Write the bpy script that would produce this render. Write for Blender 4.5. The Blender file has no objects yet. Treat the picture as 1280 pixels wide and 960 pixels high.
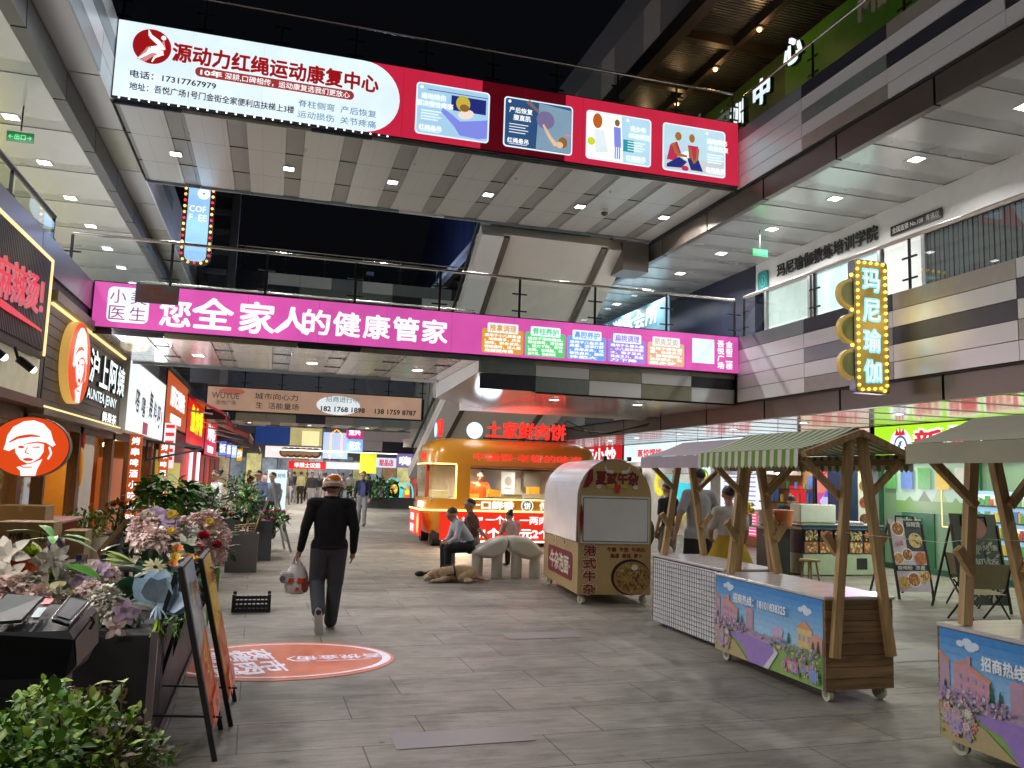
import bpy, math, random
from mathutils import Vector, Matrix, noise
R = math.radians
rnd = random.Random(11)
SC = bpy.context.scene
COL = SC.collection
# ---------------------------------------------------------------- camera, world, exposure
cd = bpy.data.cameras.new('camera'); cd.sensor_width = 36; cd.lens = 28.795; cd.clip_end = 600; cd.clip_start = .05
cam = bpy.data.objects.new('camera', cd); COL.objects.link(cam)
cr, cu_, cf = Vector((0.95915, -0.28117, 0.03106)), Vector((-0.06196, -0.10168, 0.99289)), Vector((0.27602, 0.95425, 0.11495))
cam.matrix_world = Matrix(((cr.x, cu_.x, -cf.x, 0), (cr.y, cu_.y, -cf.y, 0), (cr.z, cu_.z, -cf.z, 1.7), (0, 0, 0, 1)))
SC.camera = cam
w = bpy.data.worlds.new('World'); SC.world = w; w.use_nodes = True
bg = w.node_tree.nodes['Background']
bg.inputs[0].default_value = (.30, .32, .42, 1); bg.inputs[1].default_value = .006      # black city night sky
SC.view_settings.view_transform = 'Standard'; SC.view_settings.look = 'None'
SC.view_settings.exposure = 0.45; SC.view_settings.gamma = 1.0
SC.cycles.use_denoising = True
SC.cycles.max_bounces = 8; SC.cycles.diffuse_bounces = 4; SC.cycles.glossy_bounces = 4
SC.cycles.transparent_max_bounces = 16; SC.cycles.sample_clamp_indirect = 4.0
SC.cycles.caustics_reflective = False; SC.cycles.caustics_refractive = False

# ---------------------------------------------------------------- materials
MS = {}
def nt_new(name):
    m = bpy.data.materials.new(name); m.use_nodes = True
    return m, m.node_tree, m.node_tree.nodes['Principled BSDF']
def mat(name, c=(.5, .5, .5), r=.5, m=0., e=0., ec=None, var=.1, vs=5., bump=0., bs=60., spec=.5, island=False, stretch=None, coat=0.):
    if name in MS: return MS[name]
    M, nt, b = nt_new(name); N = nt.nodes; L = nt.links
    tc = N.new('ShaderNodeTexCoord'); src = tc.outputs['Object']
    if stretch:
        mp = N.new('ShaderNodeMapping'); mp.inputs['Scale'].default_value = stretch; L.new(src, mp.inputs[0]); src = mp.outputs[0]
    nz = N.new('ShaderNodeTexNoise'); nz.inputs['Scale'].default_value = vs; nz.inputs['Detail'].default_value = 4; nz.inputs['Roughness'].default_value = .6
    L.new(src, nz.inputs['Vector'])
    mr = N.new('ShaderNodeMapRange'); mr.inputs[1].default_value = .25; mr.inputs[2].default_value = .75
    mr.inputs[3].default_value = 1 - var; mr.inputs[4].default_value = 1 + var; L.new(nz.outputs[0], mr.inputs[0])
    val = mr.outputs[0]
    hs = N.new('ShaderNodeHueSaturation'); hs.inputs['Color'].default_value = (*c, 1)
    if island:
        ge = N.new('ShaderNodeNewGeometry'); m2 = N.new('ShaderNodeMapRange')
        m2.inputs[3].default_value = 1 - island; m2.inputs[4].default_value = 1 + island; L.new(ge.outputs['Random Per Island'], m2.inputs[0])
        mu = N.new('ShaderNodeMath'); mu.operation = 'MULTIPLY'; L.new(val, mu.inputs[0]); L.new(m2.outputs[0], mu.inputs[1]); val = mu.outputs[0]
        m3 = N.new('ShaderNodeMapRange'); m3.inputs[3].default_value = .5 - .06 * island; m3.inputs[4].default_value = .5 + .06 * island
        L.new(ge.outputs['Random Per Island'], m3.inputs[0]); L.new(m3.outputs[0], hs.inputs['Hue'])
    L.new(val, hs.inputs['Value']); L.new(hs.outputs[0], b.inputs['Base Color'])
    b.inputs['Roughness'].default_value = r; b.inputs['Metallic'].default_value = m; b.inputs['Specular IOR Level'].default_value = spec
    b.inputs['Coat Weight'].default_value = coat; b.inputs['Coat Roughness'].default_value = .12
    if r > .08:
        mr2 = N.new('ShaderNodeMapRange'); mr2.inputs[1].default_value = .3; mr2.inputs[2].default_value = .7
        mr2.inputs[3].default_value = r * .92; mr2.inputs[4].default_value = min(1, r * 1.08); L.new(nz.outputs[0], mr2.inputs[0]); L.new(mr2.outputs[0], b.inputs['Roughness'])
    if e:
        b.inputs['Emission Color'].default_value = (*(ec or c), 1)
        mu = N.new('ShaderNodeMath'); mu.operation = 'MULTIPLY'; mu.inputs[1].default_value = e; L.new(mr.outputs[0], mu.inputs[0]); L.new(mu.outputs[0], b.inputs['Emission Strength'])
    if bump:
        n2 = N.new('ShaderNodeTexNoise'); n2.inputs['Scale'].default_value = bs; n2.inputs['Detail'].default_value = 3; L.new(src, n2.inputs['Vector'])
        bp = N.new('ShaderNodeBump'); bp.inputs['Strength'].default_value = bump; bp.inputs['Distance'].default_value = .02
        L.new(n2.outputs[0], bp.inputs['Height']); L.new(bp.outputs[0], b.inputs['Normal'])
    MS[name] = M; return M
def em(name, c, s=1., var=.06, vs=1.5):                       # a lit sign face / lamp glass
    return mat(name, tuple(x * .5 for x in c), .35, e=s * (.74 if s < 1.7 else 1.), ec=c, var=var, vs=vs)
def glass(name, tint=(.9, .95, .95), fac=.1, rough=.02):
    if name in MS: return MS[name]
    M = bpy.data.materials.new(name); M.use_nodes = True; nt = M.node_tree; N = nt.nodes; L = nt.links
    N.remove(N['Principled BSDF']); out = N['Material Output']
    t = N.new('ShaderNodeBsdfTransparent'); t.inputs[0].default_value = (*tint, 1)
    g = N.new('ShaderNodeBsdfGlossy'); g.inputs['Roughness'].default_value = rough; g.inputs[0].default_value = (.9, .95, 1, 1)
    fr = N.new('ShaderNodeFresnel'); fr.inputs[0].default_value = 1.45
    ad = N.new('ShaderNodeMath'); ad.operation = 'ADD'; ad.inputs[1].default_value = fac; L.new(fr.outputs[0], ad.inputs[0])
    x = N.new('ShaderNodeMixShader'); L.new(ad.outputs[0], x.inputs[0]); L.new(t.outputs[0], x.inputs[1]); L.new(g.outputs[0], x.inputs[2]); L.new(x.outputs[0], out.inputs[0])
    MS[name] = M; return M
def wood(name, c1, c2, r=.6, axis=2, scale=1.):
    if name in MS: return MS[name]
    M, nt, b = nt_new(name); N = nt.nodes; L = nt.links
    tc = N.new('ShaderNodeTexCoord'); mp = N.new('ShaderNodeMapping')
    s = [22 * scale] * 3; s[axis] = 1.6 * scale; mp.inputs['Scale'].default_value = s; L.new(tc.outputs['Object'], mp.inputs[0])
    nz = N.new('ShaderNodeTexNoise'); nz.inputs['Scale'].default_value = 1; nz.inputs['Detail'].default_value = 5; nz.inputs['Distortion'].default_value = .8; L.new(mp.outputs[0], nz.inputs['Vector'])
    ge = N.new('ShaderNodeNewGeometry')
    cr_ = N.new('ShaderNodeValToRGB'); cr_.color_ramp.elements[0].position = .35; cr_.color_ramp.elements[0].color = (*c1, 1)
    cr_.color_ramp.elements[1].position = .65; cr_.color_ramp.elements[1].color = (*c2, 1); L.new(nz.outputs[0], cr_.inputs[0])
    vo = N.new('ShaderNodeTexVoronoi'); vo.inputs['Scale'].default_value = 3.2; L.new(tc.outputs['Object'], vo.inputs['Vector'])
    kr = N.new('ShaderNodeMapRange'); kr.inputs[1].default_value = .02; kr.inputs[2].default_value = .07; kr.inputs[3].default_value = .35; kr.inputs[4].default_value = 1; L.new(vo.outputs['Distance'], kr.inputs[0])
    m2 = N.new('ShaderNodeMapRange'); m2.inputs[3].default_value = .8; m2.inputs[4].default_value = 1.18; L.new(ge.outputs['Random Per Island'], m2.inputs[0])
    mu = N.new('ShaderNodeMath'); mu.operation = 'MULTIPLY'; L.new(kr.outputs[0], mu.inputs[0]); L.new(m2.outputs[0], mu.inputs[1])
    hs = N.new('ShaderNodeHueSaturation'); L.new(cr_.outputs[0], hs.inputs['Color']); L.new(mu.outputs[0], hs.inputs['Value']); L.new(hs.outputs[0], b.inputs['Base Color'])
    b.inputs['Roughness'].default_value = r
    bp = N.new('ShaderNodeBump'); bp.inputs['Strength'].default_value = .25; bp.inputs['Distance'].default_value = .01; L.new(nz.outputs[0], bp.inputs['Height']); L.new(bp.outputs[0], b.inputs['Normal'])
    MS[name] = M; return M

# ---------------------------------------------------------------- mesh builder
class F:                                                      # a plane frame: origin, right, up, normal towards the reader
    def __init__(s, o, u, v):
        s.o = Vector(o); s.u = Vector(u).normalized(); s.v = Vector(v).normalized(); s.n = s.u.cross(s.v)
    def p(s, x, y, d=0.): return s.o + s.u * x + s.v * y + s.n * d
def FS(x, y, z): return F((x, y, z), (1, 0, 0), (0, 0, 1))    # faces the camera end of the street
def FL(x, y, z): return F((x, y, z), (0, 1, 0), (0, 0, 1))    # on the left wall, faces right
def FR(x, y, z): return F((x, y, z), (0, -1, 0), (0, 0, 1))   # on the right wall, faces left
def FG(x, y, z): return F((x, y, z), (1, 0, 0), (0, 1, 0))    # on the ground
TXC = {}
def glyphs(s, bold):
    k = (s, bold)
    if k not in TXC:
        cu = bpy.data.curves.new('t', 'FONT'); cu.body = s; cu.size = 1; cu.offset = bold; cu.resolution_u = 2
        o = bpy.data.objects.new('t', cu); COL.objects.link(o)
        dg = bpy.context.evaluated_depsgraph_get(); me = bpy.data.meshes.new_from_object(o.evaluated_get(dg))
        TXC[k] = ([tuple(v.co) for v in me.vertices], [tuple(p.vertices) for p in me.polygons])
        bpy.data.objects.remove(o); bpy.data.curves.remove(cu); bpy.data.meshes.remove(me)
    return TXC[k]
WM = {}
class MB:
    def __init__(s): s.v = []; s.f = []; s.m = []; s.sm = []; s.ml = []
    def mi(s, m):
        if m not in s.ml: s.ml.append(m)
        return s.ml.index(m)
    def add(s, vs, fs, m, smooth=False):
        b = len(s.v); s.v += [Vector(v) for v in vs]; i = s.mi(m)
        for f in fs: s.f.append(tuple(b + k for k in f)); s.m.append(i); s.sm.append(smooth)
    def box(s, a, b, m, skip=''):
        (x0, y0, z0), (x1, y1, z1) = a, b
        vs = [(x0, y0, z0), (x1, y0, z0), (x1, y1, z0), (x0, y1, z0), (x0, y0, z1), (x1, y0, z1), (x1, y1, z1), (x0, y1, z1)]
        s.add(vs, [(0, 3, 2, 1), (4, 5, 6, 7), (0, 1, 5, 4), (1, 2, 6, 5), (2, 3, 7, 6), (3, 0, 4, 7)], m)
    def cbox(s, a, b, m, c=.01):                              # box with chamfered edges
        (x0, y0, z0), (x1, y1, z1) = a, b
        c = min(c, (x1 - x0) * .45, (y1 - y0) * .45, (z1 - z0) * .45)
        vs = []; 
        for z, q in ((z0, c), (z0 + c, 0), (z1 - c, 0), (z1, c)):
            for x, y in ((x0 + c, y0 + q), (x1 - c, y0 + q), (x1 - q, y0 + c), (x1 - q, y1 - c), (x1 - c, y1 - q), (x0 + c, y1 - q), (x0 + q, y1 - c), (x0 + q, y0 + c)): vs.append((x, y, z))
        fs = [tuple(reversed(range(8))), tuple(range(24, 32))]
        for k in range(3):
            for i in range(8): fs.append((k * 8 + i, k * 8 + (i + 1) % 8, k * 8 + 8 + (i + 1) % 8, k * 8 + 8 + i))
        s.add(vs, fs, m)
    def fbox(s, fr, x0, y0, x1, y1, d0, d1, m):               # box in a frame, d along its normal
        vs = [fr.p(x, y, d) for d in (d0, d1) for x, y in ((x0, y0), (x1, y0), (x1, y1), (x0, y1))]
        s.add(vs, [(0, 3, 2, 1), (4, 5, 6, 7), (0, 1, 5, 4), (1, 2, 6, 5), (2, 3, 7, 6), (3, 0, 4, 7)], m)
    def bar(s, p, q, w, h, m, up=(0, 0, 1)):                  # rectangular bar between two points
        p = Vector(p); q = Vector(q); d = (q - p).normalized(); sd = d.cross(Vector(up))
        if sd.length < 1e-4: sd = d.cross(Vector((0, 1, 0)))
        sd.normalize(); u2 = sd.cross(d)
        vs = [c + sd * (a * w / 2) + u2 * (b * h / 2) for c in (p, q) for a, b in ((-1, -1), (1, -1), (1, 1), (-1, 1))]
        s.add(vs, [(0, 1, 2, 3), (7, 6, 5, 4), (0, 4, 5, 1), (1, 5, 6, 2), (2, 6, 7, 3), (3, 7, 4, 0)], m)
    def poly(s, fr, pts, m, d=0.): s.add([fr.p(x, y, d) for x, y in pts], [tuple(range(len(pts)))], m)
    def rect(s, fr, x0, y0, x1, y1, m, d=.004): s.poly(fr, [(x0, y0), (x1, y0), (x1, y1), (x0, y1)], m, d)
    def rrect(s, fr, x0, y0, x1, y1, r, m, d=.004, n=5): s.poly(fr, rr_pts(x0, y0, x1, y1, r, n), m, d)
    def ell(s, fr, cx, cy, rx, ry, m, d=.004, n=24, a0=0., a1=2 * math.pi, rot=0.):
        ps = []
        for i in range(n):
            a = a0 + (a1 - a0) * i / (n if a1 - a0 > 6.28 else n - 1); x, y = rx * math.cos(a), ry * math.sin(a)
            ps.append((cx + x * math.cos(rot) - y * math.sin(rot), cy + x * math.sin(rot) + y * math.cos(rot)))
        s.poly(fr, ps, m, d)
    def line(s, fr, pts, w, m, d=.004):                       # flat stroke, width may taper: pts of (x, y[, w])
        for a, b in zip(pts, pts[1:]):
            dx, dy = b[0] - a[0], b[1] - a[1]; l = math.hypot(dx, dy) or 1; nx, ny = -dy / l, dx / l
            wa = (a[2] if len(a) > 2 else w) / 2; wb = (b[2] if len(b) > 2 else w) / 2
            s.poly(fr, [(a[0] - nx * wa, a[1] - ny * wa), (b[0] - nx * wb, b[1] - ny * wb), (b[0] + nx * wb, b[1] + ny * wb), (a[0] + nx * wa, a[1] + ny * wa)], m, d)
    def prism(s, fr, pts, d0, d1, m, ms=None):
        n = len(pts); a = [fr.p(x, y, d0) for x, y in pts]; b = [fr.p(x, y, d1) for x, y in pts]
        s.add(a + b, [tuple(reversed(range(n))), tuple(range(n, 2 * n))], m)
        s.add(a + b, [(i, (i + 1) % n, n + (i + 1) % n, n + i) for i in range(n)], ms or m)
    def tube(s, pts, r, m, n=8, closed=False, smooth=True):
        pts = [Vector(p) for p in pts]; k = len(pts); rs = r if isinstance(r, (list, tuple)) else [r] * k
        vs = []; ref = None
        for i, p in enumerate(pts):
            if closed: d = pts[(i + 1) % k] - pts[i - 1]
            else: d = pts[min(i + 1, k - 1)] - pts[max(i - 1, 0)]
            d.normalize()
            if ref is None: ref = d.orthogonal().normalized()
            ref = (ref - d * ref.dot(d)); ref = ref.normalized() if ref.length > 1e-5 else d.orthogonal().normalized()
            o = d.cross(ref)
            for j in range(n):
                a = 2 * math.pi * j / n; vs.append(p + (ref * math.cos(a) + o * math.sin(a)) * rs[i])
        fs = []
        for i in range(k if closed else k - 1):
            for j in range(n):
                a = i * n + j; b = i * n + (j + 1) % n; i2 = (i + 1) % k; fs.append((a, b, i2 * n + (j + 1) % n, i2 * n + j))
        s.add(vs, fs, m, smooth)
        if not closed: s.add(vs[:n] + vs[-n:], [tuple(reversed(range(n))), tuple(range(n, 2 * n))], m)
    def lathe(s, prof, c, m, n=20, rx=1., ry=1., smooth=True):  # profile of (radius, height), round c
        c = Vector(c); vs = [c + Vector((r * rx * math.cos(2 * math.pi * j / n), r * ry * math.sin(2 * math.pi * j / n), z)) for r, z in prof for j in range(n)]
        fs = [(i * n + j, i * n + (j + 1) % n, (i + 1) * n + (j + 1) % n, (i + 1) * n + j) for i in range(len(prof) - 1) for j in range(n)]
        s.add(vs, fs, m, smooth); s.add(vs[:n] + vs[-n:], [tuple(reversed(range(n))), tuple(range(n, 2 * n))], m)
    def ball(s, c, r, m, n=10, k=7, rot=None, zmin=-1., smooth=True):
        r = r if isinstance(r, (list, tuple)) else (r, r, r); c = Vector(c); vs = []; t0 = math.acos(max(-1, min(1, zmin)))
        for i in range(k + 1):
            t = t0 * i / k
            for j in range(n):
                a = 2 * math.pi * j / n; p = Vector((r[0] * math.sin(t) * math.cos(a), r[1] * math.sin(t) * math.sin(a), r[2] * math.cos(t)))
                vs.append(c + (rot @ p if rot else p))
        s.add(vs, [(i * n + j, (i + 1) * n + j, (i + 1) * n + (j + 1) % n, i * n + (j + 1) % n) for i in range(k) for j in range(n)], m, smooth)
    def text(s, fr, t, cx, cy, h, m, w=None, d=.006, bold=.02, ext=0., rot=0., mside=None):
        vs, fs = glyphs(t, 0)
        if not vs: return
        xs = [v[0] for v in vs]; ys = [v[1] for v in vs]; x0, x1, y0, y1 = min(xs), max(xs), min(ys), max(ys)
        ky = h / max(y1 - y0, .3); kx = w / (x1 - x0) if w else ky
        c, q = math.cos(rot), math.sin(rot); k = 0; bb = bold
        offs = [(0, 0)] if bold < .008 else [(0, 0), (bb, bb * .6), (-bb, -bb * .6), (bb * .6, -bb), (-bb * .6, bb)]   # a heavier face from shifted copies
        for ox, oy in offs:
            out = []
            for x, y, z in vs:
                X, Y = (x + ox - (x0 + x1) / 2) * kx, (y + oy - (y0 + y1) / 2) * ky; out.append((cx + X * c - Y * q, cy + X * q + Y * c))
            s.add([fr.p(x, y, d + ext + k * .0003) for x, y in out], fs, m); k += 1
            if ext:                                           # side walls of raised letters
                ed = {}
                for f in fs:
                    for a, b in zip(f, f[1:] + f[:1]): ed[(a, b)] = 1
                n = len(out); base = [fr.p(x, y, d) for x, y in out] + [fr.p(x, y, d + ext) for x, y in out]
                s.add(base, [(a, b, n + b, n + a) for a, b in ed if (b, a) not in ed], mside or m)
    def build(s, name, parent=None, label=None, cat=None, group=None, kind=None, origin=None):
        me = bpy.data.meshes.new(name); o = bpy.data.objects.new(name, me); COL.objects.link(o)
        if parent is not None:
            o.parent = parent; W = WM.get(parent.name, Matrix()); inv = W.inverted(); vs = [inv @ v for v in s.v]; WM[o.name] = W.copy()
        else:
            if origin is None:
                xs = [v.x for v in s.v]; ys = [v.y for v in s.v]; origin = ((min(xs) + max(xs)) / 2, (min(ys) + max(ys)) / 2, min(v.z for v in s.v))
            o.location = origin; O = Vector(origin); vs = [v - O for v in s.v]; WM[o.name] = Matrix.Translation(O)
        me.from_pydata(vs, [], s.f)
        for m in s.ml: me.materials.append(m)
        me.polygons.foreach_set('material_index', s.m); me.polygons.foreach_set('use_smooth', s.sm); me.update()
        props(o, label, cat, group, kind); return o
def rr_pts(x0, y0, x1, y1, r, n=5):
    ps = []
    for cx, cy, a in ((x1 - r, y0 + r, -90), (x1 - r, y1 - r, 0), (x0 + r, y1 - r, 90), (x0 + r, y0 + r, 180)):
        for i in range(n + 1): t = R(a + 90 * i / n); ps.append((cx + r * math.cos(t), cy + r * math.sin(t)))
    return ps
def props(o, label=None, cat=None, group=None, kind=None):
    if label: o['label'] = label
    if cat: o['category'] = cat
    if group: o['group'] = group
    if kind: o['kind'] = kind
def thing(name, label, cat, loc=(0, 0, 0), rz=0., group=None):
    o = bpy.data.objects.new(name, None); COL.objects.link(o); o.location = loc; o.rotation_euler = (0, 0, rz); o.empty_display_size = .2
    WM[o.name] = Matrix.Translation(loc) @ Matrix.Rotation(rz, 4, 'Z'); props(o, label, cat, group); return o
def dup(root, loc, rz=None, label=None, group=None):
    r = root.copy(); COL.objects.link(r); r.location = loc
    if rz is not None: r.rotation_euler = (0, 0, rz)
    if label: r['label'] = label
    if group: r['group'] = group
    for ch in list(root.children):
        c = ch.copy(); COL.objects.link(c); c.parent = r
        for g in list(ch.children):
            d = g.copy(); COL.objects.link(d); d.parent = c
    WM[r.name] = Matrix.Translation(loc) @ Matrix.Rotation(r.rotation_euler.z, 4, 'Z')
    return r
def lamp(parent, loc, power, size, col=(1, .95, .88), kind='AREA', spread=160, rot=(0, 0, 0), shape=None):
    l = bpy.data.lights.new('lamp', kind); l.energy = power; l.color = col
    if kind == 'AREA': l.shape = 'DISK'; l.size = size; l.spread = R(spread)
    elif kind == 'SPOT': l.spot_size = R(spread); l.spot_blend = .6; l.shadow_soft_size = size
    else: l.shadow_soft_size = size
    o = bpy.data.objects.new('lamp', l); COL.objects.link(o); o.parent = parent
    W = WM.get(parent.name, Matrix()); o.location = W.inverted() @ Vector(loc); o.rotation_euler = rot; return o

# ================================================================ the setting
alu = mat('brushed_aluminium', (.55, .57, .6), .32, .85, var=.06, vs=2, stretch=(1, 30, 1))
steel = mat('stainless_steel', (.6, .58, .55), .25, .95, var=.05)
darkmetal = mat('dark_metal', (.025, .026, .03), .4, .3)
black = mat('black_paint', (.012, .012, .013), .45)
white = mat('white_paint', (.75, .75, .74), .45)
P_WHITE = mat('panel_white', (.82, .84, .88), .3, .15, var=.04, vs=1.2, stretch=(.3, .3, 3))
P_GREY = mat('panel_blue_grey', (.27, .31, .34), .35, .3, var=.1, vs=1.2)
P_NAVY = mat('panel_navy', (.05, .053, .075), .35, .3, var=.1)
P_TAUPE = mat('panel_taupe', (.38, .355, .32), .35, .3, var=.1)
P_OLIVE = mat('panel_olive', (.32, .31, .23), .35, .3, var=.1)
P_GREEN = mat('panel_grey_green', (.24, .29, .28), .35, .3, var=.1)
BEAM = mat('beam_cladding', (.13, .105, .09), .38, .5, var=.12, vs=1.5)
SOF_L = mat('soffit_light', (.4, .385, .36), .32, .2, var=.025, vs=.5)
SOF_D = mat('soffit_dark', (.2, .185, .165), .4, .2, var=.04, vs=.8, bump=.1, bs=200)
SOF_G = mat('soffit_glossy', (.6, .6, .62), .16, .45, var=.02, vs=.4, bump=.04, bs=3, stretch=(.3, 6, 1))
SOF_B = mat('soffit_pale', (.5, .49, .47), .24, .3, var=.02, vs=.4); SOF_B2 = mat('soffit_pale_grey', (.37, .36, .345), .28, .3, var=.02, vs=.4)
SEAM = mat('dark_seam', (.02, .02, .022), .6)
CREAM = mat('cream_cladding', (.7, .67, .62), .4, .1, var=.06, vs=.6)
GLS = glass('railing_glass', (.86, .93, .92), .03)
CONC = mat('gallery_slab', (.3, .3, .3), .7)

def paving_mat():
    M, nt, b = nt_new('street_paving'); N = nt.nodes; L = nt.links
    tc = N.new('ShaderNodeTexCoord'); br = N.new('ShaderNodeTexBrick')
    br.inputs['Scale'].default_value = 1; br.inputs['Brick Width'].default_value = 1.2; br.inputs['Row Height'].default_value = .6
    br.inputs['Mortar Size'].default_value = .006; br.inputs['Mortar Smooth'].default_value = .4; br.offset = .37; br.squash = 1
    br.inputs['Color1'].default_value = (.212, .194, .166, 1); br.inputs['Color2'].default_value = (.262, .24, .206, 1); br.inputs['Mortar'].default_value = (.05, .048, .046, 1)
    mp0 = N.new('ShaderNodeMapping'); mp0.inputs['Rotation'].default_value = (0, 0, R(-1.0)); L.new(tc.outputs['Object'], mp0.inputs[0]); L.new(mp0.outputs[0], br.inputs['Vector'])
    def nz(sc, st, det=5, ro=.65):
        mp = N.new('ShaderNodeMapping'); mp.inputs['Scale'].default_value = st; L.new(tc.outputs['Object'], mp.inputs[0])
        n = N.new('ShaderNodeTexNoise'); n.inputs['Scale'].default_value = sc; n.inputs['Detail'].default_value = det; n.inputs['Roughness'].default_value = ro; L.new(mp.outputs[0], n.inputs['Vector']); return n
    def rng(n, a, b_, c, d):
        m = N.new('ShaderNodeMapRange'); m.inputs[1].default_value = a; m.inputs[2].default_value = b_; m.inputs[3].default_value = c; m.inputs[4].default_value = d; L.new(n.outputs[0], m.inputs[0]); return m
    def mul(a, b_):
        m = N.new('ShaderNodeMath'); m.operation = 'MULTIPLY'; L.new(a.outputs[0], m.inputs[0]); L.new(b_.outputs[0], m.inputs[1]); return m
    grain = rng(nz(9, (.35, 2.2, 1)), .3, .7, .76, 1.2)       # streaks running across the street
    big = rng(nz(.55, (1, 1, 1), 3), .3, .7, .8, 1.16)
    fine = rng(nz(90, (1, 1, 1), 2), .3, .7, .88, 1.1)
    stain = rng(nz(2.3, (1, 1.3, 1), 6, .7), .60, .70, 1, .52)
    vo = N.new('ShaderNodeTexVoronoi'); vo.inputs['Scale'].default_value = 1.7; vo.inputs['Randomness'].default_value = 1; L.new(tc.outputs['Object'], vo.inputs['Vector'])
    gum = N.new('ShaderNodeMapRange'); gum.inputs[1].default_value = .025; gum.inputs[2].default_value = .045; gum.inputs[3].default_value = .45; gum.inputs[4].default_value = 1; L.new(vo.outputs['Distance'], gum.inputs[0])
    scuff = rng(nz(1.1, (.5, 1.6, 1), 8, .75), .44, .50, .74, 1)
    v = mul(mul(mul(mul(mul(grain, big), fine), stain), gum), scuff)
    hs = N.new('ShaderNodeHueSaturation'); L.new(br.outputs['Color'], hs.inputs['Color']); L.new(v.outputs[0], hs.inputs['Value']); L.new(hs.outputs[0], b.inputs['Base Color'])
    rr = rng(nz(3, (1, 1, 1)), .3, .7, .42, .7); L.new(rr.outputs[0], b.inputs['Roughness'])
    inv = N.new('ShaderNodeMath'); inv.operation = 'SUBTRACT'; L.new(grain.outputs[0], inv.inputs[0]); L.new(br.outputs['Fac'], inv.inputs[1])
    bp = N.new('ShaderNodeBump'); bp.inputs['Strength'].default_value = .22; bp.inputs['Distance'].default_value = .008; L.new(inv.outputs[0], bp.inputs['Height']); L.new(bp.outputs[0], b.inputs['Normal'])
    return M
g = MB(); PAV = paving_mat()
g.add([(-90, -40, 0), (110, -40, 0), (110, 240, 0), (-90, 240, 0)], [(0, 1, 2, 3)], PAV)
g.build('ground', kind='structure', origin=(0, 0, 0))
tile = mat('replacement_tile', (.215, .205, .205), .5, var=.14, vs=8, bump=.1, stretch=(1, 5, 1))
for a, b in (((.86, 5.3), (1.78, 5.62)), ((2.55, 8.6), (3.4, 8.95)), ((5.55, 7.0), (7.2, 7.5)), ((-1.5, 14.0), (-.5, 14.6))):
    g = MB(); g.add([(a[0], a[1], .004), (b[0], a[1] + .02, .004), (b[0], b[1] + .02, .004), (a[0], b[1], .004)], [(0, 1, 2, 3)], tile); g.build('paving', kind='structure')

# ---- ceiling downlights
def downlight(x, y, z, label, group, power=60, col=(1, .95, .88), s=.15, strength=9, spread=150):
    s *= .68; b = MB(); fr = F((x, y, z), (1, 0, 0), (0, -1, 0))         # normal points down
    b.fbox(fr, -s - .03, -s - .03, s + .03, s + .03, .002, .012, mat('downlight_rim', (.7, .7, .7), .4))
    b.rect(fr, -s, -s, s, s, em('downlight_glass_%d_%d' % (strength, col[2] * 100), col, strength), .015)
    o = b.build('ceiling_light', label=label, cat='ceiling light', group=group, origin=(x, y, z))
    if power: lamp(o, (x, y, z - .05), power, s * 2, col, spread=spread)
    return o
# ---- glass railing with tube handrail, posts and clamps
def railing(label, a, b, h, n, hand=None, post=None, group=None, r=.03):
    a = Vector(a); b = Vector(b); t = thing('glass_railing', label, 'railing', a, group=group); d = (b - a) / n; up = Vector((0, 0, h))
    nrm = d.normalized().cross(Vector((0, 0, 1)))
    m = MB(); m.tube([a + up, b + up], r, hand or steel, 10); m.build('handrail', t)
    for i in range(n + 1):
        p = a + d * i; m = MB(); m.bar(p, p + up - Vector((0, 0, .03)), .05, .02, post or darkmetal)
        for z in (.22, .62): m.bar(p + Vector((0, 0, z * h)) - d.normalized() * .16, p + Vector((0, 0, z * h)) + d.normalized() * .16, .03, .03, post or darkmetal)
        m.build('post', t)
    for i in range(n):
        m = MB(); q = a + d * i + d * .03; e = a + d * (i + 1) - d * .03; o = nrm * .03; z0, z1 = Vector((0, 0, .06)), Vector((0, 0, h - .12))
        m.add([q + z0 + o, e + z0 + o, e + z1 + o, q + z1 + o], [(0, 1, 2, 3)], GLS); m.build('glass_panel', t)
    return t
# ---- mosaic of cladding panels on a vertical frame
PAL = [P_WHITE, P_GREY, P_NAVY, P_TAUPE, P_OLIVE, P_GREEN]
def mosaic(b, fr, xs, ys, pick, gap=.006, d0=0., d1=.03):
    for i in range(len(xs) - 1):
        for j in range(len(ys) - 1):
            b.fbox(fr, xs[i] + gap, ys[j] + gap, xs[i + 1] - gap, ys[j + 1] - gap, d0, d1 + .002 * ((i + j) % 2), PAL[pick(i, j)])
def stripes(b, x0, x1, y0, y1, z, axis, period, dark, ml, md, ph=0.):  # soffit of light and dark strips
    lo, hi = (x0, x1) if axis == 'x' else (y0, y1); c = lo - ((lo - ph) % period); k = 0
    while c < hi:
        for a, e, mm, dz in ((c, c + period - dark, ml, 0), (c + period - dark, c + period, md, .015)):
            a, e = max(a, lo), min(e, hi)
            if e - a > .01:
                if axis == 'x': b.box((a + .004, y0, z + dz), (e - .004, y1, z + .06), mm)
                else: b.box((x0, a + .004, z + dz), (x1, e - .004, z + .06), mm)
        c += period
T_GREYL = mat('grey_lettering', (.5, .5, .5), .5)
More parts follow.
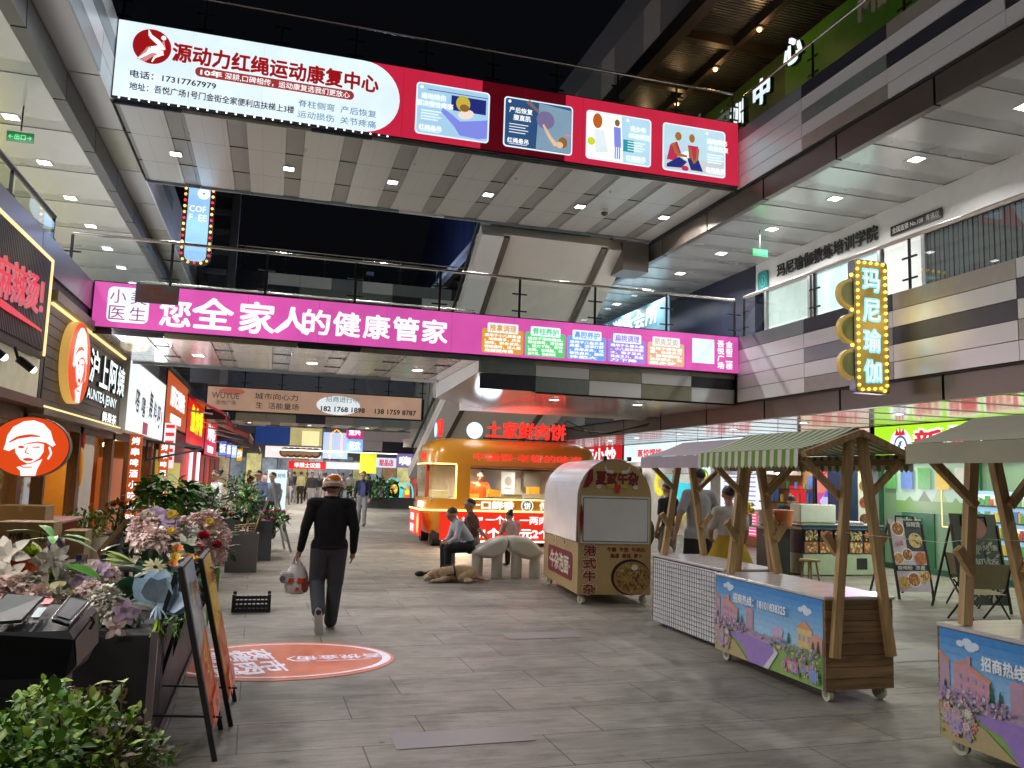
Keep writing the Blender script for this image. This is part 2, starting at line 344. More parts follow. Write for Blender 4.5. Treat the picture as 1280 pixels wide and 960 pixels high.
# ================================================================ footbridges (deck between the two galleries, y 16 to 20.4)
XL, XR = -3.22, 9.8
def bridge(label, z0, ztop, y0, y1, x0, x1, ml=SOF_L, md=SOF_D):
    t = thing('footbridge', label, 'footbridge', ((x0 + x1) / 2, (y0 + y1) / 2, z0))
    b = MB(); b.box((x0, y0 + .1, z0 + .08), (x1, y1 - .1, ztop - .02), CONC); b.build('deck', t)
    b = MB(); stripes(b, x0, x1, y0 + .12, y1 - .12, z0, 'x', 1.13, .36, ml, md, .25); 
    for yy in (y0 + 1.5, y0 + 3.0): b.box((x0, yy, z0 - .001), (x1, yy + .006, z0 + .02), SEAM)
    for i in range(int((x1 - x0) / .377)): b.box((x0 + i * .377, y0 + .12, z0 - .0006), (x0 + i * .377 + .004, y1 - .12, z0 + .01), mat('soffit_joint', (.2, .19, .18), .5))
    b.build('soffit', t); b = MB()
    for i in range(6): b.tube([(x0 + 1.2 + i * 2.3, y0 + 1.1, z0), (x0 + 1.2 + i * 2.3, y0 + 1.1, z0 - .05)], [.035, .012], white, 10)
    b.build('sprinkler', t)
    b = MB()
    for yy, fr in ((y0, FS(0, y0 + .06, 0)), (y1, F((0, y1 - .06, 0), (-1, 0, 0), (0, 0, 1)))):
        b.box((x0, min(yy, yy + .06 * (1 if yy == y0 else -1)) + .06, z0 + .01), (x1, yy + .1 if yy == y0 else yy - .02, ztop), SEAM)
    rr = random.Random(5); xs = [x0 + i * 1.19 for i in range(int((x1 - x0) / 1.19) + 1)] + [x1]
    fr = FS(0, y0 + .04, 0); mosaic(b, fr, xs, [z0 - .05, z0 + .3], lambda i, j: rr.choice([3, 5, 4, 1, 2]))
    fr = F((0, y1 - .04, 0), (-1, 0, 0), (0, 0, 1)); mosaic(b, fr, [-x for x in reversed(xs)], [z0 - .05, z0 + .4, ztop - .4, ztop], lambda i, j: rr.choice([0, 1, 2, 3, 5, 0]))
    b.build('fascia', t)
    return t
bridge('upper footbridge carrying the white and red clinic lightbox, striped soffit', 8.42, 9.98, 16.0, 20.4, XL, XR)
bridge('lower footbridge carrying the long pink lightbox', 4.1, 4.98, 16.0, 20.4, XL, XR, SOF_G, mat('soffit_glossy_grey', (.47, .46, .47), .2, .4))
for x in (-2.38, -.03, 2.29, 4.57, 6.91, 9.19): downlight(x, 18.35, 8.42, 'square white downlight in the striped soffit of the upper footbridge', 'downlights under the upper footbridge', 90, (1, .96, .9))
for x in (-1.62, .73, 3.07): downlight(x, 18.4, 4.1, 'flat downlight in the soffit of the lower footbridge above the left shops', 'downlights under the lower footbridge', 45, (1, .93, .82))
railing('clear glass railing on top of the white and red clinic lightbox', (-3.2, 16.12, 9.98), (9.8, 16.12, 9.98), .8, 9)
railing('clear glass railing behind the red and white clinic lightbox, far side of upper deck', (-3.2, 20.3, 9.98), (9.8, 20.3, 9.98), 1.05, 9)
railing('clear glass railing on top of the pink lightbox', (-3.7, 16.12, 4.98), (9.85, 16.12, 4.98), .9, 8)
railing('clear glass railing on the far side of the pink lightbox deck', (-3.2, 20.3, 4.98), (4.8, 20.3, 4.98), 1.0, 5)
# lower landing hung under the right part of the lower bridge
t = thing('stair_landing', 'lowered landing with glossy soffit and mosaic panels under the pink lightbox, above the food truck', 'landing', (6.9, 18.2, 3.46))
b = MB(); b.box((4.02, 16.2, 3.9), (9.78, 20.55, 4.07), CONC); b.build('slab', t)
b = MB(); xs = [3.95, 5.14, 6.33, 7.54, 8.73, 9.8]; pk = [[2, 5], [5, 0], [0, 4], [4, 0], [0, 2]]
pk2 = {0: (5, 2), 1: (0, 5), 2: (4, 0), 3: (0, 4), 4: (2, 0)}
mosaic(b, FS(0, 16.06, 0), xs, [3.5, 3.82, 4.12], lambda i, j: pk2[i][1 - j]); b.box((5.2, 16.075, 3.49), (9.8, 16.15, 4.09), SEAM); b.build('fascia', t)
b = MB()                                                       # soffit with a raised wedge at its left end
b.add([(3.95, 16.1, 3.84), (5.2, 16.1, 3.47), (5.2, 20.6, 3.47), (3.95, 20.6, 3.7)], [(0, 3, 2, 1)], SOF_G)
b.add([(5.2, 16.1, 3.47), (9.8, 16.1, 3.47), (9.8, 20.6, 3.47), (5.2, 20.6, 3.47)], [(0, 3, 2, 1)], SOF_G)
b.box((4.6, 20.6, 3.42), (9.8, 20.75, 3.62), white); b.add([(3.94, 16.1, 3.84), (3.94, 20.6, 3.7), (3.94, 20.6, 4.095), (3.94, 16.1, 4.095)], [(0, 1, 2, 3)], P_WHITE); b.build('soffit', t)
for x in (5.9, 7.9): downlight(x, 17.0, 3.465, 'flat downlight in the lowered landing soffit above the food truck', 'downlights under the landing', 16, (1, .9, .75), .12)
# escalators behind the bridges: inclined boxes with cream undersides
def escalator(label, xa, xb, y0, z0, y1, z1, th=.3):
    t = thing('escalator', label, 'escalator', (xa, y1, z1)); b = MB()
    u = Vector((0, y1 - y0, z1 - z0)); n = Vector((0, z1 - z0, -(y1 - y0))).normalized() * -th
    if n.z < 0: n = -n
    def prof(x): return [Vector((x, y0, z0)), Vector((x, y1, z1)), Vector((x, y1, z1)) + n, Vector((x, y0, z0)) + n]
    A, B = prof(xa), prof(xb); b.add(A + B, [(0, 1, 2, 3), (7, 6, 5, 4), (0, 4, 5, 1), (3, 2, 6, 7), (0, 3, 7, 4), (1, 5, 6, 2)], CREAM); b.build('truss_cladding', t)
    fr = F((xa, y0, z0), (1, 0, 0), -u); L_ = u.length; w = xb - xa
    b = MB(); b.fbox(fr, .62, -L_ + .1, .78, -.05, -.02, .07, BEAM); b.fbox(fr, w - .75, -L_ + .1, w - .6, -.05, -.02, .07, BEAM)
    b.fbox(fr, .0, -L_, .6, 0, -.04, .10, P_WHITE); b.fbox(fr, w - .58, -L_, w, 0, -.04, .12, CREAM); b.build('edge_trim', t)
    for x in (xa + .1, xb - .1): b = MB(); b.tube([Vector((x, y0, z0 + 1.1)), Vector((x, y1, z1 + 1.1))], .05, black); b.build('handrail', t)
escalator('cream clad escalator rising to the upper footbridge behind the pink lightbox', 5.0, 9.2, 20.6, 8.2, 26.6, 4.35)
escalator('cream clad escalator coming down to the street behind the food truck', 5.0, 9.0, 22.0, 5.1, 31, 1.7)
b = MB(); b.box((9.0, 20.45, 7.55), (9.78, 21.3, 8.35), BEAM); b.build('ceiling_duct', label='boxed brown duct under the far right corner of the upper footbridge', cat='duct')
# ================================================================ right arcade
ra = thing('shopping_arcade', 'right hand arcade with mosaic gallery fascias and shops beneath', 'building', (11.5, 40, 0))
ys = [15.92 - 2.385 * i for i in range(10)] + [-9]
def segs(a, b, st): 
    n = max(1, round((b - a) / st)); return [a + (b - a) * i / n for i in range(n + 1)]
low = {0: (0, 0, 0, 0, 1), 1: (3, 0, 1, 0, 2), 2: (0, 0, 2, 0, 3), 3: (0, 3, 0, 2, 0)}
upp = {0: (0, 0, 0, 0, 1), 1: (3, 0, 5, 0, 2), 2: (0, 0, 2, 0, 3), 3: (0, 2, 0, 3, 0)}
rr = random.Random(3)
b = MB(); frr = FR(9.83, 0, 0); xs = [-15.92 + 2.385 * i for i in range(11)]
mosaic(b, frr, xs, [3.53 + .29 * k for k in range(6)], lambda i, j: low[i][j] if i in low else rr.choice([0, 0, 1, 2, 3]))
mosaic(b, frr, xs, [8.4 + .275 * k for k in range(6)], lambda i, j: upp[i][j] if i in upp else rr.choice([0, 0, 1, 2, 3]))
xs2 = [-80 + 2.385 * i for i in range(25)] + [-20.4]
for zz in (3.53, 8.4): mosaic(b, frr, xs2, [zz + .48 * k for k in range(4)], lambda i, j: rr.choice([0, 0, 1, 2, 3, 5]))
b.box((9.85, -9, 3.5), (10.0, 80, 4.96), SEAM); b.box((9.85, -9, 8.37), (10.0, 80, 9.74), SEAM); b.build('fascia', ra)
for zz, zt in ((3.12, 3.5), (7.9, 8.38)):
    b = MB()
    for yy in segs(-9, 80, 2.385):
        if yy < 80: b.box((9.9, yy + .006, zz), (10.05, min(yy + 2.36, 80), zt), BEAM)
    b.build('edge_beam', ra)
b = MB(); stripes(b, 10.05, 13.35, -9, 80, 3.16, 'y', 1.17, .3, SOF_G, SOF_G, .2); b.build('soffit', ra)
b = MB(); stripes(b, 10.05, 12.85, -24, 80, 7.93, 'y', 1.17, .36, SOF_B, SOF_B2, .2); b.build('upper_soffit', ra)
b = MB(); b.box((10.0, -9, 3.24), (16, 80, 4.96), CONC); b.box((10.0, -9, 8.0), (16, 80, 9.7), CONC); b.build('gallery_floor', ra)
wallw = mat('white_render', (.72, .72, .73), .55, var=.05); dkw = mat('navy_wall', (.02, .022, .05), .5)
b = MB(); b.box((12.85, -9, 7.15), (13.1, 19.9, 7.93), wallw); b.box((12.85, 19.95, 4.96), (13.1, 27, 7.93), dkw); b.box((12.9, 27, 4.96), (13.1, 80, 7.93), P_GREY)
b.box((13.5, -9, 0), (13.7, 80, 3.16), mat('shop_wall_grey', (.25, .26, .27), .6)); b.box((14.5, -9, 9.7), (14.7, 80, 16), P_NAVY); b.build('wall', ra)
b = MB()
for y0, y1, z1 in ((13.9, 24, 15.9), (13.9, 24, 17.9)):
    pass
pst = mat('parapet_dark', (.28, .26, .27), .6); psl = mat('parapet_light', (.5, .45, .42), .6)
for i, y in enumerate(segs(12.5, 60, 1.1)): b.box((9.95, y, 12.35), (10.15, y + 1.1, 15.9), psl if i % 3 == 1 else pst)
b.box((10.6, 12.5, 15.9), (10.8, 75, 18.0), mat('roof_dark', (.2, .19, .21), .7)); b.build('parapet', ra)
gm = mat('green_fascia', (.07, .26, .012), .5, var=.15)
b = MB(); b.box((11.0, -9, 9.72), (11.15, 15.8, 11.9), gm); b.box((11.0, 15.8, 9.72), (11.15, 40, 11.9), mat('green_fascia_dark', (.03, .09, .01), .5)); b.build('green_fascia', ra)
for i in range(-8, 12): downlight(11.32, 12.17 + 2.335 * (i - 5), 7.93, 'square white downlight in the striped gallery ceiling above the yoga windows', 'downlights above the yoga gallery', (95 if i > 6 else 55) if i > 1 else 45, (1, .96, .91), .16)
for i in range(11): downlight(11.4, 18.71 + 2.335 * 1.25 * (i - 8), 3.16, 'slim downlight in the glossy ceiling in front of the right shops', 'downlights in front of the right shops', 18, (.92, .97, 1), .1, 4)
for y in (27, 34, 41, 50): downlight(11.5, y, 3.16, 'slim downlight in the glossy ceiling far down the right shops', 'far downlights of the right shops', 30, (.95, .97, 1), .1, 4)
# glass balustrade with white pipe rail along the right gallery, windows behind
railing('clear glass railing with pale round rail in front of the yoga windows', (9.9, 15.8, 4.98), (9.9, -4, 4.98), .9, 8, hand=mat('pale_rail', (.6, .58, .55), .35, .4), r=.035)
railing('clear glass railing along the right gallery beyond the bridges', (9.9, 60, 4.98), (9.9, 20.5, 4.98), .9, 16, group='far gallery railings')
railing('dark glass railing along the top right gallery, under the brown canopy', (9.92, 15.8, 9.76), (9.92, -4, 9.76), .85, 8)
def window_bay(label, y0, y1, m, curtain=None, z0=4.99, z1=7.12):
    t = thing('gallery_window', label, 'window', (12.8, (y0 + y1) / 2, z0)); b = MB(); fr = FR(12.84, 0, 0)
    b.fbox(fr, -y1, z0, -y0, z1, .0, .01, m); b.build('pane', t)
    b = MB(); w = mat('window_frame_grey', (.25, .25, .26), .35, .6)
    for y in (y0, y1): b.fbox(fr, -y - .05, z0, -y + .05, z1, .012, .09, w)
    b.fbox(fr, -y1, z1 - .08, -y0, z1, .012, .08, w); b.fbox(fr, -y1, z0, -y0, z0 + .1, .012, .08, w); b.build('frame', t)
    if curtain:
        b = MB(); n = int((y1 - y0) / .12)
        for i in range(n): b.fbox(fr, -y1 + i * .12 + .05, z0 + .1, -y1 + i * .12 + .14, z1 - .08, .014, .03 + .012 * (i % 2), curtain)
        b.build('curtain', t)
lit = em('window_lit_mint', (.62, .85, .78), .8, .25, .8); lit2 = em('window_lit_white', (.6, .85, .8), .75, .4, 1.2); dimw = em('window_dim', (.05, .06, .06), .5, .5, 1)
cur = mat('grey_green_curtain', (.035, .04, .04), .8)
window_bay('lit mint window left of the neon yoga sign', 17.4, 19.3, em('window_pale', (.5, .6, .57), .5, .2, .8)); window_bay('bright lit window with door handles behind the neon yoga sign', 14.9, 17.2, lit2)
window_bay('dark curtained window right of the neon yoga sign', 10.9, 13.6, dimw, cur); window_bay('dark curtained window at the right edge of the yoga studio', 7.5, 10.7, dimw, cur)
b = MB(); b.fbox(FR(12.84, 0, 0), -14.8, 4.99, -13.7, 7.1, .002, .02, wallw); b.build('wall_pier', label='white wall pier between the yoga windows', cat='wall')
# brown steel canopy over the top gallery
t = thing('steel_canopy', 'brown steel canopy with corrugated panels at the top right', 'canopy', (9.9, 18, 11.9)); br_ = mat('brown_steel', (.06, .04, .03), .45, .3)
b = MB()
for x, w_, h in ((8.3, .28, .4), (9.86, .16, .22), (11.35, .25, .35)): b.box((x - w_ / 2, 4, 12 - h / 2), (x + w_ / 2, 45, 12 + h / 2), br_)
for i in range(18): y = 4.6 + 2.3 * i; b.box((8.3, y - .09, 11.9), (11.35, y + .09, 12.1), br_)
b.build('frame', t)
b = MB(); cg = mat('corrugated_panel', (.13, .13, .12), .4, .4)
for i in range(430): y = 4 + i * .095; b.box((8.35, y, 12.13), (11.3, y + .055, 12.16), cg)
b.box((8.35, 4, 12.17), (11.3, 45, 12.2), SEAM); b.build('roof_sheet', t)
amber = em('amber_bulb', (1, .55, .18), 7)
for y in (10.6, 15.1, 17.0, 19.0, 21.0):
    b = MB(); b.ball((9.86, y, 11.84), .055, amber); b.tube([(9.86, y, 11.95), (9.86, y, 11.85)], .11, br_)
    o = b.build('spotlight', label='small amber spotlight under the brown steel canopy', cat='spotlight', group='amber canopy spotlights', origin=(9.86, y, 11.9)); lamp(o, (9.86, y, 11.6), 9, .1, (1, .62, .28), 'POINT')
# far upper roof block lit blue by an added lamp
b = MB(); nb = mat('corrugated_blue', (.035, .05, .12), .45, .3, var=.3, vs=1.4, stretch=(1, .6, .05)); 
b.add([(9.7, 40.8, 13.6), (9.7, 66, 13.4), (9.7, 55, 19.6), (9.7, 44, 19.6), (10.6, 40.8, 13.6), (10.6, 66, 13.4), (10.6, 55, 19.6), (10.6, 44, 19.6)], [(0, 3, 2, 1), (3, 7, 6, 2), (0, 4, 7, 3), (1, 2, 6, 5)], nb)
b.build('roof_block', label='dark blue corrugated roof block seen between the footbridges', cat='building')
fl_ = thing('added_blue_lamp', 'added bluish fill lamp beyond the upper footbridge', 'added_blue_lamp', (4.5, 44, 12.4)); b = MB(); b.box((4.3, 43.9, 12.4), (4.7, 44.1, 12.6), black); b.bar((4.5, 44, 9.9), (4.5, 44, 12.4), .06, .06, black); b.build('housing', fl_); lamp(fl_, (4.7, 44, 13), 420, .5, (.45, .6, 1), 'POINT')  # blue fill lamp added to brighten the roof block
b = MB(); b.box((8.8, 34, 12.8), (12, 66, 13.3), CREAM); b.box((8.9, 34, 12.3), (12, 66, 12.75), SEAM)
for i in range(8): b.box((9.0, 36 + i * 3, 11.9), (12, 36.25 + i * 3, 12.2), P_WHITE)
b.build('roof_canopy', label='pale roof canopy edge with trusses beyond the escalator', cat='canopy')
# ================================================================ left arcade
la = thing('shopping_arcade', 'left hand arcade with mauve gallery fascia above a row of shop signs', 'building', (-6, 40, 0))
MAUVE = mat('mauve_panel', (.3, .25, .27), .3, .35, var=.08, vs=1.2)
b = MB(); frl = FL(-3.27, 0, 0)
xs = [-9 + 2.39 * i for i in range(11)] + [15.98]
mosaic(b, frl, xs, [4.45, 4.96], lambda i, j: 0)
b.ml[:] = [MAUVE if m_ is P_WHITE else m_ for m_ in b.ml]
mosaic(b, frl, xs, [8.43, 8.8, 9.2, 9.55, 9.95], lambda i, j: rr.choice([0, 0, 1]))
xs3 = [20.45 + 2.39 * i for i in range(26)]
mosaic(b, frl, xs3, [8.43, 8.8, 9.2, 9.55, 9.95], lambda i, j: rr.choice([0, 0, 1])); mosaic(b, frl, xs3, [4.1, 4.55, 4.96], lambda i, j: rr.choice([3, 2, 2, 5, 1]))
b.box((-3.45, -9, 4.1), (-3.28, 80, 4.94), SEAM); b.box((-3.45, -9, 8.44), (-3.28, 80, 9.93), SEAM); b.build('fascia', la)
b = MB()
for yy in segs(-9, 80, 2.385):
    if yy < 80: b.add([(-3.97, yy + .006, 7.9), (-3.75, yy + .006, 7.9), (-3.78, yy + .006, 8.42), (-3.97, yy + 2.37, 7.9), (-3.75, yy + 2.37, 7.9), (-3.78, yy + 2.37, 8.42)], [(0, 3, 4, 1), (1, 4, 5, 2), (0, 1, 2), (3, 5, 4)], mat('beam_cladding_grey', (.075, .07, .068), .42, .4, var=.15))
b.build('edge_beam', la)
b = MB()
for i, yy in enumerate(segs(-9, 80, 2.385)):
    if yy < 80: b.box((-3.77, yy + .008, 8.43), (-3.27, yy + 2.37, 8.5), P_OLIVE if i % 9 == 5 or i % 13 == 11 else SOF_L)
b.build('edge_soffit', la)
b = MB(); stripes(b, -7.5, -3.97, -24, 80, 7.92, 'y', 2.3, .5, SOF_B, SOF_B2, .5); b.build('upper_soffit', la)
b = MB(); b.box((-9, -24, 4.16), (-3.45, 80, 4.94), CONC); b.box((-9, -9, 8.52), (-3.45, 80, 9.9), CONC); b.build('gallery_floor', la)
b = MB(); b.box((-7.8, -9, 4.95), (-7.5, 80, 7.92), mat('upper_wall_warm', (.55, .5, .36), .6)); b.box((-7.8, -9, 0), (-7.5, 80, 4.2), mat('back_wall', (.2, .14, .1), .7))
b.box((-4.6, -9, 9.95), (-4.4, 34, 15), P_NAVY); b.build('wall', la)
ye = em('yellow_lit_shop', (.95, .9, .08), .9, .3, 1)
b = MB(); b.box((-7.4, 18.5, 4.96), (-7.3, 23.5, 7.6), ye); b.build('shop_window', label='glowing yellow shop window upstairs behind the left end of the pink lightbox', cat='shop window')
for i in range(-9, 14): downlight(-4.9, 16.18 + 2.3 * (i - 5), 7.92, 'square downlight in the pale gallery ceiling at the upper left', 'downlights of the upper left gallery', (64 if i < 8 else 90) if i > 0 else 45, (.95, .97, 1), .17)
lsg = em('lit_sign_blue_white', (.6, .85, 1), 1.3, .3, 2)
t = thing('shop_sign', 'glowing blue white shop sign upstairs beyond the pink lightbox', 'shop sign', (11.7, 31, 5.0)); b = MB(); b.fbox(FR(11.75, 0, 0), -40, 5.0, -23.0, 7.6, 0, .05, em('blue_glass_shop', (.12, .25, .34), .6, .4, .4)); b.build('shop_glass', t); b = MB(); b.text(FR(11.68, 0, 0), '健身游泳会所', -26.5, 7.2, .6, lsg, 5.5, .0, .03); b.build('lettering', t); lamp(t, (10.8, 27, 7.0), 90, 2, (.7, .88, 1))
b = MB(); b.fbox(FR(12.93, 0, 0), -25.5, 4.99, -22.6, 6.9, .0, .03, em('dim_steel_door', (.2, .22, .22), .3, .3)); b.text(FR(12.93, 0, 0), '肉  烤肉店', -23.6, 7.2, .4, T_GREYL, 2.6, .04, .02); b.build('shop', label='dim upstairs shop with grey letters at the right end of the pink lightbox', cat='shop')
t = railing('black framed glass railing along the upper left gallery', (-3.85, -6, 4.96), (-3.85, 15.4, 4.96), .98, 9, hand=black, post=black, r=.045)
# louvred dark facade beyond the upper bridge, left
b = MB(); b.box((-3.2, 33.5, 5), (-1.9, 34.0, 17), mat('louvre_dark', (.03, .033, .045), .5))
for i in range(14): b.box((-3.2, 33.3, 6.1 + i * .8), (-2.15, 33.5, 6.3 + i * .8), mat('louvre_slat', (.12, .13, .16), .4, .4))
b.box((-2.1, 33.2, 5), (-1.8, 33.5, 17), mat('louvre_post', (.1, .1, .12), .4, .4)); b.build('louvred_facade', label='dark louvred facade beside the coffee lightbox', cat='building')
# far footbridges (y 35)
b = bridge('far lower footbridge carrying the tan advertising screen', 3.75, 5.0, 35, 38.5, -2.7, 6.2)
t = thing('footbridge', 'far upper footbridge with dark and grey mosaic panels', 'footbridge', (2, 36.5, 8.4)); b = MB(); b.box((-3.2, 35.1, 8.4), (9.8, 38.5, 9.9), CONC); b.build('deck', t)
b = MB(); mosaic(b, FS(0, 35.05, 0), [-3.2 + 1.3 * i for i in range(11)], [8.4, 8.95, 9.45, 9.95], lambda i, j: rr.choice([0, 5, 2, 2, 1, 5])); b.build('fascia', t)
railing('glass railing on the far upper footbridge', (-3.2, 35.1, 9.95), (9.8, 35.1, 9.95), 1.05, 8); railing('glass railing above the tan advertising screen', (-2.7, 35.0, 5.02), (6.1, 35.0, 5.02), 1.05, 6)
t = thing('cream_pier', 'fluted cream pier at the right end of the tan advertising screen', 'pier', (6.6, 36, 0)); b = MB()
for i in range(4): b.prism(FS(0, 35.2, 0), [(5.75 + .27 * i, 3.3), (6.0 + .27 * i, 3.3), (6.15 + .3 * i, 6), (5.9 + .3 * i, 6)], .0, -.5, CREAM)
b.build('shaft', t); b = MB(); b.box((5.6, 34.8, 2.95), (8.2, 36.5, 3.3), CREAM); b.build('base', t)
for x in (-1, 1.5, 4): downlight(x, 36.8, 3.75, 'small downlight under the tan advertising screen bridge', 'downlights under the far footbridge', 90, (1, .95, .85), .1, 5)
b = MB(); mosaic(b, FS(0, 50, 0), [4.5 + 1.9 * i for i in range(8)], [3.1, 3.7, 4.3, 4.9], lambda i, j: rr.choice([0, 0, 1, 2])); b.box((4.5, 50.05, 3.05), (19, 52, 4.9), SEAM)
b.add([(3.6, 45, 5.2), (8.6, 45, 3.9), (8.6, 50, 3.9), (3.6, 50, 5.2)], [(0, 3, 2, 1)], P_WHITE); b.build('far_gallery', label='far mosaic gallery with a slanted white soffit beside the cream pier', cat='building')

# ================================================================ signs
E_WHITE = em('lightbox_white', (.78, .93, 1.0), 1.0, .13, .8); E_RED = em('lightbox_red', (.62, .02, .06), .85, .06); E_RED_OFF = em('lightbox_red_unlit', (.16, .004, .012), .5, .2)
T_RED = em('print_red', (.55, .012, .015), .55); T_DARK = em('print_purple_black', (.06, .012, .06), .4); T_WHITE = em('print_lit_white', (1, 1, 1), 1.05, .02); T_BLUE = em('print_slate', (.22, .36, .5), .7)
T_PILL = em('print_brick_red', (.5, .06, .06), .6); T_PALE = em('print_pale_pink', (.85, .35, .35), .7)
FRAME = mat('sign_frame', (.03, .03, .035), .4, .4)
def E(n, c, s=.9): return em('sign_' + n, c, s, .05)
def bubbles(b, fr, x0, y0, x1, y1, n, pal, rmin, rmax, d, seed, asp=1.):
    q = random.Random(seed)
    for i in range(n):
        r = q.uniform(rmin, rmax); x = q.uniform(x0 + r, max(x0 + r, x1 - r)); y = q.uniform(y0 + r * .8, max(y0 + r * .8, y1 - r * .8))
        b.ell(fr, x, y, r, r * q.uniform(.6, 1) * asp, q.choice(pal), d + i * .00025, 9, rot=q.uniform(0, 3))
# ---- upper clinic lightbox
t = thing('shop_sign', 'long white and red clinic lightbox on the upper footbridge', 'shop sign', (3.3, 15.95, 8.45))
fr = FS(0, 15.88, 0)
b = MB(); b.box((-3.24, 15.89, 8.44), (9.83, 16.05, 9.97), FRAME); b.build('casing', t)
b = MB(); b.rect(fr, -3.22, 8.47, 3.75, 9.95, E_RED, 0); b.rect(fr, 3.75, 8.47, 5.6, 9.95, E_RED_OFF, 0); b.rect(fr, 5.6, 8.47, 9.8, 9.95, E_RED, 0)
b.poly(fr, [(-3.22, 8.47)] + [(1.3 + .74 * math.cos(R(a)), 9.21 + .74 * math.sin(R(a))) for a in range(-90, 91, 10)] + [(-3.22, 9.95)], E_WHITE, .004)
[b.rect(fr, -3.22 + 1.3 * k, 8.48, -3.215 + 1.3 * k, 9.94, em('seam_white', (.55, .68, .75), .8), .0055) for k in range(1, 4)]; [b.rect(fr, 2.1 + 1.3 * k, 8.48, 2.106 + 1.3 * k, 9.94, em('seam_red', (.4, .01, .04), .6), .003) for k in range(6)]
b.ell(fr, -2.62, 9.52, .335, .34, T_RED, .008, 32)
b.poly(fr, [(-2.86, 9.24), (-2.7, 9.5), (-2.52, 9.55), (-2.42, 9.68), (-2.38, 9.5), (-2.5, 9.4), (-2.62, 9.3), (-2.72, 9.2)], T_PALE, .011)
b.line(fr, [(-2.7, 9.84, .01), (-2.66, 9.72, .07), (-2.52, 9.62, .09), (-2.4, 9.5, .04)], .05, T_WHITE, .014); b.ell(fr, -2.43, 9.72, .045, .045, T_WHITE, .016, 12)
b.line(fr, [(-2.45, 9.53, .1), (-2.62, 9.46, .12), (-2.68, 9.38, .06), (-2.83, 9.25, .03)], .05, T_WHITE, .0142); b.line(fr, [(-2.6, 9.45, .1), (-2.42, 9.42, .07), (-2.56, 9.32, .04), (-2.6, 9.22, .02)], .05, T_WHITE, .0144)
b.text(fr, '源动力红绳运动康复中心', -.33, 9.49, .36, T_RED, 3.85, .009, .035)
b.rrect(fr, -1.84, 9.08, 1.13, 9.27, .09, T_PILL, .008); b.text(fr, '10年', -1.55, 9.175, .12, T_WHITE, .38, .012, .03); b.text(fr, '深耕,口碑相传，运动康复选我们更放心', -.13, 9.172, .135, T_WHITE, 2.35, .012, .008)
b.text(fr, '电话：17317767979', -2.2, 8.94, .145, T_DARK, 1.5, .009, .02); b.text(fr, '地址：吾悦广场1号门金街全家便利店扶梯上3楼', -1.47, 8.70, .15, T_DARK, 2.95, .009, .018)
b.text(fr, '脊柱侧弯  产后恢复', .83, 8.86, .15, T_BLUE, 1.52, .009, .012); b.text(fr, '运动损伤  关节疼痛', .83, 8.64, .15, T_BLUE, 1.52, .009, .012)
def card(x0, x1, base, title, tx):
    b.rrect(fr, x0, 8.6, x1, 9.7, .08, E_WHITE, .004); b.rrect(fr, x0 + .03, 8.63, x1 - .03, 9.67, .06, base, .007)
    b.ell(fr, tx - .2, 9.6, .035, .035, T_WHITE, .01, 10); b.text(fr, title[0], tx + .05, 9.42, .12, T_WHITE, None, .02, .02); b.text(fr, title[1], tx + .08, 9.26, .12, T_WHITE, None, .02, .02)
    for k in range(4): b.rect(fr, tx - .2, 9.1 - k * .06, tx + .22 - .06 * (k % 2), 9.115 - k * .06, T_WHITE, .02)
    b.text(fr, '红绳悬吊', tx, 8.75, .11, T_WHITE, None, .02, .02); b.rect(fr, tx - .2, 8.67, tx + .2, 8.68, T_WHITE, .02)
card(2.37, 3.92, E('sky', (.42, .68, .9)), ('运动损伤', '解决慢性疼痛'), 2.68)
b.rect(fr, 3.1, 9.2, 3.84, 9.52, E('ink', (.02, .03, .2)), .012); b.rect(fr, 2.6, 9.56, 3.88, 9.575, E('ink', (.02, .03, .2)), .011)
sh = E('periwinkle', (.24, .28, .85)); b.poly(fr, [(2.92, 9.22), (3.1, 9.12), (3.3, 8.98), (3.72, 9.06), (3.88, 9.1), (3.88, 8.7), (3.7, 8.66), (3.3, 8.68), (3.18, 8.85), (2.98, 9.05), (2.9, 9.12)], sh, .014)
sk = E('skin', (.85, .55, .35)); b.ell(fr, 3.42, 9.15, .17, .1, E('skin_light', (.95, .8, .7)), .016, 14, rot=.3); b.ell(fr, 3.35, 9.37, .15, .17, E('blond', (.62, .5, .06)), .018); b.ell(fr, 3.38, 9.28, .1, .08, E('brown', (.3, .14, .03)), .019)
card(4.23, 5.77, E('deep_blue', (.03, .09, .22)), ('产后恢复', '腹直肌'), 4.55)
b.poly(fr, [(4.95, 8.64), (5.73, 8.64), (5.73, 9.6), (5.0, 9.66)], E('steel_blue', (.3, .46, .62), .7), .009); b.ell(fr, 5.15, 9.3, .2, .2, E('ball', (.3, .25, .5), .6), .012)
b.line(fr, [(4.75, 9.66, .1), (5.0, 9.45, .05)], .08, E('dim_skin', (.25, .14, .12)), .013); b.line(fr, [(5.1, 9.2, .05), (5.25, 8.95, .07), (5.4, 8.78, .1)], .06, sk, .014); b.ell(fr, 5.55, 8.86, .1, .12, E('brown', (.3, .14, .03)), .015); b.ell(fr, 5.48, 8.8, .08, .07, sk, .016); b.rect(fr, 5.6, 9.02, 5.73, 9.06, T_PALE, .013)
card(6.08, 7.62, E('pale_sky', (.5, .78, .95)), ('青少年', '体态矫正'), 7.25)
b.poly(fr, [(6.12, 8.64), (6.95, 8.64), (6.9, 9.66), (6.12, 9.66)], T_WHITE, .009); b.ell(fr, 6.34, 9.48, .11, .17, E('rust', (.55, .12, .02)), .012); b.poly(fr, [(6.25, 9.3), (6.5, 9.28), (6.6, 8.8), (6.3, 8.75)], E('coat', (.85, .95, 1)), .011)
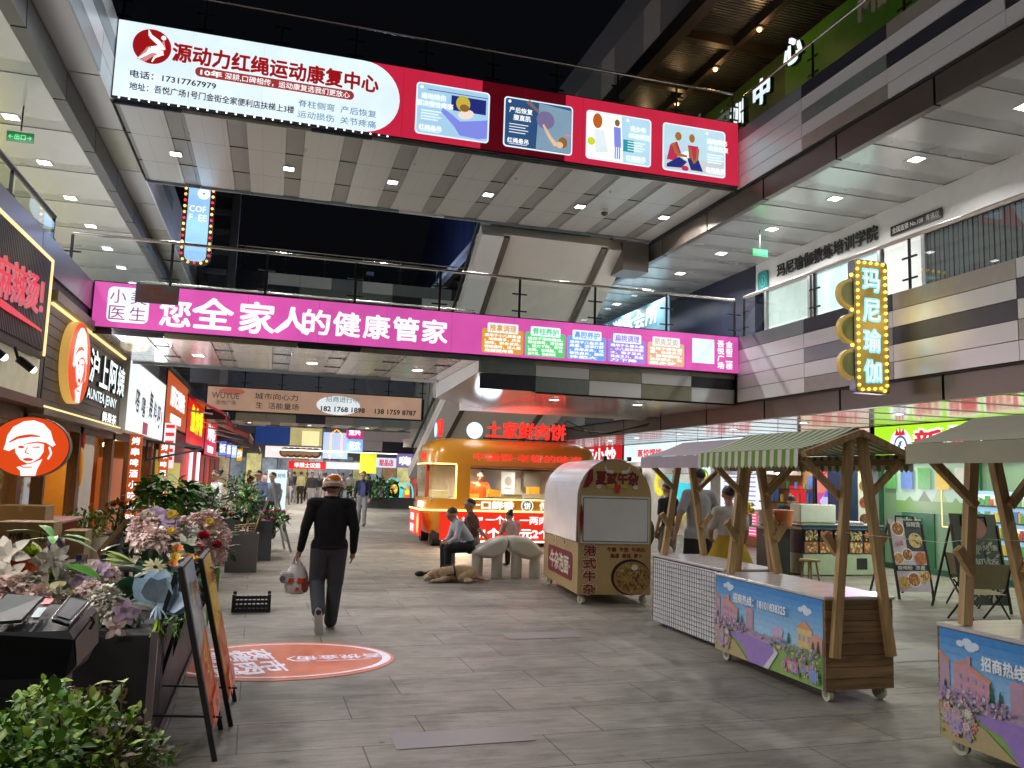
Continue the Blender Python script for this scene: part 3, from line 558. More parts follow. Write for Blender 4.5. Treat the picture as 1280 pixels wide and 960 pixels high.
b.ell(fr, 6.2, 9.0, .09, .09, E('lime', (.65, .75, .05)), .012); b.ell(fr, 6.8, 9.5, .06, .08, E('brown', (.3, .14, .03)), .013); b.poly(fr, [(6.72, 9.4), (6.88, 9.4), (6.9, 8.95), (6.74, 8.95)], sh, .0125); b.rect(fr, 6.95, 8.88, 7.2, 9.15, E('teal', (.02, .35, .42)), .011)
for k in range(3): b.rect(fr, 6.75 + k * .05, 8.68, 6.78 + k * .05, 8.95, E('blue', (.15, .3, .8)), .012)
card(7.9, 9.47, E('ice', (.55, .78, .9)), ('运动损伤', '术后恢复'), 9.2)
b.rect(fr, 7.95, 8.64, 9.42, 8.95, E('floor', (.62, .68, .72)), .009); jr = E('jersey', (.55, .03, .1)); bs_ = E('bronze', (.4, .16, .03)); nv = E('ink', (.02, .03, .2))
b.poly(fr, [(8.0, 8.85), (8.08, 9.2), (8.25, 9.3), (8.35, 9.05), (8.2, 8.85)], jr, .012); b.ell(fr, 8.28, 9.42, .08, .1, bs_, .013); b.line(fr, [(8.15, 9.25, .09), (8.25, 9.0, .08), (8.5, 8.98, .05)], .08, bs_, .014); b.poly(fr, [(8.0, 8.75), (8.3, 8.95), (8.5, 8.85), (8.35, 8.7), (8.0, 8.68)], nv, .013); b.ell(fr, 8.45, 8.7, .09, .06, jr, .015)
b.poly(fr, [(8.52, 9.25), (8.78, 9.25), (8.75, 8.95), (8.55, 8.95)], jr, .012); b.ell(fr, 8.62, 9.42, .07, .1, bs_, .013); b.line(fr, [(8.55, 9.2, .07), (8.62, 8.95, .06), (8.7, 8.85, .05)], .06, bs_, .014); b.line(fr, [(8.77, 9.2, .07), (8.75, 8.95, .06), (8.65, 8.85, .05)], .06, bs_, .0142); b.poly(fr, [(8.5, 8.95), (8.78, 8.95), (8.9, 8.68), (8.6, 8.68)], nv, .0125); b.ell(fr, 8.5, 9.0, .12, .1, T_WHITE, .0115)
b.build('light_panel', t); lamp(t, (-.3, 15.5, 9.2), 75, 3.2, (.85, .95, 1), rot=(R(-90), 0, 0), spread=170)
for i in range(30): b = MB(); b.ball((-3.1 + i * .17, 15.86, 8.44), .018, em('led_dot', (.8, .95, 1), 2.4), 6, 4); b.build('led', t)
# ---- lower pink lightbox
t = thing('shop_sign', 'long pink lightbox with white characters on the lower footbridge', 'shop sign', (3.3, 15.95, 4.16))
PINK = em('lightbox_pink', (.72, .1, .44), .88, .2, .7); b = MB(); b.box((-3.24, 15.89, 4.15), (9.83, 16.05, 5.0), FRAME); b.build('casing', t)
b = MB(); b.rect(fr, -3.22, 4.17, 9.8, 4.98, PINK, 0)
[b.rect(fr, -3.2 + 1.3 * k, 4.18, -3.195 + 1.3 * k, 4.97, em('seam_pink', (.5, .035, .25), .7), .002) for k in range(1, 10)]; b.rect(fr, 8.66, 4.34, 9.2, 4.88, E_WHITE, .005)
b.rrect(fr, -2.99, 4.27, -2.3, 4.91, .1, E_WHITE, .004); tp = em('print_magenta', (.5, .03, .25), .6)
for ch, x, y in (('小', -2.82, 4.74), ('美', -2.48, 4.74), ('医', -2.82, 4.44), ('生', -2.48, 4.44)): b.text(fr, ch, x, y, .25, tp, .27, .008, .004)
LW = em('letters_cool_white', (.85, .97, 1), 1.1, .03)
for ch, x, y, h, w_ in (('您', -1.85, 4.52, .5, .52), ('全', -1.2, 4.56, .56, .7), ('家', -.42, 4.55, .58, .62), ('人', .22, 4.55, .5, .62)): b.text(fr, ch, x, y, h, LW, w_, .008, .024)
for i, ch in enumerate('的健康管家'): b.text(fr, ch, .66 + i * .575, 4.56, .46, LW, .5, .008, .024)
cards = [('推拿调理', (.8, .38, .05), '适用于小儿脾胃虚，咳嗽痰多，厌食夜啼，积食发热，便秘腹泻，成人颈肩腰腿疼痛'), ('脊柱养护', (.12, .7, .22), '适用于颈椎腰椎，脊柱侧弯，高低肩，视力下降，驼背含胸，长短腿，体态不良，骨盆前倾'), ('鼻腔养护', (.2, .42, .9), '适用于儿童反复鼻塞，流涕打鼾，鼻痒鼻炎，过敏性鼻炎，腺样体肥大'), ('扁桃调理', (.38, .25, .8), '适用于头晕头痛，小儿扁桃体肥大，嗓子发炎，体虚乏力，免疫力下降'), ('脐灸艾灸', (.8, .5, .3), '适用于脾胃虚寒，体虚多汗，宫寒痛经，夜尿频多，失眠多梦')]
for i, (ti, c, body) in enumerate(cards):
    x0 = 3.93 + .917 * i; b.rrect(fr, x0, 4.22, x0 + .87, 4.72, .05, E('card_%d' % i, c, .85), .004); b.rrect(fr, x0 + .11, 4.64, x0 + .76, 4.84, .03, E_WHITE, .008)
    b.text(fr, ti, x0 + .435, 4.74, .14, E('card_%d' % i, c, .85), .56, .012, .025)
    n = (len(body) + 4) // 5; 
    for k in range(5):
        s_ = body[k * n:(k + 1) * n]
        if s_: b.text(fr, s_, x0 + .435 if k < 4 else x0 + .36, 4.585 - k * .078, .062, T_WHITE, .76 if k < 4 else .6, .009, .03)
for s_, x in (('金街二楼', 9.57), ('吾悦广场', 9.36)):
    for k, ch in enumerate(s_): b.text(fr, ch, x, 4.80 - k * .16, .14, T_WHITE, .16, .008, .03)
b.build('light_panel', t); lamp(t, (3, 15.5, 4.55), 22, 2.5, (1, .6, .85), rot=(R(-90), 0, 0), spread=170)
b = MB(); fr2 = FS(-2.14, 15.6, 4.78); b.fbox(fr2, -.36, -.17, .36, .17, -.02, 0, mat('notice_board', (.11, .1, .1), .5, var=.3, vs=4)); tb = mat('notice_print', (.3, .05, .02), .6)
for s_, y in (('招商热线：', .1), ('15217681898', 0), ('13817598787', -.1)): b.text(fr2, s_, 0 if y < .1 else -.08, y, .07, tb, .6 if y < .1 else .4, .003, .03)
b.build('notice_board', label='small dark notice board hung in front of the pink lightbox', cat='notice')
# ---- far tan screen
t = thing('advertising_screen', 'tan advertising screen with black phone numbers on the far footbridge', 'screen', (1.6, 34.9, 4.1)); fr = FS(0, 34.85, 0)
b = MB(); b.rect(fr, -2.62, 4.1, 6.05, 5.02, em('screen_tan', (.42, .26, .18), .75, .2, .5), 0); b.ell(fr, 2.55, 4.52, .9, .4, em('screen_glow', (.72, .78, .8), .9, .1), .004, 28)
b.ell(fr, -1.7, 4.86, .5, .14, em('screen_red', (.42, .13, .08), .7), .004); tb = em('screen_ink', (.035, .028, .03), .4); tg = em('screen_grey', (.12, .1, .1), .4)
b.text(fr, 'WUYUE', -1.93, 4.68, .24, tg, 1.05, .01, .01); b.text(fr, '吾悦广场', -1.9, 4.4, .18, tg, .75, .01, .01); b.text(fr, '城市向心力', 0.05, 4.74, .26, tb, 1.7, .01, .008); b.text(fr, '生  活能量场', .1, 4.36, .26, tb, 1.7, .01, .008)
b.text(fr, '招商进行中', 2.7, 4.78, .24, em('screen_slate', (.2, .3, .38), .7), 1.35, .01, .015); b.text(fr, '182 1768 1898', 2.75, 4.36, .2, tb, 1.8, .01, .03); b.text(fr, '138 1759 8787', 4.95, 4.36, .2, tb, 1.75, .01, .03)
b.build('screen_face', t); b = MB(); b.box((-2.66, 34.86, 4.06), (6.1, 35.0, 5.06), FRAME); b.build('casing', t)
# ---- marquee helper: bulbs round an outline
def bulbs(t, pts, n, cols, r=.03):
    L_ = [(Vector(q) - Vector(p)).length for p, q in zip(pts, pts[1:])]; T = sum(L_); W = WM[t.name].inverted(); mm = []
    for c in cols: b = MB(); b.ball((0, 0, 0), r, c, 8, 5); o = b.build('bulb', t, origin=(0, 0, 0)); mm.append(o.data); bpy.data.objects.remove(o)
    for m_ in mm:
        for v in m_.vertices: v.co -= W.translation
    for i in range(n):
        s_ = T * i / n; k = 0
        while s_ > L_[k]: s_ -= L_[k]; k += 1
        o = bpy.data.objects.new('bulb', mm[i % len(cols)]); COL.objects.link(o); o.parent = t; o.location = W @ Vector(pts[k]).lerp(Vector(pts[k + 1]), s_ / L_[k])
# ---- coffee lightbox
t = thing('shop_sign', 'tall round-ended coffee lightbox edged with red and amber bulbs', 'shop sign', (-2.2, 22, 6.9)); fr = FS(-2.2, 21.95, 7.95)
out = [(-.3, 1.35)] + [(-.3 + .17 - .17 * math.cos(R(a)), -.83 - .17 * math.sin(R(a))) for a in range(0, 91, 15)] + [(.3 - .17 + .17 * math.sin(R(a)), -.83 - .17 * math.cos(R(a))) for a in range(0, 91, 15)] + [(.3, 1.35)]
b = MB(); b.prism(fr, [(x * 1.25, y * 1.05) for x, y in out], -.16, -.01, mat('sign_black', (.015, .013, .015), .4)); b.build('casing', t)
b = MB(); b.poly(fr, [(x * .88, y * .98) for x, y in out], em('coffee_panel', (.32, .58, .95), .95, .25, 1), 0); b.ell(fr, .1, .82, .15, .15, T_WHITE, .006); b.ell(fr, .1, .82, .035, .03, T_BLUE, .01, 12)
b.text(fr, 'COF', -.02, .4, .16, T_WHITE, .4, .006, .01); b.text(fr, 'F  EE', -.0, .17, .16, T_WHITE, .42, .006, .01); b.build('light_panel', t)
bulbs(t, [fr.p(x * 1.1, y * 1.02, .03) for x, y in out], 34, [em('bulb_amber', (1, .45, .12), 2.2), em('bulb_orange', (1, .32, .08), 2), em('bulb_red', (1, .03, .04), 1.6)], .036)
lamp(t, (-2.2, 21.6, 7.9), 10, .5, (.6, .8, 1), 'POINT')
# ---- yoga neon sign, sticks out of the right fascia
t = thing('neon_sign', 'vertical gold yoga sign edged with yellow bulbs on the right gallery', 'neon sign', (9.25, 11.1, 3.3)); fr = FS(9.25, 11.0, 4.35)
gold = mat('gold_back', (.3, .22, .07), .4, .5, e=.22, ec=(.75, .5, .12)); b = MB(); b.prism(fr, rr_pts(-.33, -1.1, .33, 1.1, .07), -.14, 0, mat('sign_side', (.3, .3, .4), .4, .3), None); b.rrect(fr, -.3, -1.07, .3, 1.07, .05, gold, .005); b.build('casing', t)
b = MB(); cy = em('neon_cyan_white', (.2, .75, .95), 1.25); cw = em('neon_core', (.9, 1, 1), 1.25)
for i, ch in enumerate('玛尼瑜伽'):
    b.text(fr, ch, 0, .76 - i * .5, .37, cy, .33, .012, .05); b.text(fr, ch, 0, .76 - i * .5, .345, cw, .305, .02, .006)
b.build('lettering', t); yb = em('bulb_yellow', (1, .62, .06), 2.4); bulbs(t, [fr.p(x, y, .02) for x, y in rr_pts(-.27, -1.05, .27, 1.05, .05)] + [fr.p(.27, -1.0, .02)], 44, [yb], .026)
b = MB(); gr = mat('sage_disc', (.22, .26, .1), .5, e=.06)
for i in range(3):
    b.prism(fr, [(-.33 - .27 * math.sin(R(a)), .52 - i * .58 + .25 * math.cos(R(a))) for a in range(0, 181, 12)], -.12, -.03, gold); b.poly(fr, [(-.33 - .22 * math.sin(R(a)), .52 - i * .58 + .2 * math.cos(R(a))) for a in range(0, 181, 12)], gr, -.025)
    b.ball(fr.p(-.36, .83 - i * .58, -.02), .03, yb, 8, 5)
b.build('disc', t); lamp(t, (9.4, 10.7, 4.4), 9, .6, (1, .75, .3), 'POINT')
# yoga school name on the white band
b = MB(); fr = FR(12.82, 0, 0); bk = mat('letter_black', (.008, .008, .008), .35); b.text(fr, '玛尼瑜伽教练培训学院', -16.9, 7.5, .36, bk, 3.85, 0, .018, .02)
b.build('sign_lettering', label='raised black yoga school name on the white band', cat='shop sign')
b = MB(); b.fbox(fr, -14.57, 7.27, -13.12, 7.48, 0, .02, bk); b.text(fr, '全国连锁 No.108  青浦店', -13.85, 7.375, .13, white, 1.32, .024, .01); b.build('sign_plate', label='thin black branch plate beside the raised yoga name', cat='shop sign')
b = MB(); b.prism(fr, rr_pts(-19.72, 7.08, -19.25, 7.66, .08), 0, .03, mat('teal_badge', (.02, .3, .3), .4)); b.ell(fr, -19.48, 7.37, .14, .17, mat('teal_line', (.25, .6, .6), .4), .034); b.ell(fr, -19.48, 7.37, .12, .15, MS['teal_badge'], .038); b.ell(fr, -19.48, 7.39, .025, .08, MS['teal_line'], .042); b.build('sign_badge', label='teal rounded square badge at the left of the yoga name', cat='shop sign')
# lit characters on the green top fascia
fr = FR(10.1, 0, 0)
for ch, yy, z, lb in (('训', 16.25, 10.35, 'lit character half hidden by the red lightbox, lowest of three on the green fascia'), ('中', 15.25, 10.48, 'lit white middle character of three on the green fascia'), ('心', 14.1, 10.86, 'lit white heart character on the green fascia')):
    b = MB(); b.text(fr, ch, -yy, z, .56, LW, .6, .0, .05, .1, 0, mat('letter_return', (.05, .08, .02), .5)); b.build('sign_character', label=lb, cat='sign')
b = MB(); b.text(fr, 'MIA', -11.6, 10.62, .42, mat('grey_letter', (.6, .56, .42), .5), 1.1, 0, .03, .04); b.build('sign_lettering', label='unlit grey letters on the green fascia at the top edge', cat='sign')
# exit signs hung from the ceilings
for x, y, z, dx, lb in ((11.1, 17.0, 7.35, .35, 'green exit sign under the right gallery ceiling'), (-4.55, 15.6, 7.35, .35, 'green exit sign under the upper left gallery ceiling')):
    b = MB(); fr = FS(x, y, z); b.fbox(fr, -dx * .6, -.09, dx * .6, .09, -.03, 0, em('exit_green_dark', (.02, .25, .07), .4)); b.text(fr, '←出口→', 0, 0, .1, em('exit_green', (.1, .9, .3), 1.0), .36, .004, .02); b.bar((x, y + .02, z + .12), (x, y + .02, z + .58), .02, .02, black); b.build('exit_sign', label=lb, cat='exit sign')
b = MB(); b.ball((7.58, 18.4, 8.36), .09, black); b.tube([(7.58, 18.4, 8.42), (7.58, 18.4, 8.36)], .1, white); b.build('dome_camera', label='small dome camera under the upper footbridge', cat='camera')
# ================================================================ left shops
WARM = mat('warm_wood_wall', (.5, .3, .12), .6, var=.15, vs=2); WF = wood('dark_frame_wood', (.1, .04, .015), (.18, .075, .03), .45)
GREYSLAT = mat('grey_slat', (.13, .115, .11), .5, var=.12); LEDW = em('led_strip_warm', (1, .72, .32), 1.25, .05)
t = thing('shop_sign', 'dark ribbed sign with red script lettering and a warm light border', 'shop sign', (-3.2, 10, 3.2)); fr = FL(-3.24, 0, 0)
b = MB(); b.fbox(fr, 4, 3.2, 13.1, 4.66, -.2, 0, mat('rib_dark', (.035, .03, .033), .5))
for i in range(130): b.fbox(fr, 4.1 + i * .0685, 3.3, 4.14 + i * .0685, 4.6, 0, .02, mat('rib_dark2', (.075, .065, .068), .45))
b.build('panel', t); b = MB(); b.fbox(fr, 4, 4.61, 13.08, 4.65, .005, .03, LEDW); b.fbox(fr, 13.03, 3.24, 13.08, 4.61, .005, .03, LEDW); b.build('led_border', t)
b = MB(); rs = em('script_red', (.75, .01, .03), .8); 
b.text(fr, '麻辣烫！', 11.6, 3.95, .5, rs, 2.0, .03, .014, .03, .06, em('script_side', (.8, .3, .35), .6)); b.line(fr, [(9.6, 3.62, .02), (11, 3.58, .1), (12.7, 3.55, .03)], .06, rs, .05); b.build('lettering', t)
for k in range(3): lamp(t, (-2.9, 7 + 2.6 * k, 4.5), 1.5, .3, (1, .8, .45), 'POINT')
SIDE = mat('letter_return_dark', (.06, .06, .07), .5)
def lady(b, fr, cx, cy, rx, ry, d=.0):
    O = E('tea_orange', (.82, .075, .012), .85); P = lambda L_: [(cx + x * rx, cy + y * ry) for x, y in L_]
    b.ell(fr, cx, cy, rx, ry, O, d, 40)
    b.poly(fr, P([(-.64, -.12), (-.6, .1), (-.58, .35), (-.45, .65), (-.2, .85), (.05, .9), (.3, .8), (.5, .55), (.58, .25), (.66, .1), (.58, .03), (.4, .16), (.2, .19), (0, .14), (-.25, .02), (-.5, -.17)]), T_WHITE, d + .006)
    b.line(fr, [(cx + x * rx, cy + y * ry, w_ * rx) for x, y, w_ in ((-.52, .12, .03), (-.3, .3, .08), (0, .38, .08), (.25, .36, .03))], .05, O, d + .012)
    b.poly(fr, P([(-.36, -.05), (-.2, .04), (0, .1), (.2, .14), (.36, .1), (.37, -.15), (.28, -.36), (.12, -.52), (-.02, -.56), (-.2, -.44), (-.33, -.22)]), T_WHITE, d + .007)
    b.poly(fr, P([(-.27, -.7), (-.12, -.63), (.1, -.56), (.36, -.4), (.25, -.75), (.22, -.965), (-.15, -.985), (-.17, -.82)]), T_WHITE, d + .008)
    b.ell(fr, cx, cy - .43 * ry, .13 * rx, .055 * ry, O, d + .013, 12); b.ell(fr, cx - .2 * rx, cy - .02 * ry, .08 * rx, .045 * ry, O, d + .013, 12)
    b.line(fr, [(cx + .08 * rx, cy - .02 * ry, .02 * rx), (cx + .26 * rx, cy + .0 * ry, .04 * rx)], .02, O, d + .013); b.line(fr, [(cx - .04 * rx, cy, .02 * rx), (cx - .09 * rx, cy - .2 * ry, .03 * rx), (cx + .02 * rx, cy - .24 * ry, .02 * rx)], .02, O, d + .0133)
    b.line(fr, P([(-.24, -.62), (-.1, -.7), (.12, -.68)]), .03 * rx, O, d + .0134); b.line(fr, P([(.5, .02), (.57, -.2), (.5, -.4)]), .05 * rx, T_WHITE, d + .0135)
t = thing('shop_sign', 'grey slatted tea shop sign with round lady logo and white letters', 'shop sign', (-3.2, 16.5, 2.5)); fr = FL(-3.3, 0, 0)
b = MB(); b.fbox(fr, 13.25, 2.5, 19.85, 4.15, -.3, 0, GREYSLAT)
for i in range(9): b.fbox(fr, 13.4, 2.66 + i * .16, 19.7, 2.8 + i * .16, 0, .012, GREYSLAT)
b.fbox(fr, 13.25, 4.1, 19.85, 4.25, -.25, .14, mat('sign_hood', (.3, .25, .2), .5)); b.fbox(fr, 13.25, 2.42, 19.85, 2.52, -.25, .1, MS['sign_hood']); b.build('panel', t)
b = MB(); b.fbox(fr, 13.4, 4.06, 19.8, 4.095, .02, .06, LEDW); b.fbox(fr, 13.4, 2.53, 19.8, 2.56, .02, .06, LEDW); b.build('led_border', t)
b = MB(); b.prism(fr, [(14.95 + .8 * math.cos(R(a)), 3.38 + .68 * math.sin(R(a))) for a in range(0, 360, 10)], .02, .15, em('logo_rim', (.85, .5, .12), .6)); lady(b, fr, 14.95, 3.38, .79, .67, .153); b.build('round_logo', t)
b = MB()
for i, ch in enumerate('沪上阿姨'): b.text(fr, ch, 16.55 + i * .93, 3.52, .6, LW, .78, .02, .02, .05, 0, SIDE)
b.text(fr, 'AUNTEA JENNY', 17.6, 2.98, .25, LW, 2.9, .02, .014, .04, 0, SIDE); b.text(fr, '鲜果茶', 18.55, 2.68, .2, LW, 1.5, .02, .03, .02, 0, SIDE); b.build('lettering', t)
lamp(t, (-2.9, 16.5, 3.3), 90, 2, (1, .93, .84), rot=(0, R(-90), 0), spread=170)
for k in range(3): lamp(t, (-2.9, 14.2 + 2.2 * k, 3.95), 1.6, .3, (1, .8, .5), 'POINT')
t = thing('shop_sign', 'big plain white lightbox with black brush lettering', 'shop sign', (-3.1, 23.3, 2.5)); fr = FL(-3.2, 0, 0)
b = MB(); b.fbox(fr, 20.1, 2.5, 26.7, 4.2, -.25, -.002, white); b.build('casing', t); b = MB(); b.rect(fr, 20.15, 2.53, 26.65, 4.17, em('lightbox_plain_white', (.85, .94, 1), 1.02, .04), 0)
ink = em('brush_ink', (.02, .02, .06), .4); q = random.Random(4)
for ch, y, z, h in (('嗒', 21.5, 3.3, .55), ('嘻', 22.5, 3.22, .5), ('·', 23.1, 3.25, .1), ('舞', 23.8, 3.35, .75), ('料', 24.7, 3.25, .55), ('吧', 25.5, 3.15, .6)): b.text(fr, ch, y, z, h, ink, .62 if ch != '·' else .12, .01, .02, 0, -.1)
b.rect(fr, 26.0, 2.95, 26.2, 3.35, E('seal_red', (.6, .08, .1)), .01); b.rect(fr, 22.6, 2.54, 23.5, 2.85, E('seal_maroon', (.3, .01, .05)), .01); b.build('light_panel', t); lamp(t, (-3.0, 23.4, 3.4), 130, 2.2, (.92, .97, 1), rot=(0, R(-90), 0), spread=170)
def left_sign(label, y0, y1, z0, z1, base, glyph, gcol, x=-3.2, gh=.5, extra=None):
    t = thing('shop_sign', label, 'shop sign', (x, (y0 + y1) / 2, z0)); fr = FL(x, 0, 0); b = MB(); b.fbox(fr, y0, z0, y1, z1, -.22, -.003, FRAME); b.build('casing', t)
    b = MB(); b.rect(fr, y0 + .06, z0 + .05, y1 - .06, z1 - .05, base, 0); b.text(fr, glyph, (y0 + y1) / 2, z0 + (z1 - z0) * .58, gh, gcol, (y1 - y0) * .66, .012, .05)
    if extra: b.rrect(fr, y0 + (y1 - y0) * .2, z0 + .18, y1 - (y1 - y0) * .3, z0 + .18 + extra, .1, LW, .012)
    b.build('light_panel', t); return t
left_sign('orange shop sign with white characters and a white pill', 26.9, 33.4, 3.0, 4.75, E('orange', (.62, .1, .02), .75), '顺记锅贴', LW, gh=.62, extra=.28)
left_sign('red shop sign with fat yellow characters', 33.6, 42.5, 2.65, 4.55, E('red', (.7, .01, .015), .8), '鱼你香', em('yellow_letters', (1, .9, .02), 1.1), gh=1.05)
left_sign('small red shop sign with white characters past the yellow lettering', 43, 52, 2.4, 4.5, E('crimson', (.75, .01, .05), .8), '烤肉饭', LW, gh=.8, extra=.35)
b = MB(); b.fbox(FL(-3.2, 0, 0), 26.9, 1.9, 33.4, 2.95, -.1, 0, mat('red_shutter', (.42, .02, .03), .5)); b.build('shutter', label='dark red shutter board under the orange sign', cat='shutter')
b = MB(); fr = FS(-2.98, 26.6, 2.5); b.fbox(fr, -.16, -.8, .16, .55, -.05, 0, E('menu_white', (.8, .75, .78), .8))
for k in range(5): b.rect(fr, -.12, .4 - k * .24, .12, .5 - k * .24, E('red', (.7, .01, .015), .8), .006)
b.build('menu_banner', label='narrow white and red banner beside the plain white lightbox', cat='banner')
for lb, p0, p1, c, tx in (('small blue and white projecting sign past the red signs', (-2.95, 50.0, 3.35), (-2.5, 50.0, 2.49), (.15, .3, .95), '饭'), ('small violet projecting sign', (-2.75, 54.0, 3.4), (-2.41, 54.0, 2.47), (.25, .2, .95), '面'), ('pale blue projecting sign beside the violet one', (-2.55, 56.0, 3.37), (-2.15, 56.0, 2.46), (.5, .75, 1), '茶'), ('orange projecting sign, last of the small signs', (-2.28, 58.0, 3.23), (-1.86, 58.0, 2.29), (.9, .45, .03), '炸')):
    b = MB(); fr = FS(0, p0[1], 0); b.fbox(fr, p0[0], p1[2], p1[0], p0[2], -.12, 0, FRAME); b.rect(fr, p0[0] + .03, p1[2] + .03, p1[0] - .03, p0[2] - .03, E('proj' + tx, c, .9), .004); b.text(fr, tx, (p0[0] + p1[0]) / 2, (p0[2] + p1[2]) / 2, (p0[2] - p1[2]) * .55, T_WHITE, (p1[0] - p0[0]) * .7, .01, .04); b.build('projecting_sign', label=lb, cat='shop sign')
# awnings past the red signs
aw = [(.5, .03, .05), (.5, .12, .04), (.05, .05, .06)]
for i, (y0, y1, xo, z0, z1, c, lb) in enumerate(((33, 41, -1.75, 4.5, 3.85, (.45, .03, .06), 'red folding awning nearest of three on the left'), (41, 49, -1.1, 4.3, 3.45, (.4, .1, .04), 'rust folding awning between the red and the grey ones'), (49, 57, -.75, 3.9, 3.05, (.1, .1, .11), 'grey folding awning furthest of three on the left'))):
    t = thing('awning', lb, 'awning', (-3.2, y0, z0)); b = MB(); m_ = mat('awning_%d' % i, c, .6, var=.25, vs=2)
    b.add([(-3.2, y0, z0), (xo, y0, z1), (xo, y1, z1), (-3.2, y1, z0), (-3.2, y0, z0 - .05), (xo, y0, z1 - .05), (xo, y1, z1 - .05), (-3.2, y1, z0 - .05)], [(0, 1, 2, 3), (7, 6, 5, 4), (0, 4, 5, 1), (3, 2, 6, 7)], m_); b.box((xo - .03, y0, z1 - .3), (xo + .02, y1, z1), m_); b.build('fabric', t)
    b = MB(); b.tube([(-3.2, y0 + .1, z0 - .6), (xo - .5, y0 + .1, z1 - .05)], .035, alu); b.tube([(-3.2, y1 - .1, z0 - .6), (xo - .5, y1 - .1, z1 - .05)], .035, alu); b.box((xo - .06, y0, z1 - .08), (xo + .05, y1, z1 + .03), alu); b.build('frame', t)
# shop fronts (left)
t = thing('shop', 'warm wooden tea shop front with brown posts and lit interior', 'shop front', (-3.6, 15.5, 0))
b = MB(); b.box((-6.0, 7, 0), (-5.9, 26.5, 2.6), WARM); b.box((-6, 26.5, 0), (-3.4, 26.6, 2.6), WARM); b.box((-6, 6.9, 0), (-3.4, 7, 3.2), WARM); b.box((-6, 7, 2.55), (-3.6, 26.6, 2.65), mat('shop_ceiling', (.55, .42, .28), .6)); b.build('interior', t)
b = MB()
for y, w_ in ((7.2, .3), (10.6, .1), (13.2, .22), (14.6, .12), (16.9, .3), (20.2, .25), (22.9, .2), (26.4, .25)): b.box((-3.62, y, 0), (-3.44, y + w_, 2.5), WF)
b.box((-3.62, 7.2, 2.3), (-3.44, 26.6, 2.5), WF); b.box((-3.66, 17.3, 0), (-3.5, 18.6, 2.3), mat('stone_pier', (.5, .45, .4), .6, var=.1, vs=3)); b.build('frame', t)
b = MB()
for y0, y1 in ((7.5, 10.6), (10.7, 13.2), (13.42, 14.6)): b.add([(-3.53, y0, .02), (-3.53, y1, .02), (-3.53, y1, 2.3), (-3.53, y0, 2.3)], [(0, 1, 2, 3)], GLS)
b.build('glass_pane', t)
b = MB(); b.box((-5.9, 19, 0), (-4.6, 19.3, 2.5), mat('brown_partition', (.16, .08, .04), .5)); b.build('partition', t); b = MB(); b.box((-5.9, 22.5, 0), (-4.2, 22.7, 2.5), mat('amber_partition', (.62, .3, .05), .5)); b.build('partition', t); b = MB(); b.box((-4.25, 20.5, 0), (-4.1, 22.4, 2.2), wood('slat_wood', (.3, .13, .03), (.42, .2, .06))); b.build('partition', t); b = MB(); b.box((-4.9, 14.8, 0), (-4.75, 16.2, 2.3), mat('panel_yellow', (.7, .55, .25), .6)); b.build('partition', t)
for y in (9, 12, 14.8, 18, 21.3, 24.6): lamp(t, (-4.5, y, 2.4), 26, .4, (1, .72, .36))
b = MB(); b.box((-3.5, 8.6, 2.62), (-3.3, 13.2, 3.2), mat('cream_board', (.72, .7, .5), .5, e=.12)); b.box((-3.5, 8.6, 2.5), (-3.2, 13.2, 2.62), mat('brown_ledge', (.22, .12, .09), .4)); b.build('fascia_board', label='cream board under the dark ribbed sign', cat='board')
b = MB(); b.box((-3.28, 9.5, 3.17), (-3.22, 12.6, 3.2), black)
for y in (11.6, 10.4): b.tube([(-3.2, y, 3.16), (-3.15, y + .02, 3.0)], .02, black); b.tube([(-3.15, y, 3.02), (-3.0, y + .08, 2.9)], .055, black, 12); b.ball((-2.99, y + .085, 2.895), .045, em('track_lamp_glass', (1, .85, .85), 2.5))
tl = b.build('track_light', label='black track spotlights under the ribbed sign at the left edge', cat='track light')
def aim(o, tgt): o.rotation_euler = (Vector(tgt) - (WM[o.parent.name] @ o.location)).to_track_quat('-Z', 'Y').to_euler()
for y, tgt in ((11.6, (-.8, 9.2, .8)), (10.4, (-.9, 7.6, .9))): aim(lamp(tl, (-2.95, y + .1, 2.86), 70, .08, (1, .9, .8), 'SPOT', 80), tgt)
for y, tgt in ((8.0, (-.9, 6.6, .9)), (6.2, (-1.0, 5.6, .9)), (4.4, (-.8, 5.3, .9)), (2.6, (-.7, 4.0, .8))):  # out-of-view spots added to brighten the flowers
    b = MB(); b.tube([(-3.2, y, 3.16), (-3.15, y + .02, 3.0)], .02, black); b.tube([(-3.15, y, 3.02), (-3.0, y + .08, 2.9)], .055, black, 12); b.ball((-2.99, y + .085, 2.895), .045, MS['track_lamp_glass']); o = b.build('track_light', label='added unseen track spotlight under the near end of the ribbed sign', cat='track light', group='added track spotlights out of view'); aim(lamp(o, (-2.93, y + .1, 2.84), 85, .08, (1, .93, .85), 'SPOT', 80), tgt)
t = thing('round_sign', 'round orange lightbox with a white hatted lady, hung at the shop front', 'shop sign', (-2.76, 11, 1.57)); fr = FS(-2.76, 10.95, 1.9)
b = MB(); b.prism(fr, [(.43 * math.cos(R(a)), .36 * math.sin(R(a))) for a in range(0, 360, 9)], -.14, -.002, mat('sign_rim_grey', (.25, .22, .2), .4)); b.build('casing', t); b = MB(); lady(b, fr, 0, 0, .42, .35); b.build('light_panel', t)
b = MB(); b.tube([(-3.5, 11.04, 2.2), (-3.1, 11.04, 2.0)], .025, black); b.build('bracket', t)
t = thing('pendant_lamp', 'small glowing pendant lamp in the orange shop entrance', 'pendant lamp', (-3.6, 20.3, 1.9)); p = (-3.75, 21.15, 2.2)
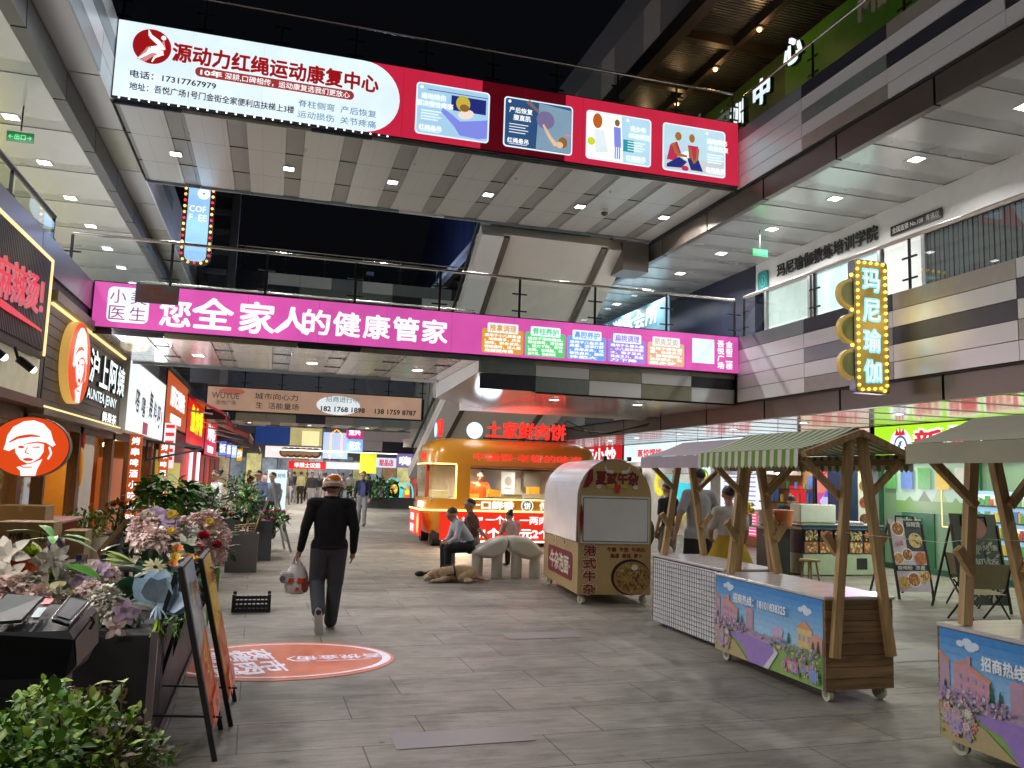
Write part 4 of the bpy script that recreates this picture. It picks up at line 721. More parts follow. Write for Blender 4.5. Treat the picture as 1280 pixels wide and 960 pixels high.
b = MB(); b.ball(p, .07, em('pendant_bulb', (1, .85, .55), 6)); b.tube([p, (p[0], p[1], 2.5)], .008, black); b.build('bulb', t); lamp(t, (p[0] + .15, p[1], p[2] - .1), 12, .1, (1, .7, .35), 'POINT')
b = MB(); rk = Matrix.Rotation(R(8), 3, 'X'); p = (-3.45, 17.15, 1.72); b.ball((p[0], p[1], p[2] + .45), (.06, .1, .2), mat('koi_red', (.6, .04, .02), .6), rot=rk); b.ball((p[0], p[1], p[2] - .05), (.07, .12, .38), mat('koi_orange', (.8, .32, .03), .6, e=.1), rot=rk); b.build('hanging_lantern', label='long red and orange paper lantern on the stone pier', cat='lantern')
# striped orange posts and yellow / red fronts further on
OW = em('orange_post', (.7, .11, .02), .42)
for lb, y, xp in (('orange post with white characters under the plain white lightbox', 20.6, -3.02), ('orange post with white characters next to the yellow banner', 26.2, -3.05)):
    b = MB(); fr = FS(xp, y, 0); b.fbox(fr, -.13, 0, .13, 2.45, -.1, 0, OW)
    for k in range(9): b.text(fr, '烤串啤酒小吃美味好'[k], 0, 2.3 - k * .25, .17, T_WHITE, .17, .006, .03)
    b.build('sign_post', label=lb, cat='sign post')
b = MB(); b.fbox(FL(-3.3, 0, 0), 27.5, .1, 33.5, 1.95, -.1, 0, E('mustard', (.55, .48, .02), .55)); b.fbox(FL(-3.3, 0, 0), 21.2, .1, 26, 1.9, -.6, -.5, E('brick_orange', (.45, .1, .02), .5)); b.build('shop', label='mustard yellow shop front beside orange posts', cat='shop front')
b = MB(); b.fbox(FL(-3.3, 0, 0), 33.6, 0, 58, 2.5, -.1, 0, mat('red_front', (.42, .014, .014), .5, e=.22, var=.2, vs=.5))
for y in (37, 41, 45, 49, 53): b.fbox(FL(-3.3, 0, 0), y, .1, y + 1.6, 2.3, .0, .03, mat('dark_red_bay', (.12, .01, .01), .4))
b.build('shop', label='row of deep red shop fronts under the red signs', cat='shop front')
for y in (34.2, 37.5):
    b = MB(); b.tube([(-3.0, y, .1), (-3.0, y, 2.4)], .07, em('tube_pinkwhite', (1, .75, .9), 1.2)); b.build('light_tube', label='vertical white light tube on the red shop front', cat='light tube', group='light tubes on the red front')
b = MB(); 
for a_, c_ in (((-3.3, 24.5, 2.42), (-1.9, 24.6, 2.3)), ((-3.3, 24.5, 1.9), (-1.9, 24.6, 2.25))): b.bar(a_, c_, .06, .06, darkmetal)
b.bar((-3.3, 24.5, 1.85), (-3.3, 24.5, 2.45), .06, .06, darkmetal); b.build('sign_bracket', label='black triangular iron bracket below the plain white lightbox', cat='bracket')
# ================================================================ right shops
def band(lb, y0, y1, z0, z1, base, items, x=13.33):
    t = thing('shop_sign', lb, 'shop sign', (x, (y0 + y1) / 2, z0)); fr = FR(x, 0, 0); b = MB(); b.fbox(fr, -y1, z0, -y0, z1, -.15, -.003, FRAME); b.build('casing', t); b = MB(); b.rect(fr, -y1 + .03, z0 + .02, -y0 - .03, z1 - .01, base, 0)
    for s_, y, z, h, w_, c in items: b.text(fr, s_, -y, z, h, c, w_, .01, .035)
    return t, fr, b
LIME = E('lime_green', (.42, .85, .02), 1.0); RT = E('tomato', (.75, .02, .04), .8); T_CREAM = mat('cream_print', (.6, .55, .4), .5)
t, fr, b = band('lime green shop sign with red characters and a round ram logo', 4.5, 15.85, 2.42, 3.15, LIME, [])
b.ell(fr, -15.0, 2.72, .33, .34, T_WHITE, .006, 28); b.ell(fr, -15.0, 2.7, .2, .22, E('logo_blue', (.03, .15, .4), .7), .01); b.ell(fr, -15.0, 2.7, .15, .17, T_WHITE, .014); b.line(fr, [(-15.05, 2.58, .06), (-15.03, 2.72, .1), (-14.95, 2.8, .03)], .07, E('logo_blue', (.03, .15, .4), .7), .018); b.poly(fr, [(-15.16, 2.92), (-15.1, 3.08), (-15.04, 2.98), (-15.0, 3.12), (-14.96, 2.98), (-14.9, 3.08), (-14.84, 2.92)], RT, .02)
for i, ch in enumerate('新疆阿帕羊肉串'): b.text(fr, ch, -14.2 + i * .95, 2.75, .55, T_WHITE, .8, .008, .075); b.text(fr, ch, -14.2 + i * .95, 2.75, .5, RT, .74, .014, .03)
b.build('light_panel', t)
t, fr, b = band('white shop sign with thin red characters behind the plain canopy', 18.7, 29.9, 2.45, 3.15, E_WHITE, [('沙县小吃', 22.2, 2.8, .42, 2.6, RT), ('蒸饺馄饨', 27.6, 2.8, .28, 2.0, RT)]); b.build('light_panel', t)
t, fr, b = band('orange topped white sign left of the lime one', 15.95, 18.6, 2.45, 3.15, E('cream_lit', (.9, .7, .55), .8), [('奶茶 果汁', 17.2, 2.8, .35, 1.8, RT)]); b.build('light_panel', t)
t, fr, b = band('bright red shop sign with white characters behind the food truck', 30, 38, 2.3, 3.3, E('red', (.7, .01, .015), .8), [('江西小炒', 33, 2.8, .6, 4.6, T_WHITE)]); b.build('light_panel', t)
t, fr, b = band('white and red shop sign far down the right side', 39, 47, 2.5, 3.2, E_WHITE, [('食堂', 43, 2.85, .4, 3, RT)]); b.build('light_panel', t)
# fronts
t = thing('shop', 'green glass shop front with landscape murals and cold shelves', 'shop front', (13.4, 12, 0)); fr = FR(13.36, 0, 0)
b = MB(); b.fbox(fr, -15.8, 0, -4, 2.4, -.05, 0, em('green_interior', (.2, .32, .2), .3, .25, .5)); b.build('wall', t)
b = MB(); gd = mat('green_door', (.02, .12, .05), .4); b.fbox(fr, -15.0, .05, -14.1, 1.25, .01, .05, gd); dr = b.build('door', t)
for y in (-14.75, -14.5): b = MB(); b.tube([fr.p(y, .2, .12), fr.p(y, 1.15, .12)], .03, steel); b.build('handle', dr)
b = MB(); mg = [E('mural_a', (.2, .38, .12), .4), E('mural_b', (.12, .25, .07), .4), E('mural_c', (.35, .5, .2), .5)]
b.rect(fr, -15.2, 1.25, -12.9, 2.38, E('mural_sky', (.4, .6, .45), .5), .008)
for k in range(5): b.poly(fr, [(-15.2 + k * .45, 1.26), (-14.4 + k * .4, 1.26), (-14.8 + k * .42, 1.6 + .12 * (k % 3))], mg[k % 3], .012 + k * .001)
b.rect(fr, -15.2, 1.26, -12.9, 1.5, mg[0], .02); b.build('mural', t)
yl = E('led_yellow', (.9, .8, .3), .9)
for x0, x1 in ((-13.9, -13.3), (-11.0, -9.6)): b = MB(); b.line(fr, [(x0, 1.0), (x0, 2.0), (x1, 2.0), (x1, 1.0), (x0, 1.0)], .03, yl, .025); b.build('light_frame', t)
b = MB(); b.fbox(fr, -13.0, .5, -11.0, 1.75, .02, .3, E('shelf_back', (.35, .6, .8), .6)); bl = E('shelf_white', (.75, .9, 1), .85)
for k in range(4): b.fbox(fr, -13.0, .55 + k * .3, -11.0, .58 + k * .3, .3, .34, mat('shelf_green', (.05, .15, .07), .5)); b.rect(fr, -12.95, .6 + k * .3, -11.05, .78 + k * .3, bl if k % 2 else E('shelf_sky', (.3, .55, .85), .7), .31)
b.build('cold_shelf', t)
b = MB(); b.fbox(fr, -10.9, .2, -9.5, 2.35, .02, .06, E('emerald', (.03, .35, .16), .5)); b.fbox(fr, -9.3, .0, -4, 2.35, .02, .06, E('poster_cream', (.75, .68, .42), .5)); b.fbox(fr, -9.45, .0, -9.3, 2.35, .02, .1, mat('dark_post', (.1, .09, .08), .5))
for k in range(3): b.text(fr, '羊肉串', -8.8 + k * 1.4, 1.85, .2, mat('poster_ink', (.2, .16, .08), .6), .9, .07, .02)
b.rect(fr, -7.4, 1.2, -6.9, 2.0, RT, .075); b.build('poster_wall', t)
b = MB(); gf = mat('green_mullion', (.02, .1, .05), .4); q = random.Random(41)
for y in (15.6, 12.9, 11.0, 9.4, 7.3): b.fbox(fr, -y - .04, 0, -y + .04, 2.4, .03, .1, gf)
b.fbox(fr, -15.8, 2.32, -4, 2.4, .03, .1, gf); b.fbox(fr, -15.8, 0, -4, .12, .03, .1, gf); b.build('mullion', t)
cols = [mat('pack_%d' % i, c, .4, e=.15, var=.2) for i, c in enumerate([(.5, .08, .03), (.55, .4, .05), (.1, .3, .1), (.5, .5, .45), (.08, .15, .4)])]
for k in range(4):
    b = MB(); x = -12.9
    while x < -11.1: w_ = q.uniform(.05, .13); h_ = q.uniform(.1, .2); b.fbox(fr, x, .585 + k * .3, x + w_ * .85, .585 + k * .3 + h_, .31, .36, q.choice(cols)); x += w_
    b.build('shelf_goods', t)
for k in range(6): b = MB(); b.fbox(fr, -9.0 + k * .8, .15, -8.35 + k * .8, .95 + .2 * (k % 2), .06, .075, q.choice(cols)); b.text(fr, '羊馕抓饭烤肉'[k], -8.7 + k * .8, .6, .3, T_CREAM, None, .08, .02); b.build('price_card', t)
for k in range(5): b = MB(); b.fbox(fr, -15.5 + k * .5, 1.75, -15.15 + k * .5, 2.2, .05, .06, q.choice(cols)); b.build('price_card', t)
for y in (6, 9, 12, 15): lamp(t, (12.6, y, 2.95), 26, .5, (.85, 1, .6))
food = [mat('food_%d' % i, c, .45, e=.24, var=.25, vs=30) for i, c in enumerate([(.34, .13, .05), (.42, .25, .08), (.2, .08, .03), (.42, .34, .15), (.1, .05, .03), (.36, .07, .03), (.18, .2, .06)])]  # faint own glow lifts the food pictures out of the shade
plate = mat('plate_white', (.6, .58, .52), .4, e=.2); fdark = mat('food_dark', (.05, .025, .015), .5)
def dish(b, fr, cx, cy, r, seed, d=.01, pl=True, n=26):
    if pl: b.ell(fr, cx, cy, r, r * .92, plate, d, 20)
    b.ell(fr, cx, cy, r * .84, r * .76, food[seed % 6], d + .004, 18); q = random.Random(seed); fp = [food[q.randrange(7)], food[q.randrange(7)], food[(seed + 1) % 6]]
    for i in range(n):
        a = q.uniform(0, 6.3); rr_ = r * .68 * math.sqrt(q.random()); l = r * q.uniform(.1, .3)
        b.ell(fr, cx + rr_ * math.cos(a), cy + rr_ * .9 * math.sin(a), l, l * q.uniform(.2, .5), q.choice(fp), d + .006 + i * .0003, 7, rot=q.uniform(0, 3))
def foodtile(b, fr, x0, y0, x1, y1, seed, d=.01, n=40):
    q = random.Random(seed); b.rect(fr, x0, y0, x1, y1, fdark if seed % 2 else food[2], d); fp = [food[q.randrange(7)] for _ in range(3)]; s_ = min(x1 - x0, y1 - y0)
    bubbles(b, fr, x0, y0, x1, y1, n, fp, s_ * .05, s_ * .17, d + .003, seed)
t = thing('display_pillar', 'navy pillar with a strip of food photographs beside the lime sign', 'pillar', (12.9, 15.6, 0)); fr = FS(12.72, 15.5, 0)
b = MB(); b.box((12.1, 15.5, 0), (12.9, 15.9, 2.45), mat('navy_pillar', (.02, .035, .1), .45)); b.build('shaft', t); b = MB(); b.fbox(fr, -.14, .5, .16, 2.35, .002, .02, plate)
for k in range(5): dish(b, fr, .01, .68 + k * .37, .16, 3 + k, .024, False, 18)
b.line(fr, [(-.02, 2.2, .03), (.02, 1.6, .03), (.1, 1.3, .03), (.15, 1.45, .03)], .03, E('led_amber', (1, .7, .1), 1.2), .04); b.build('food_photo', t)
t = thing('led_poster', 'pair of bright orange and violet menu screens behind the green awning stall', 'screen', (13.1, 17, .6)); fr = FS(0, 16.3, 0); P0 = (12.12, 16.3, 2.2); P1 = (13.48, 16.3, 0.91)
xa, xb, za, zb = P0[0], P1[0], P1[2], P0[2] + .1; xm = (xa + xb) / 2
b = MB(); b.fbox(fr, xa - .05, za - .05, xb + .05, zb + .05, -.1, -.003, FRAME); b.build('casing', t); b = MB()
vio = E('violet', (.2, .12, .75), .9); cor = E('coral', (.8, .25, .18), .85); mag = E('rose', (.7, .1, .3), .8); lav = E('lavender', (.6, .55, .9), .95)
b.rect(fr, xa, za, xm, zb, mag, 0); b.rect(fr, xa, (za + zb) / 2, xm - .02, zb, cor, .004); b.poly(fr, [(xa + .1, zb), (xm - .02, zb), (xm - .02, zb - .55)], lav, .006); b.text(fr, '老东北', xa + .33, zb - .18, .16, E('tomato', (.75, .02, .04), .8), None, .01, .03)
b.poly(fr, [(xa + .05, za + .5), (xa + .2, za + .68), (xa + .35, za + .55), (xa + .5, za + .6), (xa + .42, za + .4), (xa + .2, za + .32)], lav, .01); b.poly(fr, [(xa + .15, za + .6), (xa + .3, za + .85), (xa + .35, za + .6)], vio, .011); b.text(fr, '麻辣拌', xa + .3, za + .16, .16, T_WHITE, None, .01, .03)
b.rect(fr, xm + .02, za, xb, zb, E('night', (.1, .09, .18), .8), 0); b.rect(fr, xm + .02, zb - .6, xb, zb, vio, .004); b.poly(fr, [(xm + .3, zb - .6), (xb, zb - .6), (xb, zb)], lav, .006); b.text(fr, '东北烤', (xm + xb) / 2, za + .62, .16, T_WHITE, None, .01, .03)
bubbles(b, fr, xm + .04, za + .02, xb - .02, za + .5, 26, [cor, lav, mag, T_WHITE, E('peach', (.9, .5, .3), .9)], .03, .1, .008, 5); b.build('screen_face', t); lamp(t, (12.3, 15.4, 1.6), 10, .8, (.9, .6, 1), rot=(R(-90), 0, 0))
# shop interior with cashier and wooden wall; menu screens; balloon lettering wall
t = thing('shop', 'open shop front with wooden wall and white menu screens behind the stalls', 'shop front', (13.4, 19, 0))
b = MB(); b.box((13.3, 16.4, 0), (13.4, 22.5, 2.45), wood('pale_shop_wood', (.32, .17, .07), (.45, .26, .11), .5)); b.box((13.25, 22.5, 0), (13.4, 30, 2.45), mat('pale_tile_wall', (.55, .53, .48), .5)); b.box((13.1, 30, 0), (13.4, 80, 2.4), mat('shop_dark', (.06, .07, .08), .4)); b.build('wall', t)
fr = FR(13.2, 0, 0); b = MB(); b.fbox(fr, -22.3, 1.05, -20.2, 2.1, 0, .05, E('menu_screen', (.85, .9, 1), 1.0)); b.fbox(fr, -22.3, .3, -20.2, 1.0, 0, .05, E('menu_pink', (.85, .12, .3), .85))
for k in range(7): b.rect(fr, -22.1, 1.15 + k * .13, -20.4, 1.19 + k * .13, E('menu_line', (.4, .35, .8), .7), .054); b.rect(fr, -22.1, .36 + k * .09, -20.4, .38 + k * .09, T_WHITE, .054)
b.build('menu_screen', t); q = random.Random(2)
for ch, y, z, c in (('N', 25.6, 1.5, (.05, .65, .8)), ('I', 24.6, 1.3, (.05, .65, .8)), ('C', 26.4, 1.7, (.85, .75, .05)), ('E', 25.1, .9, (.85, .75, .05)), ('!', 24.0, 1.1, (.85, .75, .05))): b = MB(); b.text(fr, ch, -y, z, .75, E('balloon_%d' % (c[0] * 100), c, .7), .5, .05, .06, .06); b.build('balloon_letter', t)
b = MB(); b.rect(fr, -18.9, 1.1, -18.2, 1.75, RT, .0); b.rect(fr, -17.5, .3, -16.6, 2.0, mat('brown_menu', (.14, .04, .03), .5), 0); b.build('wall_poster', t)
b = MB(); b.box((12.0, 18.4, 2.02), (13.2, 24.2, 2.42), mat('hood_white', (.66, .62, .62), .5)); b.build('hood', t)
b = MB(); q = random.Random(51)
for k in range(16): y = 16.6 + q.uniform(0, 5.6); z = q.choice([1.0, 1.35, 1.7]); b.fbox(fr, -y - .15, z, -y + .15, z + .3, .0, .02, q.choice(cols))
b.build('shelf_back', t)
for z in (.95, 1.32, 1.68): b = MB(); b.fbox(fr, -20.0, z - .04, -16.5, z, .0, .22, WF); b.build('shelf', t)
b = MB()
for k in range(26): y = 16.7 + k * .125; z = (.95, 1.32, 1.68)[k % 3]; b.tube([fr.p(-y, z, .12), fr.p(-y, z + q.uniform(.12, .25), .12)], .04, q.choice(cols), 8)
b.build('shelf_goods', t)
for k in range(5): b = MB(); p = (12.6, 17.2 + k * 1.3, 2.3); b.lathe([(.03, .12), (.12, 0), (.11, 0)], (p[0] - .9, p[1], p[2] - .25), black, 14); b.ball((p[0] - .9, p[1], p[2] - .27), .05, em('pendant_bulb', (1, .85, .55), 6)); b.tube([(p[0] - .9, p[1], p[2] - .13), (p[0] - .9, p[1], 3.16)], .006, black, 5); b.build('pendant', t)
for y in (18, 21, 24, 28): lamp(t, (12.4, y, 2.95), 28, .5, (1, .9, .8))
b = MB(); fr = FR(13.0, 0, 0); b.fbox(fr, -29.9, .1, -27.5, 2.3, 0, .1, mat('dark_glass_front', (.03, .05, .06), .15)); b.ell(fr, -29.2, 1.5, .3, .3, T_WHITE, .105); b.ell(fr, -29.2, 1.5, .2, .2, E('leaf_green', (.1, .5, .05), .7), .11); b.build('shop', label='dark glazed shop front with a small round leaf logo', cat='shop front')
b = MB(); fr = FS(11.05, 19.6, 0); b.fbox(fr, -.2, .9, .2, 2.4, -.05, 0, E_WHITE); b.ell(fr, 0, 1.95, .15, .17, E('leaf_green', (.1, .5, .05), .7), .004); b.ell(fr, 0, 1.95, .09, .1, E('yellow', (.9, .8, .1), .8), .008); b.build('banner', label='upright white banner with a round green leaf badge', cat='banner')
t = thing('shop', 'row of bright small shops far down the right side', 'shop', (13, 50, 0)); b = MB(); q = random.Random(31); fr = FR(13.05, 0, 0)
for k in range(14):
    y0 = 39.5 + k * 1.5; c = q.choice([(.8, .7, .5), (.6, .75, .8), (.75, .6, .2), (.5, .12, .1), (.4, .6, .3)]); b.fbox(fr, -y0 - 1.4, .1 if k % 3 else .6, -y0, 2.3, 0, .04, em('far_front_%d' % k, c, q.uniform(.35, .8), .5, 1.2))
b.build('front', t); lamp(t, (11, 44, 3.0), 60, 1, (1, .95, .9)); lamp(t, (11, 52, 3.0), 80, 1, (1, .95, .9))
# ================================================================ the far end of the street (y 60)
t = thing('far_building', 'far building closing the street, blue shop and yellow lit room upstairs', 'building', (4, 60, 0)); fr = FS(0, 60, 0)
b = MB(); b.box((-14, 60.1, 0), (26, 70, 9), mat('far_wall', (.3, .31, .33), .6)); b.box((-14, 59.7, 4.3), (26, 60.1, 5.0), P_GREY); b.build('wall', t)
A, B = (-1.18, 59.6, 4.99), (1.16, 59.6, 3.58); b = MB(); b.fbox(FS(0, 59.6, 0), A[0], B[2], B[0], A[2], 0, .1, mat('blue_shop', (.02, .06, .25), .4, e=.35)); b.build('blue_panel', t)
q = random.Random(17); b = MB()
for k in range(22): x = -9 + k * 1.05; c = q.choice([(.8, .65, .4), (.7, .75, .75), (.5, .3, .15), (.6, .1, .08), (.75, .7, .3), (.3, .35, .4)]); b.fbox(FS(0, 60.05, 0), x, .0, x + .98, 2.6 + .3 * (k % 2), 0, .05, em('end_front_%d' % k, c, q.uniform(.3, .75), .6, 1.3))
b.build('shop_window', t)
A, B = (1.07, 59.6, 5.1), (3.35, 59.6, 3.56); b = MB(); b.fbox(FS(0, 59.6, 0), A[0], B[2], B[0], A[2], 0, .08, em('far_room', (.6, .52, .22), .7, .3, .6)); b.fbox(FS(0, 59.6, 0), A[0] + .9, B[2], B[0] - .2, A[2] - .5, .08, .1, em('far_room_bright', (.9, .8, .4), 1)); b.build('window', t)
def far(lb, p0, p1, Y_, c, s_=None, tc=None, dishes=0):
    b = MB(); fr = FS(0, Y_, 0); x0, z1, x1, z0 = p0[0], p0[2], p1[0], p1[2]; b.fbox(fr, x0, z0, x1, z1, -.12, 0, E('far_' + lb[:14], c, .95))
    if s_: b.text(fr, s_, (x0 + x1) / 2, (z0 + z1) / 2, (z1 - z0) * .62, tc or T_WHITE, (x1 - x0) * .7, .01, .04)
    for k in range(dishes): b.ell(fr, x0 + (x1 - x0) * (.35 + .11 * k), (z0 + z1) / 2, .38, .34, food[(k * 2) % 6], .02, 14); b.ell(fr, x0 + (x1 - x0) * (.35 + .11 * k), (z0 + z1) / 2, .24, .2, food[3], .03, 12)
    b.build('far_sign', label=lb, cat='shop sign')
far('white restaurant sign with a row of food bowls at the street end', (-0.43, 57.0, 3.38), (3.2, 57.0, 2.62), 57, (.95, .85, .82), dishes=6)
far('blue lightbox behind orange neon at the street end', (3.19, 55.0, 4.36), (4.78, 55.0, 2.65), 55, (.45, .6, .95))
far('magenta and blue hanging screen at the street end', (3.72, 44.0, 4.39), (4.56, 44.0, 3.58), 44, (.75, .03, .25), '盛典')
far('lower blue half of the hanging screen at the street end', (3.77, 44.0, 3.53), (4.6, 44.0, 2.82), 44, (.25, .5, .95), '狂欢')
far('red sign with white characters at the street end', (1.1, 56.0, 2.42), (3.49, 56.0, 1.92), 56, (.85, .01, .01), '华莱士汉堡')
far('plain white sign right of the red one at the street end', (3.52, 56.0, 2.45), (5.75, 56.0, 2.0), 56, (.8, .8, .8))
far('yellow lit shop at the street end', (5.53, 54.0, 3.38), (6.59, 54.0, 1.76), 54, (.75, .75, .05))
far('white shop sign with red left edge near the neon mural', (5.61, 46.0, 2.64), (6.71, 46.0, 2.1), 46, (.7, .8, .95), '甜品店', E('tomato', (.75, .02, .04), .8))
far('violet sign next to the neon mural', (6.61, 45.0, 2.88), (7.49, 45.0, 2.12), 45, (.2, .15, .4), '嗨')
p = (3.98, 54.6, 3.55); tn = thing('neon_sign', 'orange neon arch outline on the blue lightbox', 'neon sign', p); bulbs(tn, [(p[0] - .35, 54.6, p[2] - .9), (p[0] - .35, 54.6, p[2] + .7), (p[0], 54.6, p[2] + 1), (p[0] + .35, 54.6, p[2] + .7), (p[0] + .35, 54.6, p[2] - .9)], 26, [em('neon_orange', (1, .35, .05), 1.8)], .06)
b = MB(); fr = FS(0, 43, 0); p = (6.16, 43.0, 0.83); q_ = (6.92, 43.0, 0.72); cn = em('neon_cyan', (.02, .7, .8), 1.2); yn = em('neon_yellow', (.9, .75, .05), 1.1); gn = em('neon_green', (.05, .8, .3), 1)
b.tube([fr.p(p[0] + .42 * math.cos(R(a)), p[2] + .7 * math.sin(R(a))) for a in range(0, 360, 15)], .04, cn, 6, True); b.ell(fr, p[0], p[2], .36, .6, mat('mural_black', (.02, .02, .03), .5), -.02); b.ell(fr, p[0] + .05, p[2] + .15, .2, .25, yn, .01); b.ell(fr, p[0] - .1, p[2] - .35, .15, .12, gn, .012); b.ell(fr, p[0] + .18, p[2] - .4, .12, .1, cn, .012); b.ell(fr, p[0] + .02, p[2] + .15, .09, .1, em('neon_pink', (.9, .1, .3), 1), .02)
b.tube([fr.p(q_[0] + .3 * math.cos(R(a)), q_[2] + (.6 * math.sin(R(a)) if a < 180 else -.6 * min(1, abs(math.sin(R(a))) * 2))) for a in range(0, 360, 15)], .035, cn, 6, True); b.ell(fr, q_[0], q_[2] + .1, .12, .16, yn, .01); b.ell(fr, q_[0], q_[2] - .3, .2, .15, em('neon_blue', (.2, .3, 1), 1), .012); b.ell(fr, q_[0], q_[2] - .1, .14, .08, em('neon_red', (1, .1, .05), 1), .014)
b.build('neon_mural', label='round cyan and yellow neon mural by the far right shop', cat='neon sign')
b = MB(); b.box((8.5, 39, 0), (13, 39.2, 3.1), mat('brick_red_front', (.25, .06, .05), .6)); b.prism(FS(9.6, 38.95, 0), [(-.7, 0), (.7, 0), (.7, 1.6)] + [(.7 * math.cos(R(a)), 1.6 + .6 * math.sin(R(a))) for a in range(15, 180, 15)] + [(-.7, 1.6)], 0, .05, mat('arch_cream', (.5, .42, .3), .6)); b.build('shop', label='brick red front with a cream arch behind the food truck', cat='shop front')
lampset = thing('far_shop_light', 'added fill lamps brightening the far street', 'light', (4, 55, 3)); b = MB(); b.box((0, 54, 3.06), (8, 54.2, 3.12), em('far_tube', (1, .95, .9), 3)); b.build('tube', lampset); lamp(lampset, (4, 52, 3.6), 420, 3, (1, .93, .85)); lamp(lampset, (2.5, 43, 3.7), 260, 2, (1, .93, .85)); lamp(lampset, (1.5, 29, 4.0), 120, 2, (1, .93, .85)); lamp(lampset, (-1.5, 37, 3.4), 110, 2, (1, .85, .75)); lamp(lampset, (-1.2, 25, 3.6), 70, 1.5, (1, .9, .82)); lamp(lampset, (-1.0, 47, 3.0), 110, 2, (1, .85, .75))  # lamps in mid-air, added to brighten the far street

# ================================================================ market stalls
WA = wood('pine_post', (.31, .19, .075), (.48, .32, .15), .6); WY = wood('pine_plank', (.13, .075, .032), (.25, .15, .068), .6, axis=0)
STG = mat('canvas_green', (.16, .3, .025), .8, var=.12); STW = mat('canvas_white', (.62, .62, .56), .8, var=.08)
TOPW = mat('table_laminate', (.5, .47, .48), .22, var=.12, vs=3, stretch=(1, 6, 1)); RUB = mat('caster_cream', (.5, .5, .36), .5); HUB = mat('caster_steel', (.35, .35, .35), .35, .8)
def pc(n, c): return mat('print_' + n, c, .3, var=.1, vs=25)
def caster(b, x, y, r=.055, a=0.):
    c = Vector((x, y, r)); ax = Vector((math.cos(a), math.sin(a), 0)) * .018; b.tube([c - ax, c + ax], r, RUB, 16); b.tube([c - ax * 1.3, c + ax * 1.3], r * .45, HUB, 10); b.bar((x, y, r), (x, y, r * 2.1), .05, .012, HUB); b.bar((x - .03, y, r * 2.1), (x + .03, y, r * 2.1), .06, .012, HUB)
def scenery(b, fr, W, H, txt=True):                          # garden print: sky, mansion, firs, lavender, path, blossoms
    for k in range(8): z = H * (.42 + .58 * k / 8); c = k / 7; b.rect(fr, 0, z if k else 0, W, z + H * .58 / 8 + .001, pc('sky%d' % k, (.32 - .27 * c, .55 - .3 * c, .78 - .16 * c)), 0)
    cl = pc('cloud', (.62, .72, .85))
    for cx, cy in ((.14, .9), (.86, .84)):
        for dx, dy, r in ((-.05, 0, .035), (0, .02, .045), (.05, .0, .04), (.02, -.015, .05)): b.ell(fr, W * (cx + dx * .7), H * (cy + dy), r * .9, r * .6, cl, .002 + r * .02, 14)
    q = random.Random(9)
    lav = [pc('lav%d' % k, c) for k, c in enumerate([(.28, .2, .36), (.4, .3, .45), (.25, .24, .45), (.5, .33, .4)])]; gr = pc('meadow', (.22, .38, .1)); gd = pc('hedge', (.03, .12, .06)); pk = pc('mansion', (.55, .3, .38)); pk2 = pc('mansion_shade', (.44, .3, .4)); rf = pc('roof_orange', (.6, .28, .15)); wn = pc('pane', (.3, .3, .5))
    b.poly(fr, [(0, 0), (W, 0), (W, H * .42), (W * .6, H * .36), (W * .3, H * .42), (0, H * .5)], gr, .003)
    b.poly(fr, [(0, H * .45), (0, H * .8), (W * .05, H * .72), (W * .05, H * .45)], rf, .004); b.poly(fr, [(0, H * .45), (0, H * .76), (W * .05, H * .68), (W * .05, H * .45)], pk2, .005)
    b.poly(fr, [(W * .07, H * .45), (W * .07, H * .71), (W * .12, H * .73), (W * .24, H * .62), (W * .24, H * .42)], pk, .006); b.poly(fr, [(W * .06, H * .7), (W * .12, H * .755), (W * .25, H * .63), (W * .24, H * .6), (W * .12, H * .715)], rf, .007); b.rect(fr, W * .135, H * .71, W * .155, H * .8, pk, .008)
    for k in range(4):
        for j in range(2): b.rect(fr, W * (.1 + .035 * k), H * (.5 + .09 * j - .012 * k), W * (.11 + .035 * k), H * (.54 + .09 * j - .012 * k), wn, .009)
    for cx, h in ((.25, .2), (.29, .16), (.03, .13), (.73, .12), (.93, .1), (.97, .12)):
        for k in range(4): b.poly(fr, [(W * cx - .03 * (1 - k * .2), H * (.4 + h * k * .25)), (W * cx + .03 * (1 - k * .2), H * (.4 + h * k * .25)), (W * cx, H * (.4 + h * (k * .25 + .4)))], gd, .01 + k * .0005)
    b.rect(fr, W * .33, H * .42, W * .4, H * .66, pk2, .006); b.ell(fr, W * .365, H * .66, W * .037, H * .025, pk, .007)
    cs = pc('castle', (.62, .48, .22)); b.rect(fr, W * .8, H * .4, W * .92, H * .62, cs, .006); b.poly(fr, [(W * .79, H * .62), (W * .93, H * .62), (W * .86, H * .72)], rf, .007); b.poly(fr, [(W * .9, H * .38), (W, H * .38), (W, H * .56), (W * .95, H * .6), (W * .9, H * .55)], pc('coral_house', (.6, .3, .24)), .0065)
    for k in range(3): b.rect(fr, W * (.815 + .035 * k), H * .48, W * (.83 + .035 * k), H * .55, wn, .0075)
    b.ell(fr, W * .63, H * .5, W * .05, H * .06, pc('dome', (.5, .4, .6)), .006); b.rect(fr, W * .59, H * .42, W * .67, H * .5, pk, .0055)
    b.poly(fr, [(0, H * .5), (W * .3, H * .44), (W * .62, H * .36), (W * .55, H * .3), (W * .25, H * .32), (0, H * .36)], lav[1], .011)
    b.poly(fr, [(W * .12, H * .3), (W * .34, H * .34), (W * .6, H * .3), (W * .62, H * .24), (W * .5, H * .0), (W * .36, 0), (W * .3, H * .18)], pc('path', (.3, .2, .52)), .012); b.poly(fr, [(W * .6, H * .3), (W * .64, H * .24), (W * .55, 0), (W * .5, 0), (W * .6, H * .22)], pc('kerb', (.6, .58, .66)), .0125)
